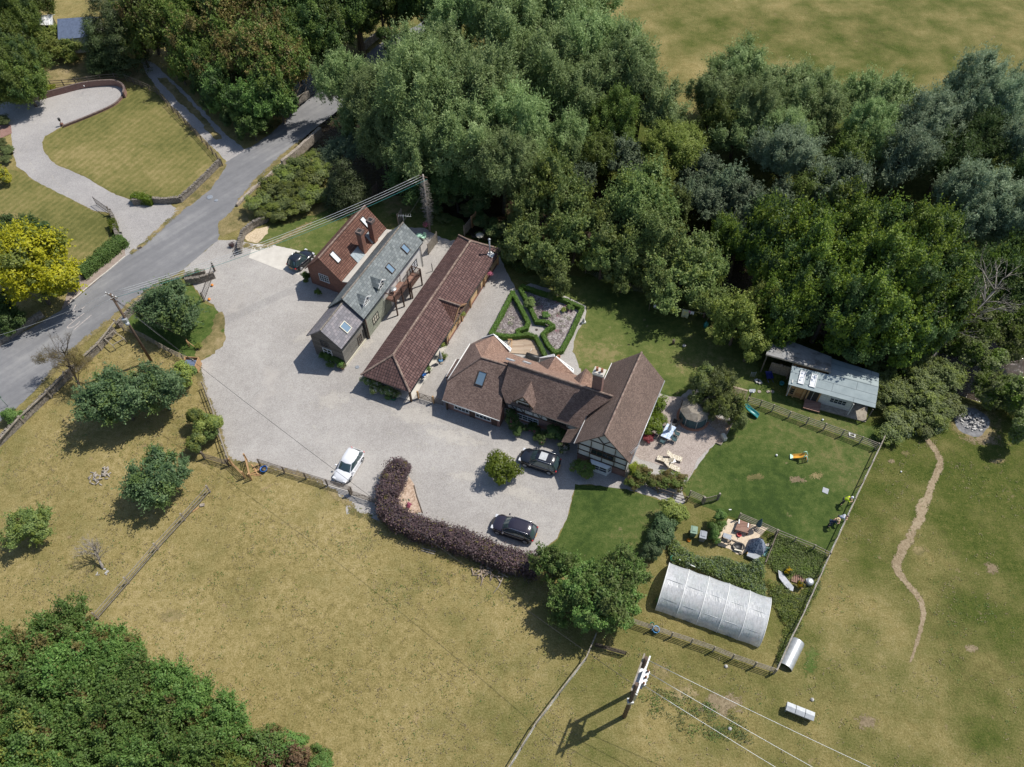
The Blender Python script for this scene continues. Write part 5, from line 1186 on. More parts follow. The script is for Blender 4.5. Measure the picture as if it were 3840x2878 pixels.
trees([(2150,590,46,8),(2195,620,46,8),(2105,600,44,8),(2195,560,44,9),(2140,650,40,6),(2205,680,36,5),(2090,655,36,6)],'broad','dark',['dark tree in the deep shade under the large silver willow','dark tree at the right edge below the silver willow','dark tree left under the large silver willow','dark tree at the right edge half hidden by the silver willow','dark tree behind the dead branches','low dark tree at the right edge behind the dead branches','dark tree left of the dead branches'],group='dark trees behind the dead tree',mixmat='alder',mixm=.25)  # dark trees added to fill a gap where only deep shadow and river lie
# ---- top left woods
trees([(14,30,56,11),(62,-12,46,10),(52,138,54,8,{'style':'willow'}),(20,165,60,8,{'style':'willow'}),(50,180,44,7,{'style':'willow'}),(-10,90,50,9,{'style':'willow'})],'willow','green',
 ['grey green tree in the top left corner','grey green tree behind the white greenhouse','weeping birch with hanging twigs beside the far drive','weeping birch cut by the left edge','lowest weeping birch crown over the far gravel','weeping birch at the left edge above'],group='weeping trees at the far left',mixmat='dark',mixm=.3)
trees([(225,45,62,11),(262,85,44,9),(205,95,36,8),(240,15,40,11)],'conifer','conifer',['tall dark conifer right of the blue slate roof','dark conifer beside the farm track','lower dark conifer over the dry verge','dark conifer at the top edge'],group='dark conifers by the farm track',trunk=False,cat='tree')
trees([(310,30,60,12),(372,30,64,13),(350,80,50,10),(410,85,60,11),(300,95,34,7),(430,20,66,13),(405,128,38,8),(388,148,22,5)],'broad','green',
 ['green tree above the farm track','tall green tree left of the turning maple','green tree shading the farm track','green tree left of the brown tinged maple','small pale bush tree at the top of the track','tall dark tree at the top left of the wood','green tree beside the track verge','low tree on the hedge bank of the track'],group='trees above the farm track',mixmat='brown',mixm=.15)
trees([(520,65,76,12),(590,80,70,12),(560,150,82,12),(500,150,62,10),(625,150,52,11)],'broad','brown',['brown tinged maple crown at its highest point','brown tinged maple crown next to the dark wood','wide turning maple crown with rusty leaves','left flank of the turning maple above the track','right flank of the maple over the road'],group='turning maples by the road',mixmat='green',mixm=.45)
trees([(476,203,42,7),(545,225,56,7),(600,215,46,7),(440,160,36,7),(530,250,36,4.5),(545,275,34,4),(484,216,26,4)],'broad','hazel',['green bush tree at the foot of the maple','hazel at the corner of the track and the road','hazel by the roadside fence','hazel on the bank beside the track','rounded hazel bush at the road corner','low hazel at the tip of the corner','low hazel along the track'],group='hazels between the track and the road',mixmat='dark',mixm=.3)
trees([(425,190,18,3),(455,220,18,3),(488,255,18,3),(520,288,15,2.4),(394,163,16,3)],'broad','dark',['dark hedge bush along the farm track bank'],group='hedge bushes along the farm track',cat='bush',name='hedge_bush',trunk=False)
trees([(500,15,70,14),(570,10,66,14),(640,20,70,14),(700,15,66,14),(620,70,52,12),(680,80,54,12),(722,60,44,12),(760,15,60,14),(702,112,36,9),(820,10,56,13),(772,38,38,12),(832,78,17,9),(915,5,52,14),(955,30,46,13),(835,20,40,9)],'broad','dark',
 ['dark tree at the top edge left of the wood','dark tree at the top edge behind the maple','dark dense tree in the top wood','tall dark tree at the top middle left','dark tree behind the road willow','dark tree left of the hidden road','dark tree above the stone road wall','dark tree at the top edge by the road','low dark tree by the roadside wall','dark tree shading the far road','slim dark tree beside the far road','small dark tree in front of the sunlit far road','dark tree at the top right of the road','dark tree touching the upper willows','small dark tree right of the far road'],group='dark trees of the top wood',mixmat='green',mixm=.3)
trees([(118,105,30,3),(150,110,28,3),(95,85,30,3.5),(130,80,24,3)],'broad','light',['yellow green garden shrub below the blue roof'],group='garden shrubs below the blue slate roof',cat='bush',name='garden_shrub',trunk=False,mixmat='green',mixm=.4)
tree(58,100,9,2.2,'conifer','gold','small golden conifer among the dark trees at the far left',name='golden_conifer',cat='bush',trunk=False)
trees([(97,190,12,1),(82,198,10,1),(112,188,9,.9)],'broad','lime',['lime green shrub behind the curved brick wall'],group='lime shrubs behind the brick wall',cat='bush',name='garden_shrub',trunk=False)
trees([(250,8,26,2.5),(292,45,22,3,{'mat':'light'}),(330,45,18,2.5)],'broad','green',['shrub in the distant back garden'],group='shrubs in the distant garden',cat='bush',name='garden_shrub',trunk=False)
# ---- left garden
g_=[(62,590,84,8),(30,560,58,7.5),(98,625,52,5.5),(70,655,44,5),(20,640,50,6),(100,560,44,6.5)]
tree(62,594,104,8.8,'broad','gold','big rounded golden leaved tree at the left edge beside the road',name='golden_tree',mixmat='light',mixm=.22)
trees([(12,490,26,4),(50,492,30,3.5),(95,510,26,3),(120,540,22,2.6),(150,590,22,2.2),(160,610,16,2),(20,700,34,3),(-5,670,40,4)],'broad','dark',['dark green hedge bush behind the golden tree'],group='hedge bushes around the golden tree',cat='bush',name='hedge_bush',trunk=False)
tree(2,375,23,2.4,'broad','gold','small rounded yellow green bush at the left edge by the gravel drive',name='garden_bush',cat='bush',trunk=False,mixmat='light',mixm=.3)
trees([(4,262,16,1.2),(12,325,16,1),(4,310,16,1),(10,345,14,.9)],'broad','weed',['low green border shrub beside the far gravel drive'],group='border shrubs beside the far drive',cat='bush',name='garden_shrub',trunk=False)
tree(372,655,66,5.4,'spiky','orchard','rounded dark green apple tree inside the yard wall by the gate',name='apple_tree',mixmat='fruit',mixm=.12)
tree(262,870,74,5.6,'spiky','orchard','large spreading dark green tree of the left pair in the dry orchard, its left half',name='apple_tree',mixmat='fruit',mixm=.10)
tree(345,850,64,5.4,'spiky','orchard','right half of the spreading orchard tree below the leaning pole',name='apple_tree',mixmat='fruit',mixm=.10)
tree(337,1030,62,5.2,'spiky','orchard','round dark green orchard tree above the wooden rail fence',name='apple_tree',mixmat='fruit',mixm=.15)
tree(52,1135,44,3.8,'broad','fruit','small loose apple tree near the left edge of the dry field',name='apple_tree',mixmat='light',mixm=.3)
tree(402,808,30,3.0,'broad','light','small pollarded tree by the wooden meter box at the fence corner',name='small_tree',mixmat='fruit',mixm=.3)
trees([(428,900,22,3.2),(452,920,28,3.0),(425,950,26,2.6)],'broad','light',['pale leafed sapling over the yard fence'],group='pale saplings over the yard fence',name='sapling',mixmat='fruit',mixm=.4)
# ---- bottom left copse
cop=[(150,1345,60,6),(95,1390,60,6,{'mixm':.3}),(215,1400,62,6.5),(270,1420,52,6),(20,1420,64,6.5),(150,1440,66,7),(310,1455,60,6.5),(220,1480,66,7),(80,1490,66,7),(370,1490,60,6.5),(290,1530,66,7),(150,1555,68,7),(435,1520,58,6.3),(10,1530,60,7),(370,1570,66,7),(480,1555,56,6),(230,1600,66,7),(60,1600,70,7,{'mat':'light','mixmat':'hazel','mixm':.6}),(140,1640,62,7,{'mat':'light','mixmat':'hazel','mixm':.6}),(440,1620,60,6.5),(320,1645,66,7),(525,1590,48,5.8),(570,1600,44,5.5),(20,1660,70,7,{'mat':'light','mixmat':'hazel','mixm':.6}),(620,1590,36,4.8),(515,1650,50,6,{'mixmat':'light','mixm':.5}),(210,1680,60,7),(590,1645,44,5.5,{'mixmat':'tan','mixm':.5}),(645,1630,38,5,{'mixmat':'tan','mixm':.75}),(690,1615,24,4),(700,1650,30,4.2),(420,1690,60,7)]
cl=['hazel at the upper tip of the copse below the rail fence','hazel left of the upper tip','hazel at the top right of the copse','hazel on the field edge, third from the upper tip','olive tinged tree at the left edge of the copse','hazel crown behind the upper tip','hazel on the field edge above the middle','hazel crown in the upper middle of the copse','dark gap hazel at the left of the copse','hazel on the field edge in the middle','inner hazel of the middle of the copse','inner hazel left of the middle','hazel bulging into the field in the middle','hazel at the left edge half way down','inner hazel under the bulging one','hazel on the field edge below the bulge','inner hazel above the bright green mound','bright green mound tree at the lower left','bright green mound tree right of the first','inner hazel in the lower middle','lower middle hazel at the bottom edge','hazel with upright shoots on the field edge','hazel on the field edge at the lower right','bright green mound tree in the bottom left corner','small upright hazel at the lower right field edge','hazel with yellow leaves at the bottom edge','hazel at the bottom edge left part','hazel with withered tan leaves','mostly withered tan tree in the copse','thin hazel shoot clump at the right end of the copse','thin hazel at the bottom right of the copse','hazel at the bottom edge in the middle']
for r,l in zip(cop,cl):
    kw=dict(r[4]) if len(r)>4 else {}; ma=kw.pop('mat','hazel'); kw.setdefault('mixmat','brown'); kw.setdefault('mixm',.1)
    tree(r[0],r[1]+14,r[2]*.98,r[3],'spiky',ma,l,group='trees of the bottom left copse',name='hazel_tree',**kw)
# ---- trees by the polytunnel and hedge
for (x,y,r,h,l) in ((1190,1235,46,4.8,'upright hornbeam beside the end of the copper hedge'),(1235,1270,54,5,'dense hornbeam left of the middle of the group'),(1300,1275,70,5.8,'largest hornbeam of the group left of the polytunnel'),(1360,1240,50,5,'hornbeam touching the front lawn'),(1285,1330,54,4.6,'lower hornbeam spreading over the fence'),(1350,1300,56,4.4,'bright hornbeam close to the polytunnel'),(1215,1310,44,3.6,'low hornbeam over the dry grass')):
    tree(x,y,r,h,'broad','hazel',l,group='hornbeams left of the polytunnel',name='hornbeam',mixmat='fruit',mixm=.35)
tree(1085,1011,37,2.9,'broad','laurel','round bright green laurel bush standing alone on the gravel',name='laurel_bush',cat='bush',trunk=False)
tree(1452,1105,30,2.2,'broad','light','light green rounded shrub at the end of the front lawn hedge',name='garden_shrub',cat='bush',trunk=False)
trees([(1432,1135,26,2.1),(1415,1165,26,2.1),(1402,1190,22,1.8)],'broad','orchard',['dark glossy hedge shrub beside the front lawn'],group='dark hedge shrubs beside the front lawn',cat='bush',name='hedge_shrub',trunk=False)
trees([(1555,1120,18,1.9),(1548,1140,17,1.8),(1545,1158,14,1.6)],'broad','hazel',['leafy hedge shrub at the left of the sand play area'],group='hedge shrubs left of the sand play area',cat='bush',name='hedge_shrub',trunk=False)
trees([(1415,880,26,2.4),(1402,915,24,2.2),(1420,905,18,1.6)],'broad','laurel',['green shrub against the right wall of the cross wing'],group='shrubs against the right wall of the cross wing',cat='bush',name='garden_shrub',trunk=False)
tree(1400,945,13,.8,'broad','red','low red leaved plant at the foot of the cross wing',name='red_plant',cat='plant',trunk=False)
trees([(1365,1020,15,1.7),(1378,1012,12,1.5)],'spiky','lime',['bright lime climber at the corner of the timbered gable'],group='lime climber at the gable corner',cat='bush',name='climber',trunk=False)
trees([(1390,1030,24,1.8),(1375,1045,20,1.3),(1410,1040,20,1.6),(1445,1035,22,1.7),(1470,1045,24,1.6),(1430,1050,16,1.3)],'broad','green',['rambling rose bush along the garden fence'],group='rose bushes along the garden fence',cat='bush',name='rose_bush',trunk=False,mixmat='brown',mixm=.25)
tree(1258,1012,24,1.5,'broad','green','hydrangea with pale purple flowers below the timbered gable',name='hydrangea',cat='bush',trunk=False,mixmat='flower_p',mixm=.05)
trees([(1105,908,18,2.1),(1118,925,16,1.4),(1198,935,22,1.8),(1170,945,16,1.2),(1150,925,15,1.0),(1215,968,14,1.0,{'mixmat':'flower_w','mixm':.25})],'broad','dark',['dark climbing shrub against the farmhouse front','low dark shrub left of the rose bed','rounded dark shrub near the porch','low shrub before the farmhouse window','small rose with pink blooms before the farmhouse','white flowering shrub beside the porch'],group='shrubs before the farmhouse front',cat='bush',name='garden_shrub',trunk=False,mixmat='flower_p',mixm=.03)
trees([(707,770,17,1.1),(722,778,17,1.1),(735,785,12,.9)],'broad','box',['clipped evergreen shrub below the outbuilding window'],group='shrubs below the outbuilding window',cat='bush',name='garden_shrub',trunk=False)
trees([(795,822,16,1.7),(815,835,16,1.7),(838,845,15,1.5),(855,850,10,1.2)],'broad','fruit',['rambling rose with cream blooms on the barn end'],group='cream rose along the barn end',cat='bush',name='climbing_rose',trunk=False,mixmat='flower_w',mixm=.16)
tree(660,598,11,1.7,'broad','box','dark evergreen shrub at the brick cottage corner by the black car',name='garden_shrub',cat='bush',trunk=False)
tree(687,632,8,1.0,'broad','box','small round plant below the brick cottage window',name='garden_shrub',cat='bush',trunk=False)
tree(745,390,50,6.5,'conifer','conifer','dark bushy conifer on the lawn behind the brick cottage',name='conifer',trunk=False,squash=1.1)
tree(742,322,40,4,'willow','bluegrey','blue grey willow shrub by the stone road parapet',name='willow_shrub',cat='bush',trunk=False)
trees([(1040,470,22,1.8),(1070,490,24,2),(1100,500,22,2.2),(1010,455,22,1.6),(980,430,24,2),(1040,445,26,3),(935,450,20,1.6),(1125,480,26,3),(960,470,16,1.2)],'broad','weed',['scrub bush on the bank behind the barn terrace'],group='scrub bushes behind the barn terrace',cat='bush',name='scrub_bush',trunk=False,mixmat='dark',mixm=.4)
sc=[(555,440,26,2.2),(580,410,28,2.4),(610,385,28,2.4),(640,362,28,2.6),(670,350,26,2.6),(600,440,28,2.2),(632,415,30,2.5),(665,392,28,2.5),(693,372,24,2.4),(640,450,26,2),(670,430,26,2.2),(610,462,22,1.6),(690,420,20,2),(575,462,20,1.6)]
trees(sc,'broad','weed',['bramble mound on the bank beside the road parapet'],group='bramble mounds beside the road',cat='bush',name='bramble',trunk=False,mixmat='light',mixm=.35)
# weeping patio tree (airy)
trees([(1515,845,34,4.2),(1555,835,40,4.8),(1560,880,38,4.2),(1595,900,26,3.2),(1520,815,26,4),(1530,885,20,3)],'willow','weed',['feathery crown of the leaning patio tree'],group='feathery crowns of the leaning patio tree',name='patio_tree',mixmat='light',mixm=.25,trunk=False)
def wood(b,a,c,r0,r1,k=4,seed=0,wob=.06):
    a,c=Vector(a),Vector(c); L=(c-a).length; pts=[a.lerp(c,i/k)+Vector([mn.noise(Vector((i*1.3+seed,j*3.1,seed)))*wob*L*(0 if i in(0,) else 1) for j in range(3)]) for i in range(k+1)]
    b.tube(pts,[r0+(r1-r0)*i/k for i in range(k+1)],7); return pts
ptr=[o for o in bpy.data.objects if o.get('group')=='feathery crowns of the leaning patio tree']
b=MB(); base=F(1452,925,0); tp=F(1545,850,3.4); p_=wood(b,base,tp,.17,.08,5,2,.08); wood(b,p_[3],F(1585,880,3.3),.07,.03,3,4); wood(b,p_[3],F(1520,820,3.6),.07,.03,3,6); wood(b,p_[4],F(1560,835,4),.05,.02,3,8)
o0=ptr[0]; tb_=b.build('trunk',M['bark'],o0)
for o in ptr: o['label']='feathery olive green tree leaning over the patio and round playhouse'
# ---- bare trees
def bare_tree(name,label,base,top,h,r,seed,mat='bark_pale',nb=9,twigs=26,spread=1.0,depth=2):
    t=thing(name,label,'tree',(base.x,base.y,0)); b=MB(); rng=random.Random(seed)
    pts=wood(b,base,top,r,r*.35,7,seed,.05)
    def br(p,d,L,r,dep):
        e=p+d*L; q=[p,p.lerp(e,.5)+Vector((rng.uniform(-.1,.1),rng.uniform(-.1,.1),rng.uniform(-.05,.12)))*L,e]; b2.tube(q,[r,r*.65,r*.2],5)
        if dep:
            for k in range(rng.randint(3,4)):
                s=q[1].lerp(e,rng.random()); nd=(d+Vector((rng.uniform(-.8,.8),rng.uniform(-.8,.8),rng.uniform(-.5,.8)))).normalized(); br(s,nd,L*rng.uniform(.45,.7),r*.45,dep-1)
    b2=MB()
    for k in range(nb):
        p=pts[3+k%5] if len(pts)>7 else pts[-1]; d=((top-base).normalized()*.5+Vector((rng.uniform(-1,1),rng.uniform(-1,1),rng.uniform(-.1,.9)))).normalized(); br(p,d,spread*rng.uniform(.6,1.2),r*.35,depth)
    b.build('trunk',M[mat],t); b2.build('branches',M[mat],t); return t
bare_tree('dead_tree','tall bleached dead tree leaning out of the wood at the right edge',F(1985,800,0),F(2150,628,7.5),9,.24,5,'bark_pale',22,spread=3.3,depth=2)
bare_tree('dead_tree','bare grey broken tree standing in the dry orchard field',F(222,1228,0),F(205,1185,1.6),2.5,.15,8,'bark_pale',18,spread=1.25,depth=3)
lt=bare_tree('leaning_tree','crooked lichen covered tree leaning over the roadside wall',F(192,880,0),F(140,765,4.2),4.5,.17,11,'bark',18,spread=1.9,depth=3)
def leafclump(parent,name,c,rad,mat,count,leaf,seed=0,flat=.7,style='broad'):
    me=crown_mesh(name,seed,rad,rad*flat,style,leaf,count,[LF[mat]] if mat in LF else [M[mat]]); o=bpy.data.objects.new(name,me); COL.objects.link(o); off=BASE.get(parent.name,Vector((0,0,0))); o.parent=parent; o.location=Vector(c)-off; return o
for i,(x,y,z,r) in enumerate(((100,770,3.2,1.0),(140,778,3.8,1.3),(180,790,3.6,1.1),(165,765,4,.9))): leafclump(lt,'lichen_twigs',F(x,y,z),r*1.15,'brown',2600,.06,i,.6,'willow')
# ivy and twig covered pole
iv=thing('ivy_pole','utility pole wrapped in dead ivy behind the slate house, purple flowers at its foot','utility pole',(G(1613,868)))
b=MB(); pb0=G(1613,868,0); pt=pb0+UPV*9.0; b.tube([pb0,pt],[.15,.11],9); b.build('pole',M['bark_pale'],iv)
b=MB(); rng=random.Random(3)
for k in range(420):
    z=rng.uniform(1.0,8.2); a=rng.random()*6.28; L=rng.uniform(.3,.85)*(1.1-abs(z-4.5)/7); s=pb0+Vector((math.cos(a)*.12,math.sin(a)*.12,z)); e=s+Vector((math.cos(a),math.sin(a),rng.uniform(-.5,.5)))*L; b.tube([s,e],[.022,.008],4)
b.build('dead_ivy',M['bark_pale'],iv)
b=MB(); b.beam(pt-UPV*.3+Vector((-.5,.2,0)),pt-UPV*.3+Vector((.5,-.2,0)),.08,.08); b.build('crossarm',M['pole'],iv)
leafclump(iv,'flowers',pb0+UPV*1.3+Vector((-.2,-.2,0)),.35,'flower_p',260,.05,1)
# ---- clipped hedges
def hedge_run(name,label,pts,w,h,mat,cat='hedge',group=None,per=900,leaf=.05,closed=False,amp=.02,core=True,mixmat=None,mixm=0,round_=0):
    pts=[Vector((p.x,p.y,0)) for p in pts]; t=thing(name,label,cat,pts[0],0,group)
    P=pts+([pts[0]] if closed else []); Lt=sum((b_-a).length for a,b_ in zip(P[:-1],P[1:])); n=int(per*Lt)
    rng=np.random.default_rng(int(abs(pts[0].x*91+pts[0].y*37))%9999)
    C=[];D=[]
    for a,b_ in zip(P[:-1],P[1:]):
        L=(b_-a).length; k=int(n*L/Lt); d=(b_-a)/max(L,1e-6); nn=Vector((-d.y,d.x,0)); tt=rng.random(k)*(L+w*.6)-w*.3
        per_=2*h+w; q=rng.random(k)*per_; x=np.where(q<h,-w/2,np.where(q<h+w,q-h-w/2,w/2)); z=np.where(q<h,q,np.where(q<h+w,h,per_-q))
        dn=np.where(q<h,-1,np.where(q<h+w,0,1)); dz=((q>=h)&(q<h+w))*1.0
        if round_: z=z-np.where(dz>0,(np.abs(x)/(w/2))**3*round_*h*.5,0)
        lump=1+amp*4*np.array([mn.noise(Vector((a.x+d.x*u,a.y+d.y*u,zz*1.2))) for u,zz in zip(tt*1.4,z)])
        px=a.x+d.x*tt+nn.x*x*lump; py=a.y+d.y*tt+nn.y*x*lump; pz=z*lump
        c=np.stack([px,py,pz],1)+rng.normal(size=(k,3))*amp*1.6
        C.append(c); D.append(np.stack([nn.x*dn,nn.y*dn,dz],1))
    C=np.vstack(C); D=np.vstack(D); C-=np.array(pts[0]); Nn=D+rng.normal(size=C.shape)*.5+np.array([0,0,.2])
    mats=[LF[mat]]+([LF[mixmat]] if mixmat else []); mi=(rng.random(len(C))<mixm) if mixmat else None
    me=leafmesh('foliage',C,Nn,leaf,.6,.2+.6*rng.random(len(C)),mats,mi); o=bpy.data.objects.new('foliage',me); COL.objects.link(o); o.parent=t
    if core:
        b=MB()
        for a,b_ in zip(P[:-1],P[1:]):
            d=(b_-a).normalized(); b.beam(a-d*w*.36+UPV*(h*.47),b_+d*w*.36+UPV*(h*.47),w*.84,h*.94)
        b.build('inner_growth',LF[mat],t)
    return t
hp=lambda pts:[Vector((p.x,p.y,0)) for p in pts]
hedge_run('box_hedge','low clipped box hedge around the left triangular rose bed',hp(HEDL),.42,.62,'box',closed=True,group='box hedges of the rose garden',leaf=.055)
hedge_run('box_hedge','low clipped box hedge around the larger right hand rose bed',hp(HEDR),.42,.62,'box',closed=True,group='box hedges of the rose garden',leaf=.055)
hedge_run('box_hedge','curved clipped box hedge around the timber deck',Z(1800,800,.4521,(325,1010),(400,1000),(460,1020),(500,1090),(540,1175),z=.6),.42,.62,'box',group='box hedges of the rose garden',leaf=.055)
ch=[(860,1010),(850,1040),(838,1070),(838,1100),(860,1122),(900,1140),(950,1155),(1000,1172),(1050,1190),(1100,1210),(1150,1222)]
hedge_run('copper_hedge','long purple brown copper hedge bending around the gravel drive',[F(x,y,.9) for x,y in ch],1.55,1.5,'copper',amp=.13,leaf=.085,per=2300,mixmat='brown',mixm=.07,core=True)
trees([(868,1005,18,1.93),(845,1035,21,2.02),(836,1070,22,2.02),(842,1105,22,2.02),(870,1128,20,1.85),(905,1142,18,1.68),(940,1153,18,1.68),(975,1163,18,1.68),(1010,1175,18,1.68),(1045,1187,18,1.68),(1080,1200,18,1.68),(1112,1212,18,1.68)],'spiky','copper',['copper leaved bush merging into the long copper hedge'],group='bushes of the copper hedge',cat='bush',name='copper_bush',trunk=False,mixmat='brown',mixm=.06)
hedge_run('roadside_hedge','clipped green hedge beside the road at the far drive mouth',Z(0,700,.4826,(940,430),(880,470),(800,540),(720,600),(650,665),z=.6),1.5,1.1,'hazel',amp=.09,leaf=.08,per=1500)
hedge_run('ivy_hedge','short bright green ivy clump on the curved stone wall',Z(0,700,.4826,(1040,75),(1100,85),(1160,100),z=.8),.9,1.0,'laurel',amp=.06,leaf=.07,per=1300)
hedge_run('ivy_hedge','bright green ivy on the stone wall by the iron gate',Z(0,700,.4826,(868,270),(885,330),z=.8),.7,1.0,'laurel',amp=.06,leaf=.07,per=1300)
# ---- ground cover nobody could count
def scrub(name,poly,n,h,mats,leaf,seed=0,cl=.35,kind='stuff',style=None):
    rng=np.random.default_rng(seed); P=[(p.x,p.y) for p in poly]; xs=[p[0] for p in P]; ys=[p[1] for p in P]
    def inside(x,y):
        c=False; j=len(P)-1
        for i in range(len(P)):
            if (P[i][1]>y)!=(P[j][1]>y) and x<(P[j][0]-P[i][0])*(y-P[i][1])/(P[j][1]-P[i][1])+P[i][0]: c=not c
            j=i
        return c
    C=[];T=[]
    while len(C)<n:
        x=rng.uniform(min(xs),max(xs)); y=rng.uniform(min(ys),max(ys))
        if inside(x,y) and relief(x,y)>-.6: C.append((x,y))
    out=[];tn=[]
    m_=max(8,leaf and int(34*cl/.35))
    for x,y in C:
        hh=h*(.35+.65*(.5+mn.noise(Vector((x*.45,y*.45,seed))))); k=m_; a=rng.random(k)*6.28; r=cl*np.sqrt(rng.random(k)); z=hh*(.25+.75*rng.random(k))*(1-(r/cl)**2*.45)
        out.append(np.stack([x+np.cos(a)*r,y+np.sin(a)*r,relief(x,y)+z],1)); tn.append(np.full(k,rng.random()))
    C=np.vstack(out); tone=np.concatenate(tn); Nn=rng.normal(size=C.shape)*.5+np.array([0,0,.9])
    mi=(tone*len(mats)).astype(np.int32).clip(0,len(mats)-1); me=leafmesh(name,C,Nn,leaf,.5,.2+.6*rng.random(len(C)),[LF[q] for q in mats],mi)
    o=bpy.data.objects.new(name,me); COL.objects.link(o); tag(o,kind=kind); return o
scrub('undergrowth',S((2500,2010),(2560,2070),(2620,2110),(2700,2105),(2790,2140),(2850,2110),(2850,2170),(2860,2260),(2800,2210),(2700,2170),(2600,2130),(2530,2115)),520,1.5,['weed','fruit','bluegrey','green'],.09,1,.42)
scrub('undergrowth',S((2905,2010),(2960,2025),(3100,2080),(3080,2150),(3040,2170),(3000,2160),(2960,2170),(2900,2130),(2870,2110)),460,.7,['weed','green'],.06,2,.35)
scrub('undergrowth',S((2880,2180),(2930,2200),(2960,2230),(3000,2240),(3030,2200),(3060,2170),(3075,2190),(3040,2260),(3005,2330),(2960,2420),(2940,2480),(2915,2500),(2930,2420),(2950,2350),(2920,2290),(2890,2250)),420,.7,['weed','light','green'],.06,3,.32)
scrub('undergrowth',S((1480,770),(1560,800),(1760,800),(1900,850),(2000,1000),(1960,1030),(1900,990),(1850,900),(1700,850),(1560,830),(1470,810)),520,1.0,['weed','dark','green'],.08,4,.4)
scrub('undergrowth',S((1200,430),(1400,650),(1800,700),(2200,720),(2600,900),(2800,1080),(3000,1180),(3300,1260),(3500,1360),(3900,1420),(3900,1250),(3500,1240),(3000,1050),(2700,960),(2400,780),(2100,640),(1500,520),(1250,400))[::1],1700,1.6,['dark','weed','green'],.13,5,.6)
scrub('undergrowth',S((3320,1350),(3480,1330),(3700,1420),(3900,1480),(3900,1700),(3780,1560),(3700,1500),(3590,1470),(3560,1540),(3540,1620),(3400,1640),(3330,1600)),700,1.1,['weed','green','bluegrey'],.08,6,.42)
scrub('weeds',Z(2200,2200,.452,(440,880),(620,860),(820,900),(1040,980),(1180,1060),(1420,1230),(1330,1290),(1100,1250),(880,1280),(760,1130),(520,1080)),60,.35,['weed','hazel'],.06,7,.45)
scrub('roadside_weeds',Z(1000,0,.5427,(0,950),(300,680),(320,640),(150,760),(20,860),(-60,930)),120,.35,['brown','weed'],.05,8,.3)
scrub('bedding_plants',hp(HEDR),26,.35,['weed','fruit','flower_p'],.05,9,.3); scrub('bedding_plants',hp(HEDL),24,.45,['weed','fruit','flower_w'],.05,10,.32)
for i,(x,y,r,h,ma,l) in enumerate(((1148,652,15,1.2,'fruit','loose shrub rose in the left rose bed'),(1178,682,9,.8,'hazel','low rose in the left rose bed'),(1218,670,7,.5,'light','small pale shrub at the top of the right rose bed'),(1232,664,8,.7,'box','clipped green shrub in the right corner of the rose bed'),(1188,640,9,.8,'weed','shaded shrub under the tree in the rose bed'),(1178,722,8,.5,'weed','low rose near the deck'))):
    tree(x,y,r,h,'broad',ma,l,name='rose_shrub',cat='plant',trunk=False)
for x,y in ((1705,1236),(1730,1265)): tree(x,y,9,.9,'broad','flower_y','bright yellow ragwort clump in the wild corner '+('above the rowing board' if y<1250 else 'below the rowing board'),name='ragwort',cat='plant',trunk=False,mixmat='weed',mixm=.4)

def tufts(name,n,region,mats,leaf,seed,k=4,thr=.0,spread=.16):
    rng=np.random.default_rng(seed); C=[];T=[]
    (x0,x1,y0,y1)=region; c=0
    while c<n:
        x=rng.uniform(x0,x1); y=rng.uniform(y0,y1)
        if mn.noise(Vector((x*.22,y*.22,seed)))+.6*mn.noise(Vector((x*.9,y*.9,seed)))<thr+rng.uniform(-.3,.3): c+=.02; continue
        c+=1; p=Vector((x,y,0)); v=p-Vector((0,0,CAMH)); z=v.dot(CF); px,py=v.dot(CR)/z*FOC+1920,v.dot(CD)/z*FOC+1439
        if any(inpoly(px,py,q) for q in NOTUFT): continue
        a=rng.random(k)*6.28; r=spread*np.sqrt(rng.random(k)); C.append(np.stack([x+np.cos(a)*r,y+np.sin(a)*r,.03+.07*rng.random(k)],1)); T.append(np.full(k,rng.random()))
    C=np.vstack(C); T=np.concatenate(T); Nn=rng.normal(size=C.shape)*.4+np.array([0,0,1.]); mi=(T*len(mats)).astype(np.int32).clip(0,len(mats)-1)
    me=leafmesh(name,C,Nn,leaf,.5,.2+.6*rng.random(len(C)),[LF[q] for q in mats],mi); o=bpy.data.objects.new(name,me); COL.objects.link(o); tag(o,kind='stuff')
def inpoly(x,y,P):
    c=False; j=len(P)-1
    for i in range(len(P)):
        if (P[i][1]>y)!=(P[j][1]>y) and x<(P[j][0]-P[i][0])*(y-P[i][1])/(P[j][1]-P[i][1])+P[i][0]: c=not c
        j=i
    return c
NOTUFT=[[(-900,1500),(0,1000),(900,200),(1700,-200),(2200,700),(3000,1150),(3900,1400),(3900,1100),(4600,1500),(4600,-900),(-1500,-900)],
  [(-900,2100),(-50,1680),(440,1210),(740,1360),(850,1740),(1400,1920),(2000,2160),(2480,2330),(2920,2520),(3330,1640),(3450,1500),(2600,1000),(1700,300),(600,600),(-500,1300)]]
LF['straw']=leafmat('leaf_straw',(.36,.29,.17),.3,c2=(.50,.43,.28),hue=0)
tufts('grass_tufts',5200,(-48,60,12,62),['hazel','straw','light','straw'],.06,21,5,.1,.28)
tufts('dry_tufts',4200,(-60,5,12,60),['straw','hazel','straw','straw'],.06,22,5,.05,.3)
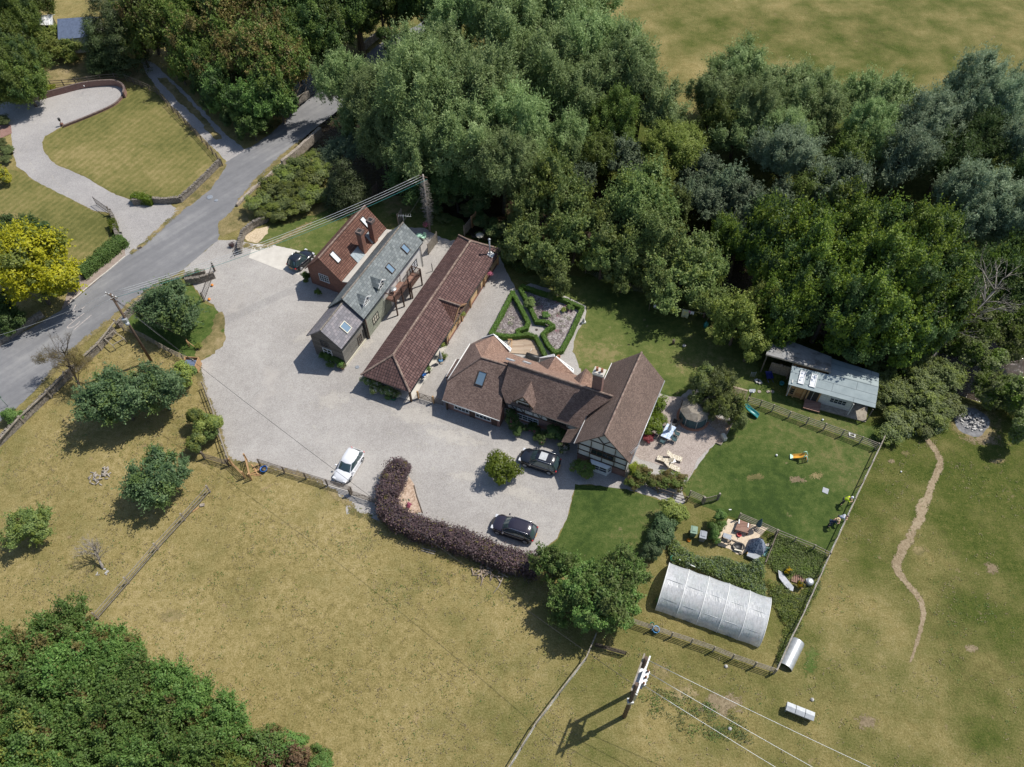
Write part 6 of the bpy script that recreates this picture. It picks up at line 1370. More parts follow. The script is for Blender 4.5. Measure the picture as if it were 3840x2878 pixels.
# ---------------------------------------------------------------- fences, walls, gates
def flat(p): return Vector((p.x,p.y,0))
def along(pts, step):
    out=[]; 
    for a,b_ in zip(pts[:-1],pts[1:]):
        L=(b_-a).length; k=max(1,round(L/step)); out+= [a.lerp(b_,i/k) for i in range(k)]
    return out+[pts[-1]]
def rail_fence(label,pts,h=1.15,rails=4,step=1.9,mat='rail',group='post and rail fences',pw=.11,rw=.035,rh=.085,name='rail_fence',posth=None,offx=.07,rmat=None,zb=.25):
    pts=[flat(p) for p in pts]; t=thing(name,label,'fence',pts[0],0,group); ps=along(pts,step); rng=random.Random(int(abs(pts[0].x*100)))
    for i,p in enumerate(ps):
        d=(ps[min(i+1,len(ps)-1)]-ps[max(i-1,0)]).normalized(); az=math.atan2(d.y,d.x); ph=(posth or h+.08)*rng.uniform(.97,1.05)
        b=MB(); b.box(p+UPV*(ph/2-.1),(pw,pw,ph+.2),None,az+rng.uniform(-.1,.1)); b.build('post',M[mat],t)
    for k in range(rails):
        z=zb+(h-zb-.05)*k/max(1,rails-1); b=MB()
        for a,c in zip(ps[:-1],ps[1:]):
            d=(c-a).normalized(); n=Vector((-d.y,d.x,0)); b.beam(a-d*.05+n*offx+UPV*(z+rng.uniform(-.02,.02)),c+d*.05+n*offx+UPV*(z+rng.uniform(-.02,.02)),rw,rh)
        b.build('rail',M[rmat or mat],t)
    return t
def wire_fence(label,pts,h=1.1,step=2.2,mat='rail',group='post and wire fences',toprail=True,mesh=True):
    pts=[flat(p) for p in pts]; t=thing('wire_fence',label,'fence',pts[0],0,group); ps=along(pts,step); rng=random.Random(5)
    for p in ps: b=MB(); b.tube([p-UPV*.1,p+UPV*h*rng.uniform(.98,1.06)],[.055,.05],7); b.build('post',M[mat],t)
    if toprail:
        b=MB(); 
        for a,c in zip(ps[:-1],ps[1:]): b.beam(a+UPV*(h-.03),c+UPV*(h-.03),.09,.05)
        b.build('rail',M[mat],t)
    for k in range(5):
        b=MB(); z=.15+k*(h-.25)/4.5
        for a,c in zip(ps[:-1],ps[1:]): b.tube([a+UPV*z,c+UPV*z],.008,4)
        b.build('wire',M['galv'],t)
    return t
def stone_wall(label,pts,w=.4,h=.9,cope=True,mat='stone_dark',name='stone_wall',group='dry stone walls',ch=.22,step=.17,rough=.05):
    pts=[flat(p) for p in pts]; t=thing(name,label,'wall',pts[0],0,group); rng=random.Random(int(abs(pts[0].x*77)))
    # body: a rough skin of stones
    ps=along(pts,.35); V=[]; rows=5; n=len(ps)
    prof=[(-.5,0),(-.5,.3),(-.47,.65),(-.44,1),(.44,1),(.47,.65),(.5,.3),(.5,0)]
    for i,p in enumerate(ps):
        d=(ps[min(i+1,n-1)]-ps[max(i-1,0)]).normalized(); nn=Vector((-d.y,d.x,0))
        for a,z in prof: V.append(p+nn*(a*w+rng.uniform(-rough,rough)*.6)+UPV*(z*h-.05+(rng.uniform(-rough,rough) if z else 0)))
    m_=len(prof); Fs=[[i*m_+j,(i+1)*m_+j,(i+1)*m_+j+1,i*m_+j+1] for i in range(n-1) for j in range(m_-1)]+[list(range(m_)),list(range((n-1)*m_+m_-1,(n-1)*m_-1,-1))]
    b=MB(); b.mesh(V,Fs); b.build('wall_body',M[mat],t)
    if cope:
        b=MB(); ps=along(pts,step)
        for a,c in zip(ps[:-1],ps[1:]):
            d=(c-a).normalized(); nn=Vector((-d.y,d.x,0)); L=(c-a).length; tl=rng.uniform(-.35,.35); up=(UPV+d*tl).normalized(); x=up.cross(nn).normalized()
            hh=ch*rng.uniform(.7,1.3); b.box(a.lerp(c,.5)+UPV*(h-.06+hh/2),(L*rng.uniform(.5,.8),w*rng.uniform(.8,1.1),hh),(x,nn,up))
        b.build('coping',M[mat],t)
    return t
def gate(label,a,b_,h=1.1,bars=5,mat='rail_dark',name='field_gate',brace=True,th=.05,pales=0,group=None,z0=.12,posts=(1,1),pmat=None,bw=.07):
    a,b_=flat(a),flat(b_); t=thing(name,label,'gate',a,0,group); d=(b_-a).normalized(); L=(b_-a).length
    m=MB(); m.beam(a+d*.06+UPV*z0,a+d*.06+UPV*(h+.08),th,th); m.beam(b_-d*.06+UPV*z0,b_-d*.06+UPV*h,th,th)
    m.build('gate_frame',M[mat],t)
    if pales:
        for k in range(pales):
            q=a.lerp(b_,(k+.5)/pales); m=MB(); m.beam(q+UPV*z0,q+UPV*(h-.02),bw,.025,d); m.build('pale',M[mat],t)
        for z in (z0+.1,h-.12): m=MB(); m.beam(a+UPV*z+Vector((-d.y,d.x,0))*.03,b_+UPV*z+Vector((-d.y,d.x,0))*.03,.03,.08); m.build('bar',M[mat],t)
    else:
        for k in range(bars):
            z=z0+.04+(h-z0-.06)*(k/(bars-1))**1.15; m=MB(); m.beam(a+d*.085+UPV*z,b_-d*.085+UPV*z,th*.6,bw); m.build('bar',M[mat],t)
    if brace: m=MB(); m.beam(a+d*.1+UPV*z0,a.lerp(b_,.5)+UPV*(h-.05),th*.5,.06); m.beam(b_-d*.1+UPV*z0,a.lerp(b_,.5)+UPV*(h-.05),th*.5,.06); m.build('brace',M[mat],t)
    for s,q in zip(posts,(a-d*.12,b_+d*.12)):
        if s: m=MB(); m.box(q+UPV*(h*.5+.05),(.16,.16,h+.3),None,math.atan2(d.y,d.x)); m.build('post',M[pmat or mat],t)
    return t
z4=lambda *xy,z=0: Z(0,700,.4826,*xy,z=z)
rail_fence('weathered rail fence from the roadside wall corner to the wooden bin box',z4((935,1075),(1110,1150),(1310,1265),(1500,1350),z=1.1),rails=4,group='yard fences')
rail_fence('rail fence on the left side of the gravel yard behind the pale saplings',Z(400,1300,.4523,(785,300),(860,500),(925,730),(985,905),z=1.1),rails=3,group='yard fences')
rail_fence('dark rail fence along the lower edge of the yard past the blue tub',Z(400,1300,.4523,(1250,940),(1455,1005),(1635,1055),(1815,1110),(2020,1170),z=1.1),rails=4,mat='rail_dark',group='yard fences',step=4)
rail_fence('pale rail fence running diagonally through the dry field',[G(778,1830,.9),G(581,2046,.9),G(354,2307,.9)],h=1.25,rails=3,step=3.2,posth=1.35,pw=.15,rh=.11,zb=.35,group='field fences')
rail_fence('dark rail fence along the field side of the copper hedge',Z(1300,1600,.4221,(350,790),(560,900),(760,1000),(1000,1100),(1250,1210),(1500,1300),z=.9),rails=3,mat='rail_dark',group='field fences')
rail_fence('rail fence below the polytunnel',Z(2200,2200,.452,(390,278),(550,330),(715,385),(880,440),(1065,505),(1225,570),(1410,635),(1575,690),z=1.1),rails=4,step=6,group='garden fences')
rail_fence('long rail fence between the stable and the play lawn',Z(2500,1150,.4826,(640,710),(740,735),(835,770),(965,820),(1105,870),(1240,915),(1380,965),(1525,1020),(1650,1068),z=1.1),rails=4,step=6,group='garden fences')
rail_fence('pale rail fence behind the sand play area',Z(2300,1700,.4826,(988,472),(1130,532),(1275,600),z=1.1),rails=4,step=3,group='garden fences')
rail_fence('pale rail fence above the overgrown corner right of the play area',Z(2300,1700,.4826,(1285,604),(1420,660),(1570,720),(1690,780),z=1.1),rails=3,step=3,group='garden fences')
rail_fence('short fence hung with toys on the right side of the play area',Z(2300,1700,.4826,(1270,615),(1230,720),(1180,850),z=1.0),rails=3,step=1.5,mat='rail_dark',group='garden fences')
rail_fence('short rail fence left of the grey paling gate',Z(2300,1700,.4826,(600,300),(700,345),z=1.0),rails=4,step=2,group='garden fences')
rail_fence('rail fence hidden by roses along the gravel path',[G(2395,1798,.8),G(2470,1835,.8),G(2580,1868,.8)],h=.9,rails=2,mat='rail_dark',group='garden fences')
rail_fence('rail fence between the striped lawn and the farm track',Z(0,0,.4826,(1090,640),(1205,690),(1330,830),(1470,970),(1600,1110),(1715,1245),z=1.0),h=1.1,rails=3,mat='rail_dark',group='fences by the far drive')
rail_fence('rail fence behind the curved brick wall',Z(0,0,.4826,(380,635),(575,622),(770,590),(880,580),(970,590),(1080,635),z=1.0),h=1.1,rails=3,mat='rail_dark',group='fences by the far drive')
rail_fence('heavy rail fence above the roadside stone wall',[G(430,1205,1.1),G(365,1290,1.1),G(240,1400,1.1),G(175,1470,1.1),G(72,1565,1.1),G(-40,1690,1.1)],h=1.25,rails=1,zb=1.15,step=3.6,pw=.2,rh=.14,rw=.1,group='road fences')
wire_fence('long wire fence with pale top rail between the garden and the pasture',[G(3347,1572,1),G(3306,1666,1.1),G(3210,1870,1.1),G(3116,2074,1.1),G(3017,2296,1.1),G(2960,2412,1.1),G(2916,2512,1.1)])
wire_fence('wire fence with bleached rails between the dry field and the pole paddock',[G(2236,2376,1.1),G(2200,2462,1.1),G(2100,2592,1.1),G(2010,2710,1.1),G(1900,2890,1.1)],step=2.6)
wire_fence('short wire fence along the shaded lawn edge under the fruit trees',[G(2195,1025),G(2360,1090),G(2480,1110)],step=2.4,toprail=False,group='river fences')
wire_fence('short wire fence at the corner of the patio beside the round playhouse',[G(2636,1405,1),G(2600,1480,1),G(2560,1500,1)],step=1.2)
stone_wall('low stone wall with upright copings along the striped lawn corner',Z(0,0,.4826,(1712,1250),(1600,1365),(1480,1478),(1400,1548),(1280,1558),(1170,1555),(1030,1570),z=.5),h=.75)
stone_wall('short stone wall at the left post of the far drive',z4((858,200),(885,250),(900,340),(918,400),z=.4),h=.8)
stone_wall('stone wall with upright copings at the upper side of the yard mouth',z4((1862,500),(1865,430),(1890,360),(1960,300),(2060,255),z=.5)+S((1015,815)),h=.85)
stone_wall('tall stone parapet beside the road below the willow',Z(1000,0,.5427,(105,1125),(200,1050),(300,960),(372,895),z=.9),h=1.3,mat='stone',cope=False,w=.5)
stone_wall('low stone kerb wall beside the road above the bramble bank',[G(886,768,.3),G(950,705,.3),G(1055,615,.3)],h=.4,mat='stone',cope=False,w=.35)
stone_wall('stone wall with trough beside the open iron gate',z4((1440,735),(1560,722),(1665,685),z=.5),h=.8)
stone_wall('stone wall behind the rounded apple tree along the road',z4((915,1080),(1000,985),(1080,905),(1180,830),(1290,760),(1400,720),z=.4),h=.7)
stone_wall('long tumbledown stone wall between the dry orchard and the road',[G(425,1235,.4),G(372,1300,.4),G(240,1420,.4),G(70,1585,.4),G(-60,1710,.4)],h=.7,w=.55)
stone_wall('mossy roadside wall under the turning maples',Z(1000,0,.5427,(135,745),(290,645),z=.6),h=1.1,cope=False,mat='stone_dark')
stone_wall('far roadside stone wall in the gap of the trees',Z(1000,0,.5427,(640,350),(720,280),(800,215),z=.6),h=1.2,cope=False,mat='stone_dark')
stone_wall('stone wall at the foot of the golden tree',z4((640,690),(560,760),(525,800),z=.4),h=.8,cope=False)
stone_wall('shaded stone wall left of the golden tree by the road',z4((-40,1240),(120,1130),(280,1020),(330,990),z=.4),h=.9,cope=False)
def brick_wall(label,pts,h,w=.22,mat='brick_pink',cap='ridge_dark'):
    P=[flat(p) for p in smooth_path([flat(p) for p in pts],4)]; t=thing('brick_wall',label,'wall',P[0],0,'brick walls of the far drive'); b=MB(); c=MB()
    for a,q in zip(P[:-1],P[1:]):
        d=(q-a).normalized(); b.beam(a-d*.02+UPV*h/2,q+d*.02+UPV*h/2,w,h); c.beam(a+UPV*(h+.04),q+UPV*(h+.04),w+.06,.07)
    b.build('brickwork',M[mat],t); c.build('coping',M[cap],t); return t
brick_wall('curved red brick wall around the end of the far gravel drive',Z(0,0,.4826,(110,775),(280,752),(480,700),(660,655),(850,638),(930,652),(968,690),(962,735),z=.6),.9)
brick_wall('low red brick edging between the far gravel drive and the striped lawn',Z(0,0,.4826,(962,740),(885,815),(700,900),(490,983),z=.2),.28)
# gates
gate('open black iron gate at the yard entrance',G(806,1020,0),G(768,1128,0),h=1.35,pales=14,mat='iron',name='iron_gate',brace=False,th=.05,bw=.02,pmat='stone_dark')
gate('small open black iron gate beside the stone post of the upper wall',G(898,940,0),G(880,966,0),h=1.1,pales=6,mat='iron',name='iron_gate',brace=False,bw=.02,posts=(0,0))
gate('open black iron gate at the far drive',G(356,757,.5),G(409,795,.5),h=1.3,pales=16,mat='iron',name='iron_gate',brace=False,bw=.02,pmat='stone',posts=(0,1))
gate('dark wooden gate between the barn end and the farmhouse',G(1572,1490,.3),G(1622,1506,.3),mat='rail_dark',name='wooden_gate',pmat='oak_new')
gate('short dark hurdle beside the gate at the farmhouse corner',G(1626,1506,.3),G(1664,1518,.3),mat='rail_dark',name='wooden_gate',posts=(0,0),brace=False)
gate('five bar field gate beside the white car',G(1316,1850,.5),G(1418,1886,.5),mat='rail_dark',group='field gates')
gate('grey hurdle gate lying along the lower fence corner',G(766,1712,.5),G(850,1738,.5),mat='rail_dark',group='field gates')
gate('new orange timber gate open towards the dry field',G(868,1738,.5),G(912,1782,.5),mat='oak_new',group='field gates')
gate('new orange timber gate open beside the lumber',G(922,1722,.5),G(938,1788,.5),mat='oak_new',group='field gates')
gate('rusty metal gate lying open in the pole paddock',G(2228,2418,.5),G(2350,2452,.5),h=1.0,bars=6,mat='iron',name='metal_gate',posts=(0,0),group='field gates')
gate('pale grey paling gate standing open on the lawn',G(2643,1880,.5),G(2690,1868,.5),h=1.15,pales=8,mat='rail',name='garden_gate',brace=False)
for i,(x,y,l) in enumerate(((797,1073,'small orange gate stop on the middle of the open iron gate'),(786,1126,'orange flower pot at the foot of the open iron gate'))):
    b=MB(); b.lathe(G(x,y),[(.10,0),(.16,.12),(.17,.22),(.12,.22),(.05,.32)],12); tag(b.build('flower_pot',M['orange']),l,'pot')
# ---- poles and cables
def pole(label,base,top,r=.15,name='utility_pole',mat='pole'):
    t=thing(name,label,'utility pole',base); b=MB(); b.tube([base-UPV*.2,top],[r*1.1,r*.8],10); b.build('pole',M[mat],t); return t
LP=G(568,1356); LPT=LP+UPV*11.1
t=pole('leaning looking wooden electricity pole in the dry orchard by the road',LP,LPT)
b=MB(); b.beam(LPT+Vector((-.7,.35,-.25)),LPT+Vector((.7,-.35,-.25)),.1,.1); b.beam(LPT+Vector((-.45,.2,-.95)),LPT+Vector((.45,-.2,-.95)),.08,.08); b.build('crossarm',M['pole'],t)
for k in range(4): b=MB(); b.lathe(LPT+Vector((-.6+k*.4,.3-k*.2,-.2)),[(.05,0),(.07,.08),(.04,.12),(.06,.18),(.0,.2)],8); b.build('insulator',M['white'],t)
b=MB(); b.box(LPT+Vector((.0,-.2,-3.9)),(.5,.35,.6)); b.lathe(LPT+Vector((.15,-.35,-4.4)),[(.2,0),(.24,.2),(.15,.4)],10); b.build('transformer',M['galv'],t)
def cable(label,a,c,sag=.6,r=.022,mat='black',name='overhead_cable',group=None,n=16):
    b=MB(); P=[a.lerp(c,i/n)-UPV*sag*4*(i/n)*(1-i/n) for i in range(n+1)]; b.tube(P,r,5); return tag(b.build(name,M[mat]),label,'cable',group)
def cable_obj(*a,**k): return cable(*a,**k)
HP1=G(2341,2687); HP2=G(2366,2622); H1T=G(2380,2550,9.2); H2T=G(2424,2470,9.2)
HP1v=Vector((H1T.x,H1T.y,0)); HP2v=Vector((H2T.x,H2T.y,0))
HP1v=HP1; H1T=HP1+UPV*9.3; H2T=Vector((G(2424,2468,9.3))); HP2v=Vector((H2T.x,H2T.y,0))
t=thing('h_frame_pole','double wooden electricity pole with grey transformer in the paddock','utility pole',HP1)
for a,c in ((HP1,H1T),(HP2v,H2T)):
    b=MB(); b.tube([a-UPV*.2,c],[.19,.15],10); b.build('pole',M['pole'],t)
hd=(H2T-H1T); hd.z=0; hL=hd.length; hd.normalize(); hn=Vector((hd.y,-hd.x,0))
for z,off in ((-.45,-.22),(-.45,.22),(-2.2,.2)):
    b=MB(); b.beam(H1T-hd*(.5 if z>-1 else .1)+hn*off+UPV*z,H2T+hd*(.4 if z>-1 else .1)+hn*off+UPV*z,.12,.16); b.build('crossarm',M['galv' if off>0 else 'rail'],t)
c=H1T.lerp(H2T,.5)-UPV*1.7
b=MB(); b.box(c+hn*.1,(hL*.7,.75,.12),(hd,hn,UPV)); b.box(c+hn*.35+UPV*.35,(hL*.55,.5,.6),(hd,hn,UPV))
for k in range(4): b.box(c+hn*(.62)+hd*(-.45+.3*k)+UPV*.35,(.06,.08,.5),(hd,hn,UPV))
b.build('transformer',M['galv'],t)
b=MB(); b.box(HP1+UPV*4.6,(.5,.4,.5)); b.box(HP1+UPV*6.2+hn*.2,(.2,.2,1.6)); b.build('switch_box',M['galv'],t)
for k in range(3):
    b=MB(); q=c+hn*.45+hd*(-.5+.5*k)+UPV*.65; b.lathe(q,[(.05,0),(.09,.05),(.05,.12),(.09,.17),(.05,.24),(.08,.3),(0,.36)],8); b.build('insulator',M['terracotta'],t)
for i,(s,e) in enumerate(((H2T+hn*.25-UPV*.3,G(3900,3150,9.0)),(H1T.lerp(H2T,.62)+hn*.4-UPV*.5,G(3800,3270,9.0)),(H1T.lerp(H2T,.15)+hn*.45-UPV*.6,G(3640,3290,9.0)))):
    e2=s+(e-s)*1.4; e2.z=9; cable(['upper of the three power lines leaving the double pole','middle of the three power lines leaving the double pole','lower of the three power lines leaving the double pole'][i],s,e2,1.0,.019,'galv',name='power_line',group='power lines from the double pole',n=14)
cable('long dark cable crossing the yard and field between the two electricity poles',LPT-UPV*.3,H1T-UPV*.6,1.9,.017,n=30)
IVT=G(1613,868)+UPV*8.8
for i,o in enumerate((-.45,-.15,.15,.45)):
    cable(['first of four cables from the ivy pole over the brick cottage','second of four cables from the ivy pole over the brick cottage','third of four cables from the ivy pole over the brick cottage','fourth, lowest of four cables from the ivy pole over the brick cottage'][i],IVT+Vector((o,-o*.5,-.1*i)),LPT+Vector((o,-o*.5,-.15-.05*i)),1.0,.02,'galv' if i<3 else 'teal',group='cables over the brick cottage',n=20)
for i,o in enumerate((-.4,.4)):
    cable(['upper cable from the leaning pole to the left edge','lower cable from the leaning pole to the left edge'][i],LPT+Vector((o,-o*.5,-.2)),G(-300,1330+60*i,10),.8,.014,'galv',group='cables to the left edge')
cable('thin cable from the ivy pole to the slate house',IVT-UPV*1.8,g2.P(13,1.5,5.2),.6,.015,'black'); 
cable('stay wire of the leaning pole running to the grass by the wooden post',LPT-UPV*.7,G(640,1292),.05,.016,'galv')
cable('service cable from the leaning pole down to the wooden bin box',LPT-UPV*.5,G(735,1360,1.3),.5,.016,'black')
cable('rusty stay wire of the leaning pole ending at the orange post',LPT-UPV*.9,G(705,1275,1),.05,.016,'iron')
b=MB(); wp=G(55,207); wp.z=0; t=pole('pale thin pole among the weeping trees at the left edge',G(62,215),G(62,215)+UPV*9,.11,mat='bark_pale'); 
# ---- cars
def car(label,pf,pr,W=1.84,H=1.65,paint='carblack',suv=True,name='parked_car',rails=True,sunroof=False,plate='white',group='parked cars'):
    a,c=flat(pf),flat(pr); L=(a-c).length; d=(a-c).normalized(); ctr=(a+c)/2; rz=math.atan2(d.y,d.x)
    t=thing(name,label,'car',ctr,rz,group); h=L/2; w=W/2; gc=.24 if suv else .19; hb=H*.585
    def loft(st,prof):
        V=[];F_=[]; m_=None
        for s in st:
            r=prof(*s); m_=len(r); V+=r
        for i in range(len(st)-1):
            for j in range(m_): F_.append([i*m_+j,i*m_+(j+1)%m_,(i+1)*m_+(j+1)%m_,(i+1)*m_+j])
        F_.append(list(range(m_-1,-1,-1))); F_.append([(len(st)-1)*m_+j for j in range(m_)]); return V,F_
    def prof(x,hw,zl,zh,cr):
        return [Vector((x,y,z)) for y,z in ((-hw*.86,zl),(-hw*.97,zl+.10),(-hw,zl+(zh-zl)*.5),(-hw*.97,zh-.10),(-hw*.80,zh-.01),(-hw*.4,zh+cr),(0,zh+cr*1.25),(hw*.4,zh+cr),(hw*.80,zh-.01),(hw*.97,zh-.10),(hw,zl+(zh-zl)*.5),(hw*.97,zl+.10),(hw*.86,zl))]
    hood=H*.60 if suv else H*.55
    st=[(-h,w*.72,gc+.20,hb*.80,.0),(-h+.10,w*.88,gc+.10,hb*.97,.01),(-h+.45,w*.97,gc,hb*1.02,.02),(-h+1.0,w,gc-.02,hb*1.0,.02),(-.2,w,gc-.02,hb*.97,.02),(h-1.55,w,gc-.02,hb*.97,.02),(h-1.1,w*.99,gc,hood*.96,.04),(h-.55,w*.95,gc,hood*.90,.04),(h-.18,w*.84,gc+.05,hood*.76,.03),(h,w*.62,gc+.14,hood*.52,.0)]
    V,F_=loft(st,prof); b=LMB(); b.smooth=True; b.mesh(V,F_,True); b.build('body',M[paint],t,sub=1)
    # cabin: glass belt below a painted roof
    x0,x1=-h+.16,h-1.22; xr0,xr1=-h+(.52 if suv else .62),h-1.88; zt=H-.03; zb=hb*.96; wb=w*.90; wt=w*.745
    g=LMB(); P0=[Vector((x0,-wb*.86,zb)),Vector((x1,-wb*.82,zb)),Vector((x1+.12,0,zb)),Vector((x1,wb*.82,zb)),Vector((x0,wb*.86,zb)),Vector((x0-.06,0,zb))]
    mid=Vector(((x0+x1)/2,0,zb))
    def ring(z,t_):
        xa=x0+(xr0-x0)*t_; xb=x1+(xr1-x1)*t_; ww=wb+(wt-wb)*t_; bul=.05*math.sin(math.pi*t_)
        return [Vector((xa,-ww*.88,z)),Vector((xa+.35,-ww-bul,z)),Vector(((xa+xb)/2,-ww-bul-.01,z)),Vector((xb-.45,-ww-bul,z)),Vector((xb,-ww*.86,z)),Vector((xb+.09,0,z)),Vector((xb,ww*.86,z)),Vector((xb-.45,ww+bul,z)),Vector(((xa+xb)/2,ww+bul+.01,z)),Vector((xa+.35,ww+bul,z)),Vector((xa,ww*.88,z)),Vector((xa-.05,0,z))]
    R_=[ring(zb,0),ring(zb+(zt-zb)*.5,.5),ring(zt-.06,.93)]; V=sum(R_,[]); F_=[[i*12+j,i*12+(j+1)%12,(i+1)*12+(j+1)%12,(i+1)*12+j] for i in range(2) for j in range(12)]
    g.mesh(V,F_,True); g.build('windows',M['carglass'],t)
    r=LMB(); top=ring(zt-.055,.925); top2=ring(zt,1.06); cen=[Vector((v.x*.0+ (v.x-(xr0+xr1)/2)*.55+(xr0+xr1)/2,v.y*.55,zt+.035)) for v in top2]
    V=top+top2+cen; F_=[[j,(j+1)%12,12+(j+1)%12,12+j] for j in range(12)]+[[12+j,12+(j+1)%12,24+(j+1)%12,24+j] for j in range(12)]+[[24+j for j in range(12)]]
    r.mesh(V,F_,True); r.build('roof',M[paint],t)
    # pillars
    for s in (-1,1):
        p=LMB(); 
        for (xa,xb) in ((x0+.0,xr0),(x1,xr1)): p.beam((xa,s*wb*.87,zb),(xb,s*wt*.90,zt-.06),.07,.05)
        xm=(x0+x1)/2-.05; p.beam((xm,s*(wb+.012),zb),(xm-.03,s*(wt+.03),zt-.07),.08,.02); xq=x0+.62; p.beam((xq,s*(wb+.005),zb),(xq+.2,s*(wt+.02),zt-.07),.12,.02)
        p.build('pillar',M[paint],t)
        m_=LMB(); m_.box((x1-.22,s*(w+.12),hb*1.05),(.16,.2,.13)); m_.build('mirror',M[paint],t,bevel=.03)
        tr_=LMB(); tr_.box((-.05,s*(w-.005),gc+.06),(L*.52,.05,.10)); tr_.build('side_trim',M['trim'] if suv else M[paint],t)
        ct=LMB(); ct.tube([(x0+.15,s*(wb+.015),zb+.05),((x0+x1)/2,s*(wb+.03),zb+.03),(x1-.1,s*(wb-.02),zb+.03)],.014,5); ct.build('window_trim',M['steel'],t)
        if rails: rl=LMB(); rl.tube([(xr0+.1,s*wt*.93,zt+.02),(xr0+.2,s*wt*.93,zt+.09),(xr1-.25,s*wt*.93,zt+.09),(xr1-.1,s*wt*.93,zt+.02)],.022,6); rl.build('roof_rail',M['steel'],t)
        hl=LMB(); hl.box((h-.24,s*w*.66,hood*.70),(.26,.36,.13)); hl.build('headlight',M['clearlamp'],t,bevel=.03)
        tl=LMB(); tl.box((-h+.12,s*w*.80,hb*.80),(.13,.16,.20)); tl.build('tail_light',M['redlamp'],t,bevel=.03)
        for xw in (-h+.82,h-.86):
            rw=.345 if suv else .31
            ty=LMB(); ty.lathe((0,0,0),[(rw*.62,-.11),(rw*.97,-.11),(rw,-.08),(rw,.08),(rw*.97,.11),(rw*.62,.11)],20); 
            ty.v=[Vector((v.x,v.z,v.y)) for v in ty.v]; ty.f=[f[::-1] for f in ty.f]; ty.v=[v+Vector((xw,s*(w-.10),rw)) for v in ty.v]; tw=ty.build('wheel',M['rubber'],t)
            ri=LMB(); ri.lathe((0,0,0),[(.0,.02),(rw*.60,.02),(rw*.62,.0),(rw*.62,-.03)],16); ri.v=[Vector((v.x,-s*v.z*-1,v.y)) for v in ri.v]
            for k in range(5): a_=k*1.2566; ri.box((math.cos(a_)*rw*.33,.035*s,math.sin(a_)*rw*.33),(rw*.5,.03,.07),(Vector((math.cos(a_),0,math.sin(a_))),Vector((0,1,0)),Vector((-math.sin(a_),0,math.cos(a_)))))
            ri.v=[v+Vector((xw,s*(w+.005),rw)) for v in ri.v]; ri.build('rim',M['rim'],tw)
            ar=LMB(); ar.tube([(xw+math.cos(q_)*(rw+.06),s*(w-.03),rw+math.sin(q_)*(rw+.06)) for q_ in [math.pi*k/8 for k in range(9)]],.035,6); ar.build('wheel_arch',M['trim'] if suv else M[paint],t)
    if sunroof: sr=LMB(); sr.box(((xr0+xr1)/2+.28,0,zt+.045),(.75,wt*1.25,.02)); sr.build('sunroof',M['galv'],t)
    gr=LMB(); gr.box((h-.02,0,hood*.52),(.06,w*.9,.18)); gr.build('grille',M['black'],t)
    pn=LMB(); pn.box((h+.015,0,gc+.17),(.02,.5,.11)); pn.build('number_plate',M['cloth_white'],t); pn=LMB(); pn.box((-h-.01,0,hb*.62),(.02,.5,.11)); pn.build('number_plate',M['cloth_yellow' if False else 'yellow'],t)
    wp=LMB(); wp.tube([(x1+.06,-wb*.5,zb+.05),(x1-.16,wb*.05,zb+.2)],.012,4); wp.tube([(x1+.08,.05,zb+.05),(x1-.14,wb*.6,zb+.2)],.012,4); wp.build('wiper',M['black'],t)
    return t
car('black four wheel drive car with sunroof parked beside the farmhouse',G(1950,1704,.6),G(2098,1752,.6),1.9,1.68,'carblack',True,sunroof=True)
car('dark plum coloured car parked near the end of the copper hedge',G(1846,1954,.6),G(2011,2008,.6),1.86,1.62,'carplum',True)
car('silver white hatchback parked nose towards the field gate',G(1268,1806,.6),G(1344,1686,.6),1.80,1.52,'carwhite',False,rails=False)
car('black estate car on the pale concrete pad by the brick cottage',G(1166,942,.6),G(1090,1006,.6),1.84,1.6,'cardark',True)
# ---- polytunnel
t=thing('polytunnel','large polythene tunnel greenhouse with white hoops','polytunnel',F(1540,1305)); pa=G(2457,2289); pc=G(2843,2429); pd=(pc-pa).normalized(); pn_=Vector((-pd.y,pd.x,0)); PL=(pc-pa).length; PWd=4.6; PHt=2.15
def tp(u,a,k=1.0,sag=0): 
    y=math.cos(a); z=math.sin(a); return pa+pd*u+pn_*(PWd/2-(abs(y)**.85*(1 if y>0 else -1))*PWd/2*k)+UPV*(z**.80*PHt*k if z>0 else 0)
NA=22; NU=80; V=[];rng=random.Random(2)
bays=5
for i in range(NU+1):
    u=PL*i/NU; ph=(i/NU*bays)%1; sg=1-.022*math.sin(math.pi*ph)
    for j in range(NA+1):
        a=math.pi*j/NA; q=tp(u,a,sg-.008*mn.noise(Vector((u*2.5+j*.7,j*.6,0)))); V.append(q)
b=MB(); b.smooth=True; b.mesh(V,[[i*(NA+1)+j,(i+1)*(NA+1)+j,(i+1)*(NA+1)+j+1,i*(NA+1)+j+1] for i in range(NU) for j in range(NA)],True)
for u,fl_ in ((0,False),(PL,True)): b.face([tp(u,math.pi*j/NA,.99) for j in range(NA+1)],fl_)
b.build('film',M['poly'],t)
for i in range(bays+1): b=MB(); b.tube([tp(PL*i/bays,math.pi*j/NA,1.004) for j in range(NA+1)],.035,6); b.build('hoop',M['white'],t)
b=MB(); b.tube([tp(0,math.pi/2,.985),tp(PL,math.pi/2,.985)],.022,5); b.tube([tp(0,math.pi/4,.98),tp(PL,math.pi/4,.98)],.022,5); b.build('purlin',M['galv'],t)
for k in range(14):
    u=.6+k*(PL-1.2)/13; v=1.0+(k%2)*2.4; c=pa+pd*u+pn_*v; tt=thing('tomato_plant','','plant') if False else None
    q=bpy.data.objects.new('crop',proto('broad','s',k%3,'hazel')[0]); COL.objects.link(q); q.parent=t; q.location=c+UPV*.55-BASE[t.name]; q.scale=(.55,.55,.5)
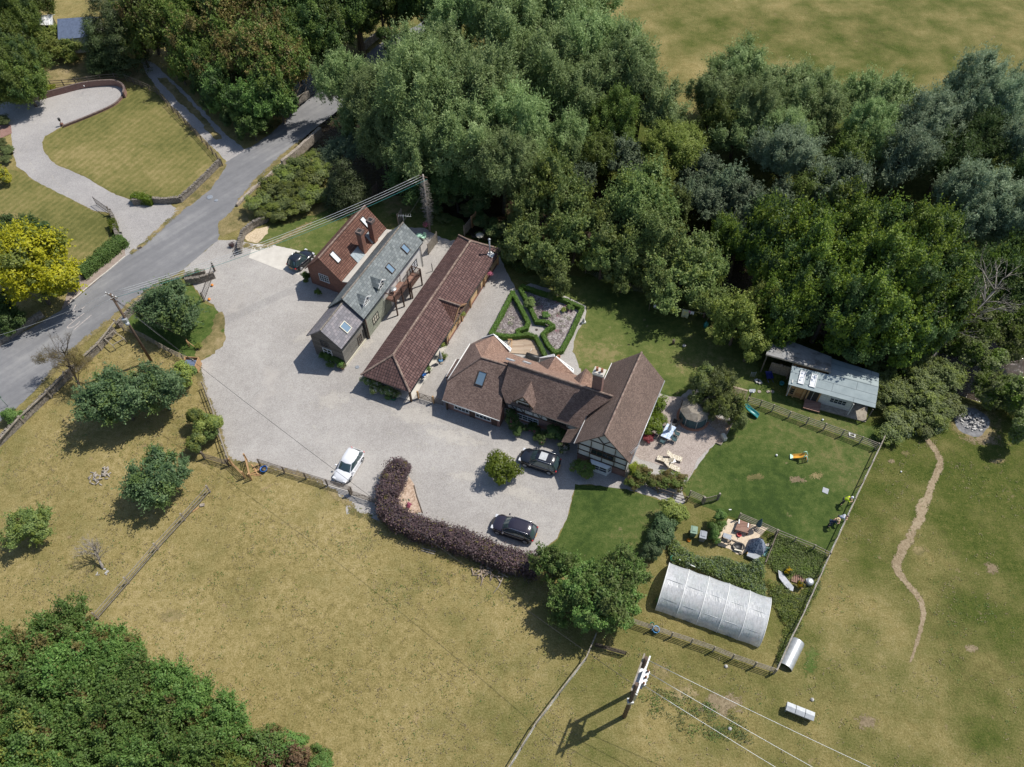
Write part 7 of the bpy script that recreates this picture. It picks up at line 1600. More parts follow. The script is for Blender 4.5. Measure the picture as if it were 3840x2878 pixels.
for k in range(9): b=MB(); b.lathe(pa+pd*(.6+k*1.0)+pn_*.55,[(.13,0),(.18,.3),(.12,.28)],10); b.build('pot',M['terracotta'],t)
b=MB(); b.slab([pa+pd*.2+pn_*.2+UPV*.03,pa+pd*(PL-.2)+pn_*.2+UPV*.03,pa+pd*(PL-.2)+pn_*4.4+UPV*.03,pa+pd*.2+pn_*4.4+UPV*.03],.02); b.build('soil_floor',M['soil'],t)
# ---- pasture furniture
t=thing('feed_trough','pale metal topped feed trough standing alone in the pasture','trough',G(3002,2672)); a,c=G(2948,2648,.7),G(3054,2690,.7); d=(c-a).normalized(); n=Vector((-d.y,d.x,0)); ce=(a+c)/2; L=(c-a).length
b=MB(); b.box(flat(ce)+UPV*.62,(L,.62,.14),(d,n,UPV)); 
for k in range(3): b.slab([flat(ce)+d*(L*(-.5+k/3+.01))+n*-.36+UPV*.78,flat(ce)+d*(L*(-.5+(k+1)/3-.01))-n*.36+UPV*.78,flat(ce)+d*(L*(-.5+(k+1)/3-.01))+UPV*.9,flat(ce)+d*(L*(-.5+k/3+.01))+UPV*.9],.03); b.slab([flat(ce)+d*(L*(-.5+k/3+.01))+UPV*.9,flat(ce)+d*(L*(-.5+(k+1)/3-.01))+UPV*.9,flat(ce)+d*(L*(-.5+(k+1)/3-.01))+n*.36+UPV*.78,flat(ce)+d*(L*(-.5+k/3+.01))+n*.36+UPV*.78],.03)
b.build('lid',M['galv'],t)
b=MB(); b.box(flat(ce)+UPV*.4,(L*.96,.45,.35),(d,n,UPV)); b.build('trough_body',M['galv'],t)
for s in (-1,1): 
    for q in (-1,1): b=MB(); b.box(flat(ce)+d*s*L*.44+n*q*.22+UPV*.2,(.06,.06,.44),(d,n,UPV)); b.build('leg',M['galv'],t)
t=thing('corrugated_shelter','half round corrugated metal ark against the pasture fence','shelter',G(2968,2445)); a,c=flat(G(2996,2400,.5)),flat(G(2948,2498,.5)); d=(c-a).normalized(); n=Vector((-d.y,d.x,0)); b=MB(); V=[];nu=60
for i in range(nu+1):
    for j in range(13): th=math.pi*j/12; r=.62+.018*math.cos(i*math.pi); V.append(a+d*((c-a).length*i/nu)+n*math.cos(th)*r+UPV*math.sin(th)*r*1.05)
b.mesh(V,[[i*13+j,i*13+j+1,(i+1)*13+j+1,(i+1)*13+j] for i in range(nu) for j in range(12)],True); b.build('roof',M['galv'],t); b=MB(); b.face([a+d*.1+n*math.cos(math.pi*j/12)*.6+UPV*math.sin(math.pi*j/12)*.62 for j in range(13)]); b.build('end_panel',M['rail_dark'],t)
softblob('grass_patch',G(3038,2480),1.0,2.2,.010,'lawn_lush',.75,-.5)
# ---- bins, tubs, small yard things
def wheelie(label,p,mat,rz,lid=None):
    t=thing('wheelie_bin',label,'bin',p,rz); b=LMB(); b.mesh([(-.24,-.28,.06),(.24,-.28,.06),(.24,.24,.06),(-.24,.24,.06),(-.30,-.36,1.0),(.30,-.36,1.0),(.30,.36,1.0),(-.30,.36,1.0)],[[3,2,1,0],[4,5,6,7],[0,1,5,4],[1,2,6,5],[2,3,7,6],[3,0,4,7]]); b.build('bin_body',M[mat],t,bevel=.03)
    b=LMB(); b.slab([(-.33,-.40,1.05),(.33,-.40,1.05),(.33,.38,1.1),(-.33,.38,1.1)],.05); b.box((0,.05,1.1),(.4,.5,.05)); b.build('lid',M[lid or mat],t,bevel=.02)
    b=LMB(); b.tube([(-.25,.44,1.0),(.25,.44,1.0)],.02,6); b.build('handle',M[mat],t)
    for s in (-1,1): b=LMB(); b.tube([(s*.24,.30,.11),(s*.30,.30,.11)],.11,12); b.build('wheel',M['rubber'],t)
wheelie('pale green wheeled bin on the grass by the garden gate',G(2596,2006),'bin_green',-.25); wheelie('grey wheeled bin right of the green one',G(2630,2024),'bin_grey',-.3)
def pot(name,label,p,r,h,mat,cat='pot',plant=None,ps=1.0,group=None):
    t=thing(name,label,cat,p,0,group); b=MB(); b.lathe(p,[(r*.72,0),(r*.95,h*.9),(r*1.08,h*.9),(r*1.08,h),(r*.88,h),(r*.8,h*.75)],16); b.build('pot',M[mat],t)
    b=MB(); b.lathe(p+UPV*h*.75,[(r*.8,0),(0,.01)],12); b.build('soil',M['soil'],t)
    if plant: leafclump(t,'plant',p+UPV*(h+r*.7*ps),r*1.25*ps,plant,500,.05,3)
    return t
pot('tub','round blue plastic tub beside the lumber at the field fence',G(992,1766),.36,.42,'blue','tub')
pot('planter','tyre planter with small plant on the lawn corner by the yard',G(746,1306),.3,.25,'rubber','planter','light',.8)
pot('plant_pot','stone pot with plant at the corner of the outbuilding',G(1285,1382),.3,.35,'terracotta','pot','weed')
pot('plant_pot','round grey pot on the box hedge corner in the rose garden',G(2057,1222),.38,.5,'stone')
pot('plant_pot','dark pot with small plant behind the barn carport post',G(1664,1345),.28,.35,'oak','pot','green')
pot('chimney_planter','tall terracotta chimney planter at the farmhouse rear',G(2094,1352),.2,.75,'terracotta')
pot('plant_pot','plant pot beside the upper entrance wall with purple leaves',G(872,925),.22,.3,'terracotta','pot','copper')
pot('green_tub','green tub against the shaded end of the barn',G(1477,1498),.32,.4,'plastic_green','tub')
pot('small_green_tub','smaller green pot at the barn end under the rose',G(1457,1496),.2,.3,'plastic_green','pot','hazel')
for x,y,m_,l in ((1712,1163,'terracotta','red flowering hanging pot on the barn eaves at its middle'),(1838,1028,'terracotta','dark hanging basket on the barn eaves near its far end'),(1662,1296,'gold','hanging basket with yellow green plant on the barn eaves'),(1609,1385,'hazel','hanging basket with orange flowers by the carport post'),(1738,1180,'gold','small plant on the barn wall below the cross gable')):
    p=G(x,y,1.6); t=thing('hanging_basket',l,'hanging basket',p); b=MB(); b.lathe(p-UPV*.18,[(0,0),(.13,.04),(.18,.16),(.16,.16)],10); b.build('basket',M['oak'],t); b=MB(); b.tube([p,p+UPV*.5],.01,4); b.build('chain',M['black'],t); leafclump(t,'flowers',p+UPV*.08,.24,'flower_p' if m_=='terracotta' else ('light' if m_=='gold' else 'hazel'),260,.05,2)
def disc(name,label,p,r,mat,z=.03,cat='manhole cover'):
    b=MB(); b.lathe(Vector((p.x,p.y,z-.03)),[(r,0),(r,.035),(r*.86,.038),(0,.036)],18); return tag(b.build(name,M[mat]),label,cat)
disc('manhole_cover','round manhole cover in the road opposite the bramble bank',G(787,741),.42,'bin_grey',.05); disc('manhole_cover','smaller oval manhole cover beside the round one in the road',G(811,753),.26,'bin_grey',.05)
disc('manhole_cover','round grey manhole cover on the gravel near the barn end',G(1340,1378),.24,'bin_grey',.045); disc('drain_cover','small dark drain cover in the gravel path of the rose garden',G(2012,1238),.16,'iron',.04)
b=MB(); b.box(G(524,931)+UPV*.03,(.5,.35,.06),None,.6); tag(b.build('drain_grate',M['iron']),'dark rectangular drain grate at the road edge by the far drive','drain')
# trough planter on wall
t=thing('planter_trough','long dark trough planter behind the gate wall','planter',G(728,1022)); a,c=flat(G(690,1032,.4)),flat(G(768,1016,.4)); b=MB(); b.beam(a+UPV*.3,c+UPV*.3,.5,.5); b.build('box',M['stone_dark'],t); leafclump(t,'plants',a.lerp(c,.7)+UPV*.6,.35,'weed',300,.05,2); leafclump(t,'plants',a.lerp(c,.25)+UPV*.6,.3,'weed',300,.05,3)
# bin store
t=thing('bin_store','open wooden box store with pale blue lids at the fence corner','bin store',G(720,1368)); c=flat(G(718,1366,.7)); d=(flat(G(750,1355,.7))-flat(G(690,1352,.7))).normalized(); n=Vector((-d.y,d.x,0))
for s in (-1,1): b=MB(); b.box(c+d*s*.75+UPV*.6,(.08,1.3,1.2),(d,n,UPV)); b.build('side_panel',M['oak_new'],t); 
b=MB(); b.box(c+n*.62+UPV*.6,(1.5,.08,1.2),(d,n,UPV)); b.build('back_panel',M['oak_new'],t)
b=MB(); b.box(c-n*.1+UPV*.5,(1.2,.8,.95),(d,n,UPV)); b.build('box',M['bin_grey'],t,bevel=.04); b=MB(); b.box(c-n*.1+UPV*1.0,(1.28,.86,.06),(d,n,UPV)); b.build('lid',M['bluefelt'],t,bevel=.02)
t=thing('marker_post','orange timber post with brace on the lawn by the tyre planter','post',G(712,1302)); p=G(712,1303); b=MB(); b.tube([p,p+UPV*1.3],.07,6); b.build('post',M['oak_new'],t); b=MB(); b.beam(p+UPV*1.2,p+Vector((.9,-.3,.1)),.06,.06); b.build('brace',M['oak_new'],t)
# wooden jump frame in the orchard
t=thing('timber_frame_stand','low weathered timber frame in the orchard corner under the pole','frame',G(438,1290)); c=G(440,1292); 
P4=[flat(G(x,y)) for x,y in ((405,1290),(435,1315),(478,1290),(438,1262))]
for p in P4: b=MB(); b.tube([p,p+UPV*1.0],.05,6); b.build('leg',M['rail'],t)
for k in range(4): b=MB(); b.beam(P4[k]+UPV*.95,P4[(k+1)%4]+UPV*.95,.07,.09); b.build('bar',M['rail'],t)
def pile(name,label,c,items,mat,cat,rx,ry,ln,r,seed=0,box=False,hmax=.4):
    t=thing(name,label,cat,c); rng=random.Random(seed)
    for k in range(items):
        a=rng.random()*6.28; q=rng.random()**.6; p=c+Vector((math.cos(a)*rx*q,math.sin(a)*ry*q,.05+hmax*(1-q)*rng.random())); L=ln*rng.uniform(.5,1.2); th=rng.random()*3.14; d=Vector((math.cos(th),math.sin(th),rng.uniform(-.2,.3))).normalized(); b=MB()
        if box: b.beam(p-d*L/2,p+d*L/2,r*rng.uniform(.8,2),r*rng.uniform(.5,1)) 
        else: b.tube([p-d*L/2,p+d*L/2],[r*rng.uniform(.7,1.2),r],7)
        b.build('piece' if box else 'log',M[mat],t)
    return t
pile('log_pile','heap of cut grey logs on the dry orchard grass',G(375,1785),34,'bark_pale','log pile',1.0,1.2,.55,.07,1,hmax=.3)
pile('log_pile','scattered logs and rails in the shade below the copper hedge',G(1822,2150),30,'log','log pile',1.9,.9,.8,.07,3,hmax=.2)
pile('rubble_heap','grey stone rubble heap in the middle of the burnt ash circle',G(3650,1582),90,'rubble','rubble heap',1.5,1.25,.26,.10,5,box=True,hmax=.5)
pile('lumber_pile','pale sawn lumber lying between the two new gates',G(965,1768),9,'oak_new','lumber',.6,.6,1.1,.07,6,box=True,hmax=.1)
pile('stone_heap','few loose stones at the foot of the dead orchard tree',G(385,2150),9,'rubble','stones',.7,.4,.25,.07,8,box=True,hmax=.1)
for i,(x,y,x2,y2) in enumerate(((1582,2056,1634,2070),(1580,2064,1630,2078))):
    a,c=G(x,y,.05),G(x2,y2,.05); b=MB(); b.beam(a,c,.10,.05); tag(b.build('plank',M['rail']),'pale plank lying in the grass below the copper hedge, '+('upper' if i==0 else 'lower')+' of two','plank')
b=MB(); b.tube([G(1885,2168,.1),G(1870,2200,.12),G(1850,2225,.06)],[.05,.045,.03],6); tag(b.build('fallen_branch',M['bark_pale']),'long bare branch lying on the dry grass below the hornbeams','branch')
b=MB(); b.beam(G(722,1920,.05),G(746,1902,.05),.14,.04); tag(b.build('plank',M['oak_new']),'short pale board beside the diagonal field fence','plank')
b=MB(); b.box(G(758,1895,.08),(.45,.3,.14),None,.2); tag(b.build('stone_block',M['stone']),'square stone block beside the diagonal field fence','stone')
for i,(x,y,l) in enumerate(((2998,2258,'pale stone by the pasture fence'),(2990,2246,'pinkish stone by the pasture fence'),(2737,2734,'white bag scrap in the dry paddock under the wires'),(3045,2625,'pale stone tuft beyond the feed trough'),(2722,2500,'pale stone below the paddock fence'))):
    b=MB(); rng=random.Random(i); b.lathe(G(x,y),[(.0,0),(.17,.02),(.15,.12),(0,.18)],7); tag(b.build('stone',M['rubble']),l,'stone')
b=MB(); b.tube([G(x,y,.06) for x,y in ((1553,1821),(1563,1860),(1585,1925))],.05,6); tag(b.build('timber_edging',M['rail_dark']),'dark timber edging beside the copper hedge bed','edging')
sheet('flower_bed',S((1536,1785),(1553,1821),(1585,1925),(1500,1930),(1480,1860)),.015,M['bark_chip'],.1)
t=thing('bird_feeder','dark iron bird feeder post in the bed by the copper hedge','bird feeder',G(1529,1902)); p=G(1529,1902); b=MB(); b.tube([p,p+UPV*1.7],.02,6); b.tube([p+UPV*1.65+Vector((-.3,0,0)),p+UPV*1.65+Vector((.3,0,0))],.012,5); b.build('stand',M['black'],t)
for s in (-1,1): b=MB(); b.lathe(p+Vector((s*.28,0,1.3)),[(.05,0),(.06,.02),(.06,.26),(0,.32)],8); b.build('feeder',M['plastic_green'],t)
tree(884,1092,6,.4,'broad','flower_p','small pink flowers in the bed by the copper hedge',name='flowers',cat='plant',trunk=False)
# ---- balcony of the slate house
bl=lambda x,y,z: G(1400+x*.315,960+y*.315,z)
bp_=thing('balcony','brown timber balcony and steps standing against the slate house','balcony',flat(bl(280,620,2.3)))
zd=2.35; Q4=[g2.P(4.6,GW-.2,zd),g2.P(7.9,GW-.2,zd)]; u0,u1=g2.uv(bl(265,545,zd+.0)); ux,vx=g2.uv(bl(420,340,zd)); 
vO=u1; uA=min(u0,4.75); uB=max(ux,7.4)
C4=[g2.P(uA,GW-.2,zd),g2.P(uA,vO,zd),g2.P(uB,vO,zd),g2.P(uB,GW-.2,zd)]
b=MB(); b.slab(C4,.16); b.build('deck_floor',M['brown_deck'],bp_)
C5=[g2.P(uB+.03,vO-.9,zd-.55),g2.P(uB+.03,vO+.25,zd-.55),g2.P(uB+2.4,vO+.25,zd-.55),g2.P(uB+2.4,vO-.9,zd-.55)]
b=MB(); b.slab(C5,.14); b.build('landing',M['brown_deck'],bp_)
def balustrade(a,c,h=1.0,parent=None):
    b=MB(); b.beam(a+UPV*h,c+UPV*h,.09,.06); b.beam(a+UPV*.1,c+UPV*.1,.05,.06); L=(c-a).length; k=int(L/.14)
    for i in range(k+1): q=a.lerp(c,i/k); b.box(q+UPV*h/2,(.035,.035,h))
    b.build('balustrade',M['brown_stain'],parent)
balustrade(C4[0],C4[1],parent=bp_); balustrade(C4[1],C4[2],parent=bp_); balustrade(g2.P(uB,GW-.1,zd),g2.P(uB,vO-1.0,zd),parent=bp_)
balustrade(C5[1],C5[2],parent=bp_); balustrade(C5[2],C5[3],parent=bp_); balustrade(C5[3],C5[3].lerp(C5[0],.5),parent=bp_)
for q in (C4[1],C4[2],C5[1],C5[2],C5[3],g2.P((uA+uB)/2,vO,zd)):
    b=MB(); b.box(Vector((q.x,q.y,(q.z+1.0)/2)),(.14,.14,q.z+1.0),(g2.d,g2.n,UPV)); b.build('post',M['brown_stain'],bp_)
for k in range(7): b=MB(); b.box(g2.P(uB+.5-.0+k*.28,vO-1.15,1.6-k*.24),(.26,.8,.05),(g2.d,g2.n,UPV)); b.build('step',M['brown_deck'],bp_)
def round_table_(label,p,r,h,mat,zb=0,name='garden_table'):
    t=thing(name,label,'table',p); b=MB(); b.lathe(p+UPV*(h-.03),[(0,0),(r,0),(r,.03),(0,.031)],20); b.build('tabletop',M[mat],t)
    for k in range(3): a=k*2.09; b=MB(); b.tube([p+Vector((math.cos(a)*r*.7,math.sin(a)*r*.7,0)),p+Vector((math.cos(a)*.08,math.sin(a)*.08,h-.03))],.02,5); b.build('leg',M[mat],t)
    return t
def chair(label,p,rz,mat,name='garden_chair',group='garden chairs'):
    t=thing(name,label,'chair',p,rz,group); b=LMB(); b.box((0,0,.44),(.44,.44,.04)); b.build('seat',M[mat],t); b=LMB(); b.slab([(-.21,.22,.48),(.21,.22,.48),(.21,.36,.95),(-.21,.36,.95)],.03,Vector((0,-.95,.3))); b.build('backrest',M[mat],t)
    for sx in (-1,1):
        b=LMB(); b.tube([(sx*.24,-.2,.64),(sx*.24,.25,.66)],.022,5); b.build('armrest',M[mat],t)
        for sy in (-1,1): b=LMB(); b.tube([(sx*.22,sy*.2,0),(sx*.2,sy*.18,.66 if sy<0 else .44)],.02,5); b.build('leg',M[mat],t)
    return t
tp_=round_table_('small round glass table on the brown balcony',g2.P((uA+uB)/2-.3,vO-.9,zd),.38,.6,'galv')
BASE[tp_.name]=tp_.location.copy()
round_table_('small round white table on the terrace behind the barn',G(1800,898),.5,.7,'cream')
chair('dark wicker chair left of the round terrace table',G(1779,898),1.6,'black'); chair('dark wicker chair behind the round terrace table',G(1813,888),-.6,'black'); chair('dark chair below the round terrace table',G(1820,905),-2.2,'oak')
round_table_('pale mint garden table by the slate house gable',G(1574,898),.42,.7,'mint'); chair('pale mint garden chair by the slate house gable',G(1590,900),-.5,'mint')
# fence panels behind
def panel(label,a,c,h,mat='rail'):
    a,c=flat(a),flat(c); t=thing('fence_panel',label,'fence',a,0,'woven fence panels'); d=(c-a).normalized(); n=Vector((-d.y,d.x,0)); b=MB(); k=int((c-a).length/.13)
    for i in range(k): b.box(a.lerp(c,(i+.5)/k)+UPV*(h/2)+n*(.015 if i%2 else -.015),(.12,.02,h),(d,n,UPV))
    b.build('slats',M[mat],t)
    for q in (a,c): b=MB(); b.box(q+UPV*(h/2+.05),(.1,.1,h+.1),(d,n,UPV)); b.build('post',M[mat],t)
panel('woven fence panel beside the mint chair at the slate house',G(1608,955),G(1640,910),1.7); panel('pale fence panel left of the barn terrace',G(1742,885),G(1768,852),1.6); panel('taller new fence panel with posts above the barn terrace',G(1770,856),G(1786,838),1.9,'oak_new'); panel('dark fence panel under the willows behind the brick cottage',G(1384,762),G(1418,722),1.7,'rail_dark'); panel('woven hurdle behind the tip of the slate roof',G(1495,845),G(1510,825),1.8)
# parasol under the barn eaves, blue chair
def parasol(label,p,h,r,mat,tilt=0):
    t=thing('parasol',label,'parasol',p); b=MB(); b.tube([p,p+UPV*h],.025,6); b.build('pole',M['cream'],t); b=MB(); b.lathe(p+UPV*(h*.38),[(r*.75,0),(r,.05),(r*.8,h*.3),(r*.35,h*.52),(.03,h*.62)],9,smooth=False); b.build('canopy',M[mat],t); b=MB(); b.lathe(p,[(.25,0),(.25,.06),(.05,.1)],12); b.build('base',M['stone'],t); return t
parasol('closed grey parasol under the barn eaves by the carport',G(1655,1362),2.2,.22,'parasol_grey'); 
t=thing('push_chair','bright blue toy seat beside the closed parasol','toy',G(1655,1352)); b=MB(); b.lathe(G(1653,1354),[(.25,0),(.3,.1),(.2,.25),(0,.2)],10); b.build('seat',M['skyblue'],t)
chair('blue chair in the barn carport by the post',G(1590,1415),.5,'blue')
# ---- patio
t=thing('patio_table','rectangular patio table with blue and white cloth','table',flat(G(2507,1619,.74))); c=flat(G(2507,1619,.74)); td=(flat(G(2522,1590,.74))-flat(G(2493,1645,.74))).normalized(); tn=Vector((td.y,-td.x,0))
b=MB(); b.box(c+UPV*.73,(1.75,1.0,.04),(td,tn,UPV)); b.build('tabletop',M['tableblue'],t)
for s in (-1,1):
    for q in (-1,1): b=MB(); b.tube([c+td*s*.75+tn*q*.4,c+td*s*.75+tn*q*.4+UPV*.71],.025,6); b.build('leg',M['black'],t)
parasol('closed pale grey parasol standing through the patio table',c+UPV*0+td*.15,2.3,.20,'parasol_grey')
ta=math.atan2(td.y,td.x)
for i,(u,v,r_,l) in enumerate(((1.3,.1,ta-1.57,'dark patio chair at the far end of the patio table'),(-1.3,-.1,ta+1.57,'dark reclined patio chair at the near end of the patio table'),(.4,-.9,ta+3.14,'dark patio chair on the house side, far seat'),(-.4,-.9,ta+3.14,'dark patio chair on the house side, near seat'),(.4,.9,ta,'dark patio chair on the lawn side, far seat'),(-.4,.9,ta,'dark patio chair on the lawn side, near seat'))):
    chair(l,c+td*u+tn*v,r_,'parasol_green' if i else 'trim',name='patio_chair',group='patio chairs')
def lounger(label,a,c,mat='deckchair'):
    a,c=flat(a),flat(c); d=(c-a).normalized(); n=Vector((-d.y,d.x,0)); L=1.7; t=thing('sun_lounger',label,'lounger',a,0,'sun loungers'); b=MB(); b.slab([a-n*.28+UPV*.38,a+d*1.1-n*.28+UPV*.30,a+d*1.1+n*.28+UPV*.30,a+n*.28+UPV*.38],.03); b.build('seat',M[mat],t)
    b=MB(); b.slab([a-n*.28+UPV*.40,a+n*.28+UPV*.40,a-d*.55+n*.28+UPV*.9,a-d*.55-n*.28+UPV*.9],.03); b.build('backrest',M[mat],t)
    for s in (-1,1):
        for u in (0,1.0): b=MB(); b.tube([a+d*u+n*s*.28,a+d*u+n*s*.28+UPV*.34],.022,5); b.build('leg',M['cream'],t)
zz=lambda x,y,z=0: G(2400+x*.504,1480+y*.504,z)
lounger('striped sun lounger above the small white table, foot to the lawn',zz(235,460,.3),zz(300,480,.3)); lounger('striped sun lounger below the small white table',zz(220,530,.3),zz(290,560,.3)); lounger('striped lounger at the left of the small white table',zz(205,495,.3),zz(165,480,.3))
t=thing('side_table','small square white table between the loungers','table',flat(zz(243,490,.45))); c=flat(zz(243,490,.45)); b=MB(); b.box(c+UPV*.44,(.55,.55,.04),None,.3); b.build('tabletop',M['white'],t)
for s in (-1,1):
    for q in (-1,1): b=MB(); b.tube([c+Vector((s*.2,q*.2,0)),c+Vector((s*.2,q*.2,.42))],.02,5); b.build('leg',M['white'],t)
t=thing('garden_bench','weathered wooden bench in the shade of the patio tree','bench',flat(zz(490,205))); c=zz(490,205); b=MB(); 
for k in range(4): b.box(c+Vector((0,-.2+k*.13,.42)),(1.1,.1,.03))
b.build('seat',M['rail'],t); b=MB(); b.box(c+Vector((0,.32,.75)),(1.1,.04,.25)); b.build('backrest',M['rail'],t)
for s in (-1,1): b=MB(); b.box(c+Vector((s*.48,0,.2)),(.07,.4,.42)); b.build('leg',M['rail'],t)
for a,c_ in (((565,360),(603,375)),((603,375),(690,212))): b=MB(); b.beam(zz(*a,.08),zz(*c_,.08),.08,.18); tag(b.build('timber_edging',M['rail']),'pale timber board edging the bark chippings '+('at its lower corner' if a[0]<600 else 'on the lawn side'),'edging')
b=MB(); b.box(zz(625,318,.25),(.35,.7,.5),None,.3); tag(b.build('timber_block',M['cream']),'pale upright timber block on the corner of the bark chippings','block')
# round playhouse
pc_=flat(G(2604,1550,.9)); t=thing('playhouse','round dark green netted playhouse with grey slatted roof','playhouse',pc_); b=MB(); b.lathe(pc_,[(1.75,0),(1.75,.12),(1.55,.14)],18); b.build('brick_ring',M['terracotta'],t)
b=MB(); b.lathe(pc_,[(1.5,.1),(1.5,1.5)],12,smooth=False); b.build('netting',M['parasol_green'],t); b=MB(); b.lathe(pc_+UPV*1.5,[(1.6,0),(.9,.55),(.0,.75)],8,smooth=False); b.build('roof',M['rail'],t)
for k in range(8): a=k*.785; b=MB(); b.tube([pc_+Vector((math.cos(a)*1.53,math.sin(a)*1.53,0)),pc_+Vector((math.cos(a)*1.53,math.sin(a)*1.53,1.5))],.035,5); b.build('post',M['galv'],t)
# climbing frame and slide
zc=lambda x,y,z=0: G(2540+x*.3152,1380+y*.3152,z)
cf=flat(zc(725,330,1.8)); t=thing('climbing_tower','wooden climbing tower with slatted roof','climbing frame',cf); ax=(Vector((.92,-.38,0)),Vector((.38,.92,0)),UPV)
for sx in (-1,1):
    for sy in (-1,1): b=MB(); b.box(cf+ax[0]*sx*.62+ax[1]*sy*.62+UPV*1.15,(.1,.1,2.3),ax); b.build('post',M['oak_new'],t)
b=MB(); b.box(cf+UPV*1.15,(1.3,1.3,.06),ax); b.build('platform',M['oak_new'],t)
b=MB(); 
for k in range(9): f=k/8; b.box(cf-ax[1]*(.75-.85*f)+UPV*(1.95+.75*f),(1.5,.09,.03),(ax[0],(ax[1]*.75+UPV*.66).normalized(),(UPV*.75-ax[1]*.66).normalized()))
b.box(cf+ax[1]*.22+UPV*2.7,(1.55,.2,.12),ax); b.build('roof',M['log'],t)
for s in (-1,1): b=MB(); b.box(cf+ax[0]*s*.62+UPV*1.45,(.03,1.2,.5),ax); b.build('side_panel',M['board_orange'],t)
t=thing('slide','wavy dark teal slide running down onto the lawn','slide',flat(zc(955,590))); A0=zc(745,385,1.25); A1=zc(960,585,.12); b=MB(); V=[]; n_=18; dd=(A1-A0); dd.z=0; dd.normalize(); sn_=Vector((-dd.y,dd.x,0))
for i in range(n_+1):
    f=i/n_; p=A0.lerp(A1,f); p.z=1.25*(1-f)**1.15+.12+.07*math.sin(f*9); 
    for y,z in ((-.27,.16),(-.24,.0),(0,-.03),(.24,0),(.27,.16),(.30,.16),(.27,-.05),(0,-.08),(-.27,-.05),(-.30,.16)): V.append(p+sn_*y+UPV*z)
b.mesh(V,[[i*10+j,i*10+(j+1)%10,(i+1)*10+(j+1)%10,(i+1)*10+j] for i in range(n_) for j in range(10)],True); b.build('chute',M['teal'],t)
b=MB(); b.tube([flat(A0)+sn_*.2,A0+sn_*.2],.03,5); b.tube([flat(A0)-sn_*.2,A0-sn_*.2],.03,5); b.build('support',M['galv'],t)
t=thing('bird_table','timber post with small bird table at the start of the stable fence','bird table',G(2806,1500)); p=G(2803,1508); b=MB(); b.box(p+UPV*.95,(.12,.12,1.9)); b.build('post',M['rail_dark'],t); b=MB(); b.box(p+UPV*1.95,(.5,.4,.05)); b.slab([p+Vector((-.3,-.25,2.2)),p+Vector((.3,-.25,2.2)),p+Vector((.3,0,2.35)),p+Vector((-.3,0,2.35))],.03); b.build('tray',M['galv'],t)
# toys on the lawn
t=thing('toy_slide','small yellow and mint toy slide on the lawn','toy slide',G(3000,1720)); a=G(2968,1714,.1); c=G(3018,1708,.75); b=MB(); d=(flat(c)-flat(a)).normalized(); n=Vector((-d.y,d.x,0)); V=[]
for i in range(11):
    f=i/10; p=a.lerp(c,f); p.z=.10+.65*f**1.3+.03*math.sin(f*7)
    for y,z in ((-.22,.12),(-.2,0),(.2,0),(.22,.12),(.25,.12),(.22,-.05),(-.22,-.05),(-.25,.12)): V.append(p+n*y+UPV*z)
b.mesh(V,[[i*8+j,i*8+(j+1)%8,(i+1)*8+(j+1)%8,(i+1)*8+j] for i in range(10) for j in range(8)],True); b.build('chute',M['yellow'],t)
for s in (-1,1): b=MB(); q=flat(c)+n*s*.27; b.tube([q+d*.45,q+d*.35+UPV*.5,q+d*.1+UPV*1.05,q-d*.12+UPV*.95,q-d*.1+UPV*.7],.05,7); b.build('handrail',M['mint'],t)
b=MB(); b.box(a+UPV*.03,(.3,.55,.08),(d,n,UPV)); b.build('foot',M['mint'],t)
for k in range(3): b=MB(); b.box(flat(c)+d*(.4-.08*k)+UPV*(.18+.2*k),(.08,.5,.04),(d,n,UPV)); b.build('step',M['orange'],t)
def ball(name,label,x,y,r,mat,cat='ball'):
    b=MB(); p=G(x,y); b.lathe(p+UPV*0,[(r*math.sin(math.pi*k/8),r-r*math.cos(math.pi*k/8)) for k in range(9)],12); return tag(b.build(name,M[mat]),label,cat)
ball('football','white football on the lawn left of the toy slide',2911,1710,.12,'white'); ball('football','pale ball behind the rails in front of the stable deck',3084,1577,.11,'cloth_white'); ball('toy_ball','small white ball on the pasture beyond the fence',3378,1771,.09,'white'); ball('white_pot','white pot at the top of the trodden pasture path',3464,1607,.14,'white','pot')
b=MB(); b.slab([G(x,y,.05) for x,y in ((3087,1827),(3109,1835),(3104,1854),(3083,1845))],.035); tag(b.build('rubber_mat',M['bin_grey']),'grey square mat lying on the play lawn','mat')
b=MB(); 
for x,y in ((3188,1622),(3206,1632),(3198,1640),(3184,1632)): pass
P4=[G(x,y,.12) for x,y in ((3185,1623),(3206,1630),(3204,1642),(3186,1636))]
for k in range(4): b.beam(P4[k],P4[(k+1)%4],.12,.12)
tag(b.build('sink_surround',M['white']),'small white square frame on the grass above the stable fence','frame')
for i,(x,y) in enumerate(((2847,1470),(2880,1470),(2896,1470))): disc('stepping_stone','round stepping stone on the grass left of the stable, '+('first','second','third')[i]+' from the bird table',G(x,y),.2,'stone',.05,'stepping stone')
t=thing('wheelbarrow','navy blue wheelbarrow in the shade of the shelter','wheelbarrow',G(2880,1420)); p=G(2880,1420); b=MB(); b.mesh([p+Vector(q) for q in ((-.25,-.3,.3),(.25,-.3,.3),(.25,.35,.35),(-.25,.35,.35),(-.38,-.45,.62),(.38,-.45,.62),(.36,.5,.66),(-.36,.5,.66))],[[3,2,1,0],[0,1,5,4],[1,2,6,5],[2,3,7,6],[3,0,4,7]]); b.build('tray',M['navy'],t)
for s in (-1,1): b=MB(); b.tube([p+Vector((s*.08,.6,.2)),p+Vector((s*.2,0,.3)),p+Vector((s*.28,-.95,.55))],.02,5); b.build('handle',M['navy'],t)
b=MB(); b.tube([p+Vector((-.04,.62,.2)),p+Vector((.04,.62,.2))],.2,12); b.build('wheel',M['rubber'],t)
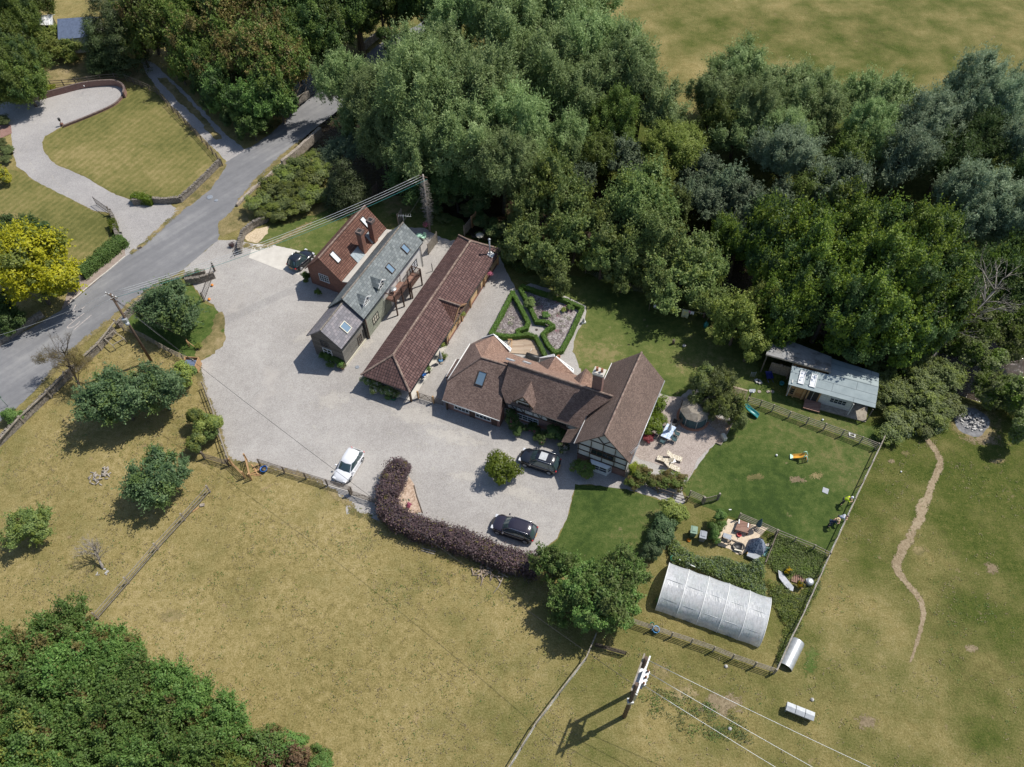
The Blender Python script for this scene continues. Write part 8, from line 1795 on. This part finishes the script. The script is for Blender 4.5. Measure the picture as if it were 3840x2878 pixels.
t=thing('hay_rack','small pale metal rack standing left of the stable','rack',G(2820,1418)); p=G(2820,1416); b=MB()
for s in (-1,1): b.tube([p+Vector((s*.25,0,0)),p+Vector((s*.25,0,1.0))],.025,5)
b.build('frame',M['galv'],t)
for k in range(4): b=MB(); b.tube([p+Vector((-.25,0,.25+k*.2)),p+Vector((.25,0,.25+k*.2))],.02,5); b.build('rung',M['galv'],t)
ta_=MB(); p=G(2918,1403); ta_.box(p+UPV*.8,(2.2,.08,1.6),None,-.38); ta_.lathe(p+UPV*1.4,[(0,0),(.3,.1),(0,.3)],8); tag(ta_.build('woven_hurdle',M['log']),'woven brown hurdle panel under the corrugated shelter','panel')
for x,y,l in ((2838,1430,'pale stone slab left of the wheelbarrow'),(2848,1434,'small pale stone left of the wheelbarrow')): b=MB(); b.box(G(x,y,.1),(.4,.5,.2),None,.4); tag(b.build('stone_block',M['rubble']),l,'stone')
b=MB(); b.lathe(G(2930,1442),[(.22,0),(.26,.3),(.2,.3),(.18,.1)],12); tag(b.build('bucket',M['teal']),'teal bucket in the shade beside the stable','bucket')
# washing line
wa,wb=G(2440,1128,1.8),G(2660,1180,1.8); t=thing('washing_line','washing line strung under the apple trees','washing line',flat(wa)); b=MB(); b.tube([wa.lerp(wb,i/10)-UPV*.3*4*(i/10)*(1-i/10)*.5 for i in range(11)],.012,4); b.build('line',M['white'],t)
for q in (wa,wb): b=MB(); b.tube([flat(q),q+UPV*.1],.04,6); b.build('post',M['rail_dark'],t)
ld=(wb-wa).normalized()
for i,(x,y,w_,h_,mt,l) in enumerate(((2466,1128,.5,.9,'cloth_white','white shirt at the left end of the washing line'),(2489,1140,.55,1.1,'cloth_white','long white towel, second on the washing line'),(2530,1150,.7,.8,'cloth_white','white laundry in the middle of the washing line'),(2571,1172,.8,1.3,'cloth_yellow','large yellow patterned cloth on the washing line'),(2589,1158,.25,.3,'cloth_pink','small pink cloth on the washing line'),(2598,1164,.45,.5,'cloth_white','white triangular cloth right of the pink one'))):
    c=G(x,y,1.25); s=(Vector((c.x,c.y,0))-flat(wa)).dot(ld); c=flat(wa)+ld*s; b=MB(); nn=Vector((-ld.y,ld.x,0)); V=[]
    for a_ in range(7):
        for z_ in range(4): V.append(c+ld*(w_*(a_/6-.5))+nn*(.06*math.sin(a_*1.7+z_*.7)*(z_/3))+UPV*(1.62-h_*z_/3))
    b.mesh(V,[[a_*4+z_,a_*4+z_+1,a_*4+z_+5,a_*4+z_+4] for a_ in range(6) for z_ in range(3)],True); o=b.build('laundry',M[mt]); sol=o.modifiers.new('s','SOLIDIFY'); sol.thickness=.012; tag(o,l,'laundry','washing on the line')
t=thing('garden_statue','small pale stone ornament on the path beside the box hedge','ornament',G(2188,1212)); p=G(2188,1212); b=MB(); b.box(p+UPV*.12,(.5,.35,.24),None,.3); b.build('plinth',M['white'],t); b=MB(); b.lathe(p+UPV*.24,[(.12,0),(.17,.15),(.10,.3),(.13,.42),(.0,.52)],10); b.build('figure',M['rubble'],t)
b=MB(); p=G(2524,1290); b.tube([p,p+UPV*.7],[.16,.14],8); tag(b.build('tree_stump',M['bark']),'upright stump in the shaded garden lawn','stump')
b=MB(); p=G(2565,1300); b.lathe(p,[(.15,0),(.2,.2),(0,.25)],8); tag(b.build('stone',M['rubble']),'pale stone right of the stump on the shaded lawn','stone')
b=MB(); p=G(2645,1228); b.lathe(p,[(.2,0),(.28,.5),(.15,.9),(0,1.0)],8); tag(b.build('green_sack',M['teal']),'teal sack hanging in the shade of the apple trees','sack')
# deck furniture of the farmhouse
t=thing('hot_tub_cover','black rolled cover on the deck behind the farmhouse','cover',flat(A_(760,230,.5))); b=MB(); b.tube([A_(705,215,.45),A_(812,248,.45)],.32,12); b.build('roll',M['bin_grey' if False else 'black'],t)
b=MB(); b.tube([A_(735,190,.9),A_(750,165,.9)],.02,5); b.tube([A_(742,178,.1),A_(742,178,.9)],.02,5); tag(b.build('towel_rail',M['white']),'thin white metal frame on the farmhouse deck','frame')
b=MB(); 
for a,c in (((560,92),(592,92)),((592,92),(588,175))): b.beam(A_(*a,.95),A_(*c,.95),.08,.06); b.beam(A_(*a,.15),A_(*a,.95),.07,.07)
b.beam(A_(588,175,.1),A_(588,175,.95),.07,.07); tag(b.build('deck_rail',M['oak_new']),'orange timber rail at the left edge of the deck','railing')
# ---- sand play area
zq=lambda x,y,z=0: G(2480+x*.4724,1900+y*.4724,z)
t=thing('play_table','brown slatted wooden play table in the sand area','table',flat(zq(648,160))); b=MB(); b.slab([zq(585,182,.55),zq(618,102,.55),zq(712,135,.55),zq(690,212,.55)],.05); b.build('tabletop',M['brown_deck'],t)
for x,y in ((590,180),(620,106),(706,137),(686,208)): q=zq(x,y,.5); b=MB(); b.box(flat(q)+UPV*.25,(.1,.1,.5)); b.build('leg',M['brown_stain'],t)
for x,y in ((620,120),(692,150)): b=MB(); b.beam(zq(x,y-18,.6),zq(x-4,y+16,.6),.1,.03); b.build('strap',M['white'],t)
t=thing('mud_kitchen','wooden mud kitchen with grey sheet top','play kitchen',flat(zq(505,290))); b=MB(); b.slab([zq(488,240,1.1),zq(495,208,1.1),zq(560,228,1.1),zq(552,268,1.1)],.04); b.build('top',M['bin_grey'],t); b=MB(); b.slab([zq(475,275,.6),zq(485,245,.6),zq(552,270,.6),zq(545,300,.6)],.04); b.build('shelf',M['log'],t)
for x,y in ((490,238),(553,265),(497,212),(558,232)): q=flat(zq(x,y,1.0)); b=MB(); b.box(q+UPV*.52,(.08,.08,1.05)); b.build('post',M['oak'],t)
parasol('closed dark green parasol leaning at the play area fence',flat(zq(772,150,.9)),2.3,.26,'parasol_green')
tc=flat(zq(762,310,.6)); t=thing('play_tent','grey blue patterned tepee tent in the play area','tent',tc); b=MB(); b.lathe(tc,[(1.02,0),(.78,.65),(.45,1.4),(.16,2.0)],6,smooth=False); b.build('tent_cloth',M['tentcloth'],t)
for k in range(6): a=k*1.047; b=MB(); b.tube([tc+Vector((math.cos(a)*1.0,math.sin(a)*1.0,0)),tc+Vector((-math.cos(a)*.22,-math.sin(a)*.22,2.45))],.022,5); b.build('tent_pole',M['oak'],t)
b=MB(); b.slab([zq(690,340,.06),zq(722,330,.06),zq(730,360,.06),zq(695,368,.06)],.04); tag(b.build('play_mat',M['blue']),'bright blue mat at the foot of the tepee tent','mat')
b=MB(); b.slab([zq(805,325,.06),zq(865,318,.06),zq(850,380,.06),zq(818,400,.06),zq(800,350,.06)],.03); tag(b.build('tarpaulin',M['teal']),'crumpled teal tarpaulin beside the tepee tent','tarpaulin')
b=MB(); b.slab([zq(825,298,.1),zq(865,288,.1),zq(868,312,.1),zq(828,316,.1)],.05); tag(b.build('striped_cushion',M['deckchair']),'striped black and white cushion by the play area fence','cushion')
t=thing('storage_box','grey plastic storage box with yellow catches','box',flat(zq(730,398))); c=flat(zq(730,398,.25)); d=(flat(zq(770,415,.25))-flat(zq(692,380,.25))).normalized(); n=Vector((-d.y,d.x,0)); b=MB(); b.box(c+UPV*.2,(1.15,.55,.4),(d,n,UPV)); b.build('box_body',M['bin_grey'],t,bevel=.04); b=MB(); b.box(c+UPV*.42,(1.2,.6,.06),(d,n,UPV)); b.build('lid',M['bin_grey'],t,bevel=.02)
for s in (-1,1): b=MB(); b.box(c+d*s*.6+UPV*.38,(.06,.25,.12),(d,n,UPV)); b.build('catch',M['yellow'],t)
t=thing('sand_pit_frame','timber framed pit with a black basin in the play area','pit',flat(zq(605,330))); P4=[zq(x,y,.08) for x,y in ((540,285),(560,265),(650,300),(632,380))]; b=MB()
for k in range(4): b.beam(P4[k],P4[(k+1)%4],.1,.14)
b.build('frame',M['rail'],t); b=MB(); b.lathe(zq(610,325),[(.55,0),(.62,.2),(.5,.22),(.45,.06),(0,.05)],14,1,.75); b.build('basin',M['black'],t); b=MB(); b.beam(zq(580,340,.28),zq(640,355,.28),.12,.04); b.build('plank',M['cream'],t)
t=thing('toy_cart','small red toy cart on the sand','toy',zq(615,230)); b=MB(); b.lathe(zq(615,230),[(.15,0),(.24,.18),(.2,.2),(.12,.05)],10); b.build('tub',M['red'],t); b=MB(); b.tube([zq(607,238,.03),zq(605,262,.03)],.03,5); b.build('handle',M['rail'],t)
b=MB(); b.lathe(zq(215,272),[(.18,0),(.2,.12),(0,.2)],8); tag(b.build('toy_truck',M['orange']),'small orange toy in front of the green bin','toy')
t=thing('rowing_board','pale green flat bottomed boat board lying in the weeds','boat',zq(995,590)); pts=[(928,505),(955,520),(1010,590),(1052,640),(1045,672),(1022,665),(975,620),(935,565)]; b=MB(); b.slab([zq(x,y,.32) for x,y in pts],.1); b.build('hull',M['bin_green' if False else 'mint'] if False else M['parasol_grey'],t)
b=MB(); b.slab([zq(x,y,.335) for x,y in ((990,615),(1018,602),(1045,635),(1020,655))],.01); b.build('foot_pad',M['bin_grey'],t); b=MB(); b.slab([zq(x,y,.335) for x,y in ((932,515),(952,522),(975,550),(950,560))],.01); b.build('foot_pad',M['bin_grey'],t)
t=thing('water_drum','pale round drum in the overgrown corner','drum',zq(1168,612)); b=MB(); b.lathe(zq(1168,612),[(.34,0),(.36,.5),(.30,.62),(.12,.66),(0,.66)],16); b.build('drum',M['galv'],t); b=MB(); b.box(zq(1150,605)+UPV*.3,(.3,.3,.6)); b.build('stand',M['bin_grey'],t)
b=MB(); 
for k in range(6): b.box(zq(1040+k*16,560+k*5,.12),(.14,.9,.04),None,-.3)
tag(b.build('pallet',M['brown_deck']),'weathered pallet lying behind the yellow flowers','pallet')
t=thing('garden_sack','green canvas garden sack by the polytunnel corner','sack',zq(88,425)); b=MB(); b.lathe(zq(88,428),[(.22,0),(.3,.25),(.27,.6),(.2,.55),(.15,.2)],10); b.build('sack',M['plastic_green'],t)
b=MB(); b.beam(zq(140,420,.8),zq(268,480,.8),.06,.06); b.beam(zq(165,400,.8),zq(245,470,.8),.05,.05); tag(b.build('swing_pole',M['galv']),'grey metal frame bar leaning into the shrubs above the polytunnel','frame')
pot('crate','pale blue plastic crate by the polytunnel fence',G(2458,2366),.32,.4,'skyblue','crate'); pot('watering_can','green watering can by the polytunnel fence',G(2444,2345),.18,.3,'plastic_green','watering can')
b=MB(); b.tube([G(2738,1912,.9),G(2738,1912,0)],.02,5); b.box(G(2738,1912,.92),(.25,.08,.06)); tag(b.build('garden_tap',M['white']),'white tap post beside the hedge shrubs of the play area','tap')
# ---- far left details
t=thing('garden_lamp','dark lantern on the end of the low brick edging','lamp',G(234,472)); p=G(234,472); b=MB(); b.box(p+UPV*.2,(.35,.35,.4)); b.build('brick_pier',M['brick'],t); b=MB(); b.lathe(p+UPV*.4,[(.05,0),(.05,.4),(.16,.45),(.18,.8),(.05,.95)],8); b.build('lantern',M['black'],t)
for x,y in ((315,323),(140,368)): b=MB(); b.box(G(x,y,1.05),(.12,.12,.16)); tag(b.build('wall_light',M['white']),'small white light on top of the curved brick wall, '+('right one' if x>200 else 'left one'),'lamp')
b=MB(); b.slab([G(0,470,.05),G(40,468,.05),G(44,500,.05),G(0,520,.05)],.04); tag(b.build('brick_step',M['brick_pink']),'red brick paving at the left edge by the far drive','paving')
b=MB(); p=G(465,898,0); b.tube([p,p+UPV*1.2],.05,6); b.box(p+UPV*1.15,(.4,.06,.3)); tag(b.build('sign_post',M['rail']),'small wooden post at the end of the roadside hedge','post')
b=MB(); p=G(30,1525); b.tube([p,p+UPV*1.9],.03,6); b.box(p+UPV*1.8,(.35,.05,.25)); tag(b.build('road_sign',M['bin_green']),'small green road sign above the shrub at the left edge','sign')
tree(26,897,20,1.9,'broad','hazel','dark green shrub on the verge under the small road sign',name='verge_shrub',cat='bush',trunk=False)
t=thing('timber_post_stump','short dark post between slate house and barn','post',G(1622,1015)); b=MB(); b.tube([G(1622,1018),G(1622,1018)+UPV*1.3],.05,6); b.build('post',M['black'],t)
# ---- people
def person(label,p,face,pose,shirt,trousers,hair='hair',hat=None,extra=None):
    """joints in a local frame: x right, y forward, z up; body grown with a skin modifier"""
    t=thing('person',label,'person',p,face-math.pi/2); me=bpy.data.meshes.new('body'); J=pose; names=list(J); 
    E=[('hip','belly'),('belly','chest'),('chest','neck'),('neck','head0'),('head0','head1'),('hip','thL'),('thL','knL'),('knL','anL'),('anL','toL'),('hip','thR'),('thR','knR'),('knR','anR'),('anR','toR'),('chest','shL'),('shL','elL'),('elL','wrL'),('wrL','haL'),('chest','shR'),('shR','elR'),('elR','wrR'),('wrR','haR')]
    rad=dict(hip=(.16,.12),belly=(.145,.11),chest=(.17,.115),neck=(.06,.06),head0=(.085,.09),head1=(.075,.085),thL=(.09,.09),knL=(.06,.06),anL=(.04,.045),toL=(.035,.03),shL=(.06,.06),elL=(.042,.042),wrL=(.03,.03),haL=(.035,.02))
    for k in list(rad):
        if k.endswith('L'): rad[k[:-1]+'R']=rad[k]
    V=[Vector(J[n]) for n in names]; EE=[(names.index(a),names.index(b_)) for a,b_ in E]; R2=[rad[n] for n in names]
    for s in 'LR':   # five fingers rooted in the palm
        w_,h_=Vector(J['wr'+s]),Vector(J['ha'+s]); dd=(h_-w_).normalized(); sd=dd.cross(Vector((0,0,1))); sd=sd.normalized() if sd.length>.1 else Vector((1,0,0))
        for k,(o_,L_) in enumerate(((-.03,.075),(-.01,.085),(.01,.08),(.03,.065),(.045,.05))):
            i=len(V); root=h_+sd*o_ if k<4 else w_.lerp(h_,.4)+sd*.04; V+= [root+dd*L_*.5-Vector((0,0,.008)),root+dd*L_*.95-Vector((0,0,.03))] if k<4 else [root+(dd+sd)*.03,root+(dd+sd*.6)*.06]; R2+=[(.010,.010),(.008,.008)]; EE+=[(names.index('ha'+s),i),(i,i+1)]
    me.from_pydata([tuple(v) for v in V],EE,[]); me.materials.append(M['skin']); o=bpy.data.objects.new('body',me); COL.objects.link(o); o.parent=t
    sm=o.modifiers.new('skin','SKIN'); sv=me.skin_vertices[0].data
    for i,r in enumerate(R2): sv[i].radius=r
    sv[names.index('hip')].use_root=True; ss=o.modifiers.new('sub','SUBSURF'); ss.levels=1; ss.render_levels=1
    def cloth(nm,keys,edges,mat,k=1.16):
        m2=bpy.data.meshes.new(nm); idx={n:i for i,n in enumerate(keys)}; m2.from_pydata([J[n] for n in keys],[(idx[a],idx[b_]) for a,b_ in edges],[]); m2.materials.append(M[mat]); q=bpy.data.objects.new(nm,m2); COL.objects.link(q); q.parent=t; q.modifiers.new('skin','SKIN'); s2=m2.skin_vertices[0].data
        for n in keys: r=rad[n]; s2[idx[n]].radius=(r[0]*k+.008,r[1]*k+.008)
        s2[0].use_root=True; u=q.modifiers.new('sub','SUBSURF'); u.levels=1; u.render_levels=1
    J=dict(J); 
    for s in 'LR': J['slv'+s]=tuple(Vector(J['el'+s]).lerp(Vector(J['wr'+s]),.5 if shirt!='shirt' else .05)); rad['slv'+s]=rad['el'+s]
    cloth('shirt',['hip','belly','chest','shL','elL','slvL','shR','elR','slvR'],[('hip','belly'),('belly','chest'),('chest','shL'),('shL','elL'),('elL','slvL'),('chest','shR'),('shR','elR'),('elR','slvR')],shirt)
    cloth('trousers',['hip','thL','knL','anL','thR','knR','anR'],[('hip','thL'),('thL','knL'),('knL','anL'),('hip','thR'),('thR','knR'),('knR','anR')],trousers,1.12)
    for s in 'LR': b=LMB(); a_,c_=Vector(J['an'+s]),Vector(J['to'+s]); b.tube([a_-Vector((0,.05,.03)),a_.lerp(c_,.5)-Vector((0,0,.03)),c_+Vector((0,.03,0))],[.05,.055,.04],8); b.build('shoe',M['trim'],t)
    h0,h1=Vector(J['head0']),Vector(J['head1']); hc=h0.lerp(h1,.55); up=(h1-h0).normalized(); fw=Vector((0,1,0)); fw=(fw-up*fw.dot(up)).normalized(); rt=fw.cross(up)
    f=LMB(); f.tube([hc+fw*.09+up*.02,hc+fw*.118-up*.015],[.012,.016],6); f.build('nose',M['skin'],t); 
    for s in (-1,1): e=LMB(); e.lathe(hc+fw*.088+rt*s*.032+up*.025,[(0,-.01),(.011,0),(0,.01)],6); e.build('eye',M['black'],t); e=LMB(); e.tube([hc+rt*s*.088-up*.02,hc+rt*s*.094+up*.025],.014,5); e.build('ear',M['skin'],t)
    e=LMB(); e.tube([hc+fw*.093-up*.045-rt*.022,hc+fw*.093-up*.045+rt*.022],.006,4); e.build('mouth',M['red'],t)
    hb_=LMB(); n_=10; V=[]
    for i in range(6):
        th=i*math.pi/2/5*1.15
        for j in range(n_):
            a=2*math.pi*j/n_; V.append(hc+up*(.035+math.cos(th)*.112)+(rt*math.cos(a)+fw*(math.sin(a)-.12))*math.sin(th)*.108)
    hb_.mesh(V,[[i*n_+j,(i+1)*n_+j,(i+1)*n_+(j+1)%n_,i*n_+(j+1)%n_] for i in range(5) for j in range(n_)],True); hb_.build('hair',M[hair],t)
    if hat:
        b=LMB(); c=hc+up*.06; pr=[(.0,.13),(.085,.12),(.10,.03),(.115,.0),(.21 if hat=='straw_hat' else .13,-.012),(.21 if hat=='straw_hat' else .13,-.02),(.11,-.02)]; V=[]
        for r,z in pr:
            for j in range(14): a=2*math.pi*j/14; V.append(c+up*z+(rt*math.cos(a)+fw*math.sin(a))*r)
        b.mesh(V,[[i*14+j,(i+1)*14+j,(i+1)*14+(j+1)%14,i*14+(j+1)%14] for i in range(len(pr)-1) for j in range(14)],True); b.build('hat',M[hat],t)
    return t
def lean_pose(fwd=.38,k=1.0,knee=.05):
    return dict(hip=(0,0,.92*k),belly=(0,.08*fwd/.38,1.08*k),chest=(0,.22*fwd/.38,1.30*k),neck=(0,.32*fwd/.38,1.45*k),head0=(0,.38*fwd/.38,1.54*k),head1=(0,.42*fwd/.38,1.68*k),
      thL=(-.10,.02,.86*k),knL=(-.12,knee+.03,.48*k),anL=(-.12,-.02,.09),toL=(-.13,.13,.04),thR=(.10,.02,.86*k),knR=(.13,knee,.48*k),anR=(.14,-.10,.09),toR=(.16,.05,.04),
      shL=(-.19,.24*fwd/.38,1.38*k),elL=(-.26,.40,1.16*k),wrL=(-.14,.58,1.15*k),haL=(-.08,.64,1.15*k),shR=(.19,.24*fwd/.38,1.38*k),elR=(.27,.40,1.15*k),wrR=(.16,.58,1.15*k),haR=(.10,.64,1.15*k))
fdir=math.atan2(-.42,.9)
person('person in bright yellow hi-vis jacket and white cap leaning on the pasture fence',G(3156,1890),fdir,lean_pose(.45),'hivis','greytrousers','hair_brown','cloth_white')
person('grey haired person in pale shirt leaning over the top rail of the pasture fence',G(3137,1957),fdir,lean_pose(.55),'shirt','greytrousers','hair')
person('person in navy clothes and straw hat stooping behind the leaning pair',G(3108,1972),fdir+.2,lean_pose(.42,.93,.12),'navycloth','navycloth','hair_brown','straw_hat')
# ---------------------------------------------------------------- labels that tell look-alikes apart
def ordinal_labels(group, what, axis='x'):
    """look-alike bushes in a mass: told apart by their place along it and by size"""
    L=[o for o in bpy.data.objects if o.get('group')==group and o.parent is None]
    c0=Vector((0,0,CAMH))
    def pix(o):
        v=o.location-c0; return (v.dot(CR)/v.dot(CF),v.dot(CD)/v.dot(CF))
    words=['first','second','third','fourth','fifth','sixth','seventh','eighth','ninth','tenth','eleventh','twelfth','thirteenth','fourteenth','fifteenth','sixteenth']
    L.sort(key=lambda o:pix(o)[0 if axis=='x' else 1])
    for i,o in enumerate(L): o['label']=what%words[i]
for g,wh,ax in (('sallow bushes on the shaded river bank','grey green sallow bush on the river bank, %s from the left','x'),('low bushes by the river at the right edge','low green riverside bush at the right, %s from the top','y'),('thicket bushes right of the stable','nettle and elder thicket bush beside the stable, %s from the left','x'),
  ('bramble mounds beside the road','bramble mound on the roadside bank, %s from the left','x'),('bushes of the copper hedge','copper leaved bush of the long hedge, %s from the left','x'),('hedge bushes along the farm track','dark hedge bush on the farm track bank, %s from the top','y'),
  ('garden shrubs below the blue slate roof','yellow green garden shrub below the blue roof, %s from the left','x'),('lime shrubs behind the brick wall','lime green shrub behind the curved brick wall, %s from the left','x'),('shrubs in the distant garden','shrub in the distant back garden, %s from the left','x'),
  ('hedge bushes around the golden tree','dark hedge bush around the golden tree, %s from the top','y'),('border shrubs beside the far drive','low border shrub beside the far drive, %s from the top','y'),('pale saplings over the yard fence','pale leafed sapling over the yard fence, %s from the left','x'),
  ('dark hedge shrubs beside the front lawn','dark glossy shrub beside the front lawn, %s from the left','x'),('hedge shrubs left of the sand play area','leafy shrub left of the sand play area, %s from the top','y'),('shrubs against the right wall of the cross wing','green shrub against the cross wing wall, %s from the left','x'),
  ('lime climber at the gable corner','bright lime climber at the timbered gable corner, %s from the left','x'),('rose bushes along the garden fence','rambling rose bush along the garden path fence, %s from the left','x'),('shrubs below the outbuilding window','clipped shrub below the outbuilding window, %s from the left','x'),
  ('cream rose along the barn end','cream blooming rose on the barn end, %s from the left','x'),('scrub bushes behind the barn terrace','scrub bush on the bank behind the barn terrace, %s from the left','x'),('feathery crowns of the leaning patio tree','feathery olive crown of the leaning patio tree, %s from the left','x')):
    ordinal_labels(g,wh,ax)
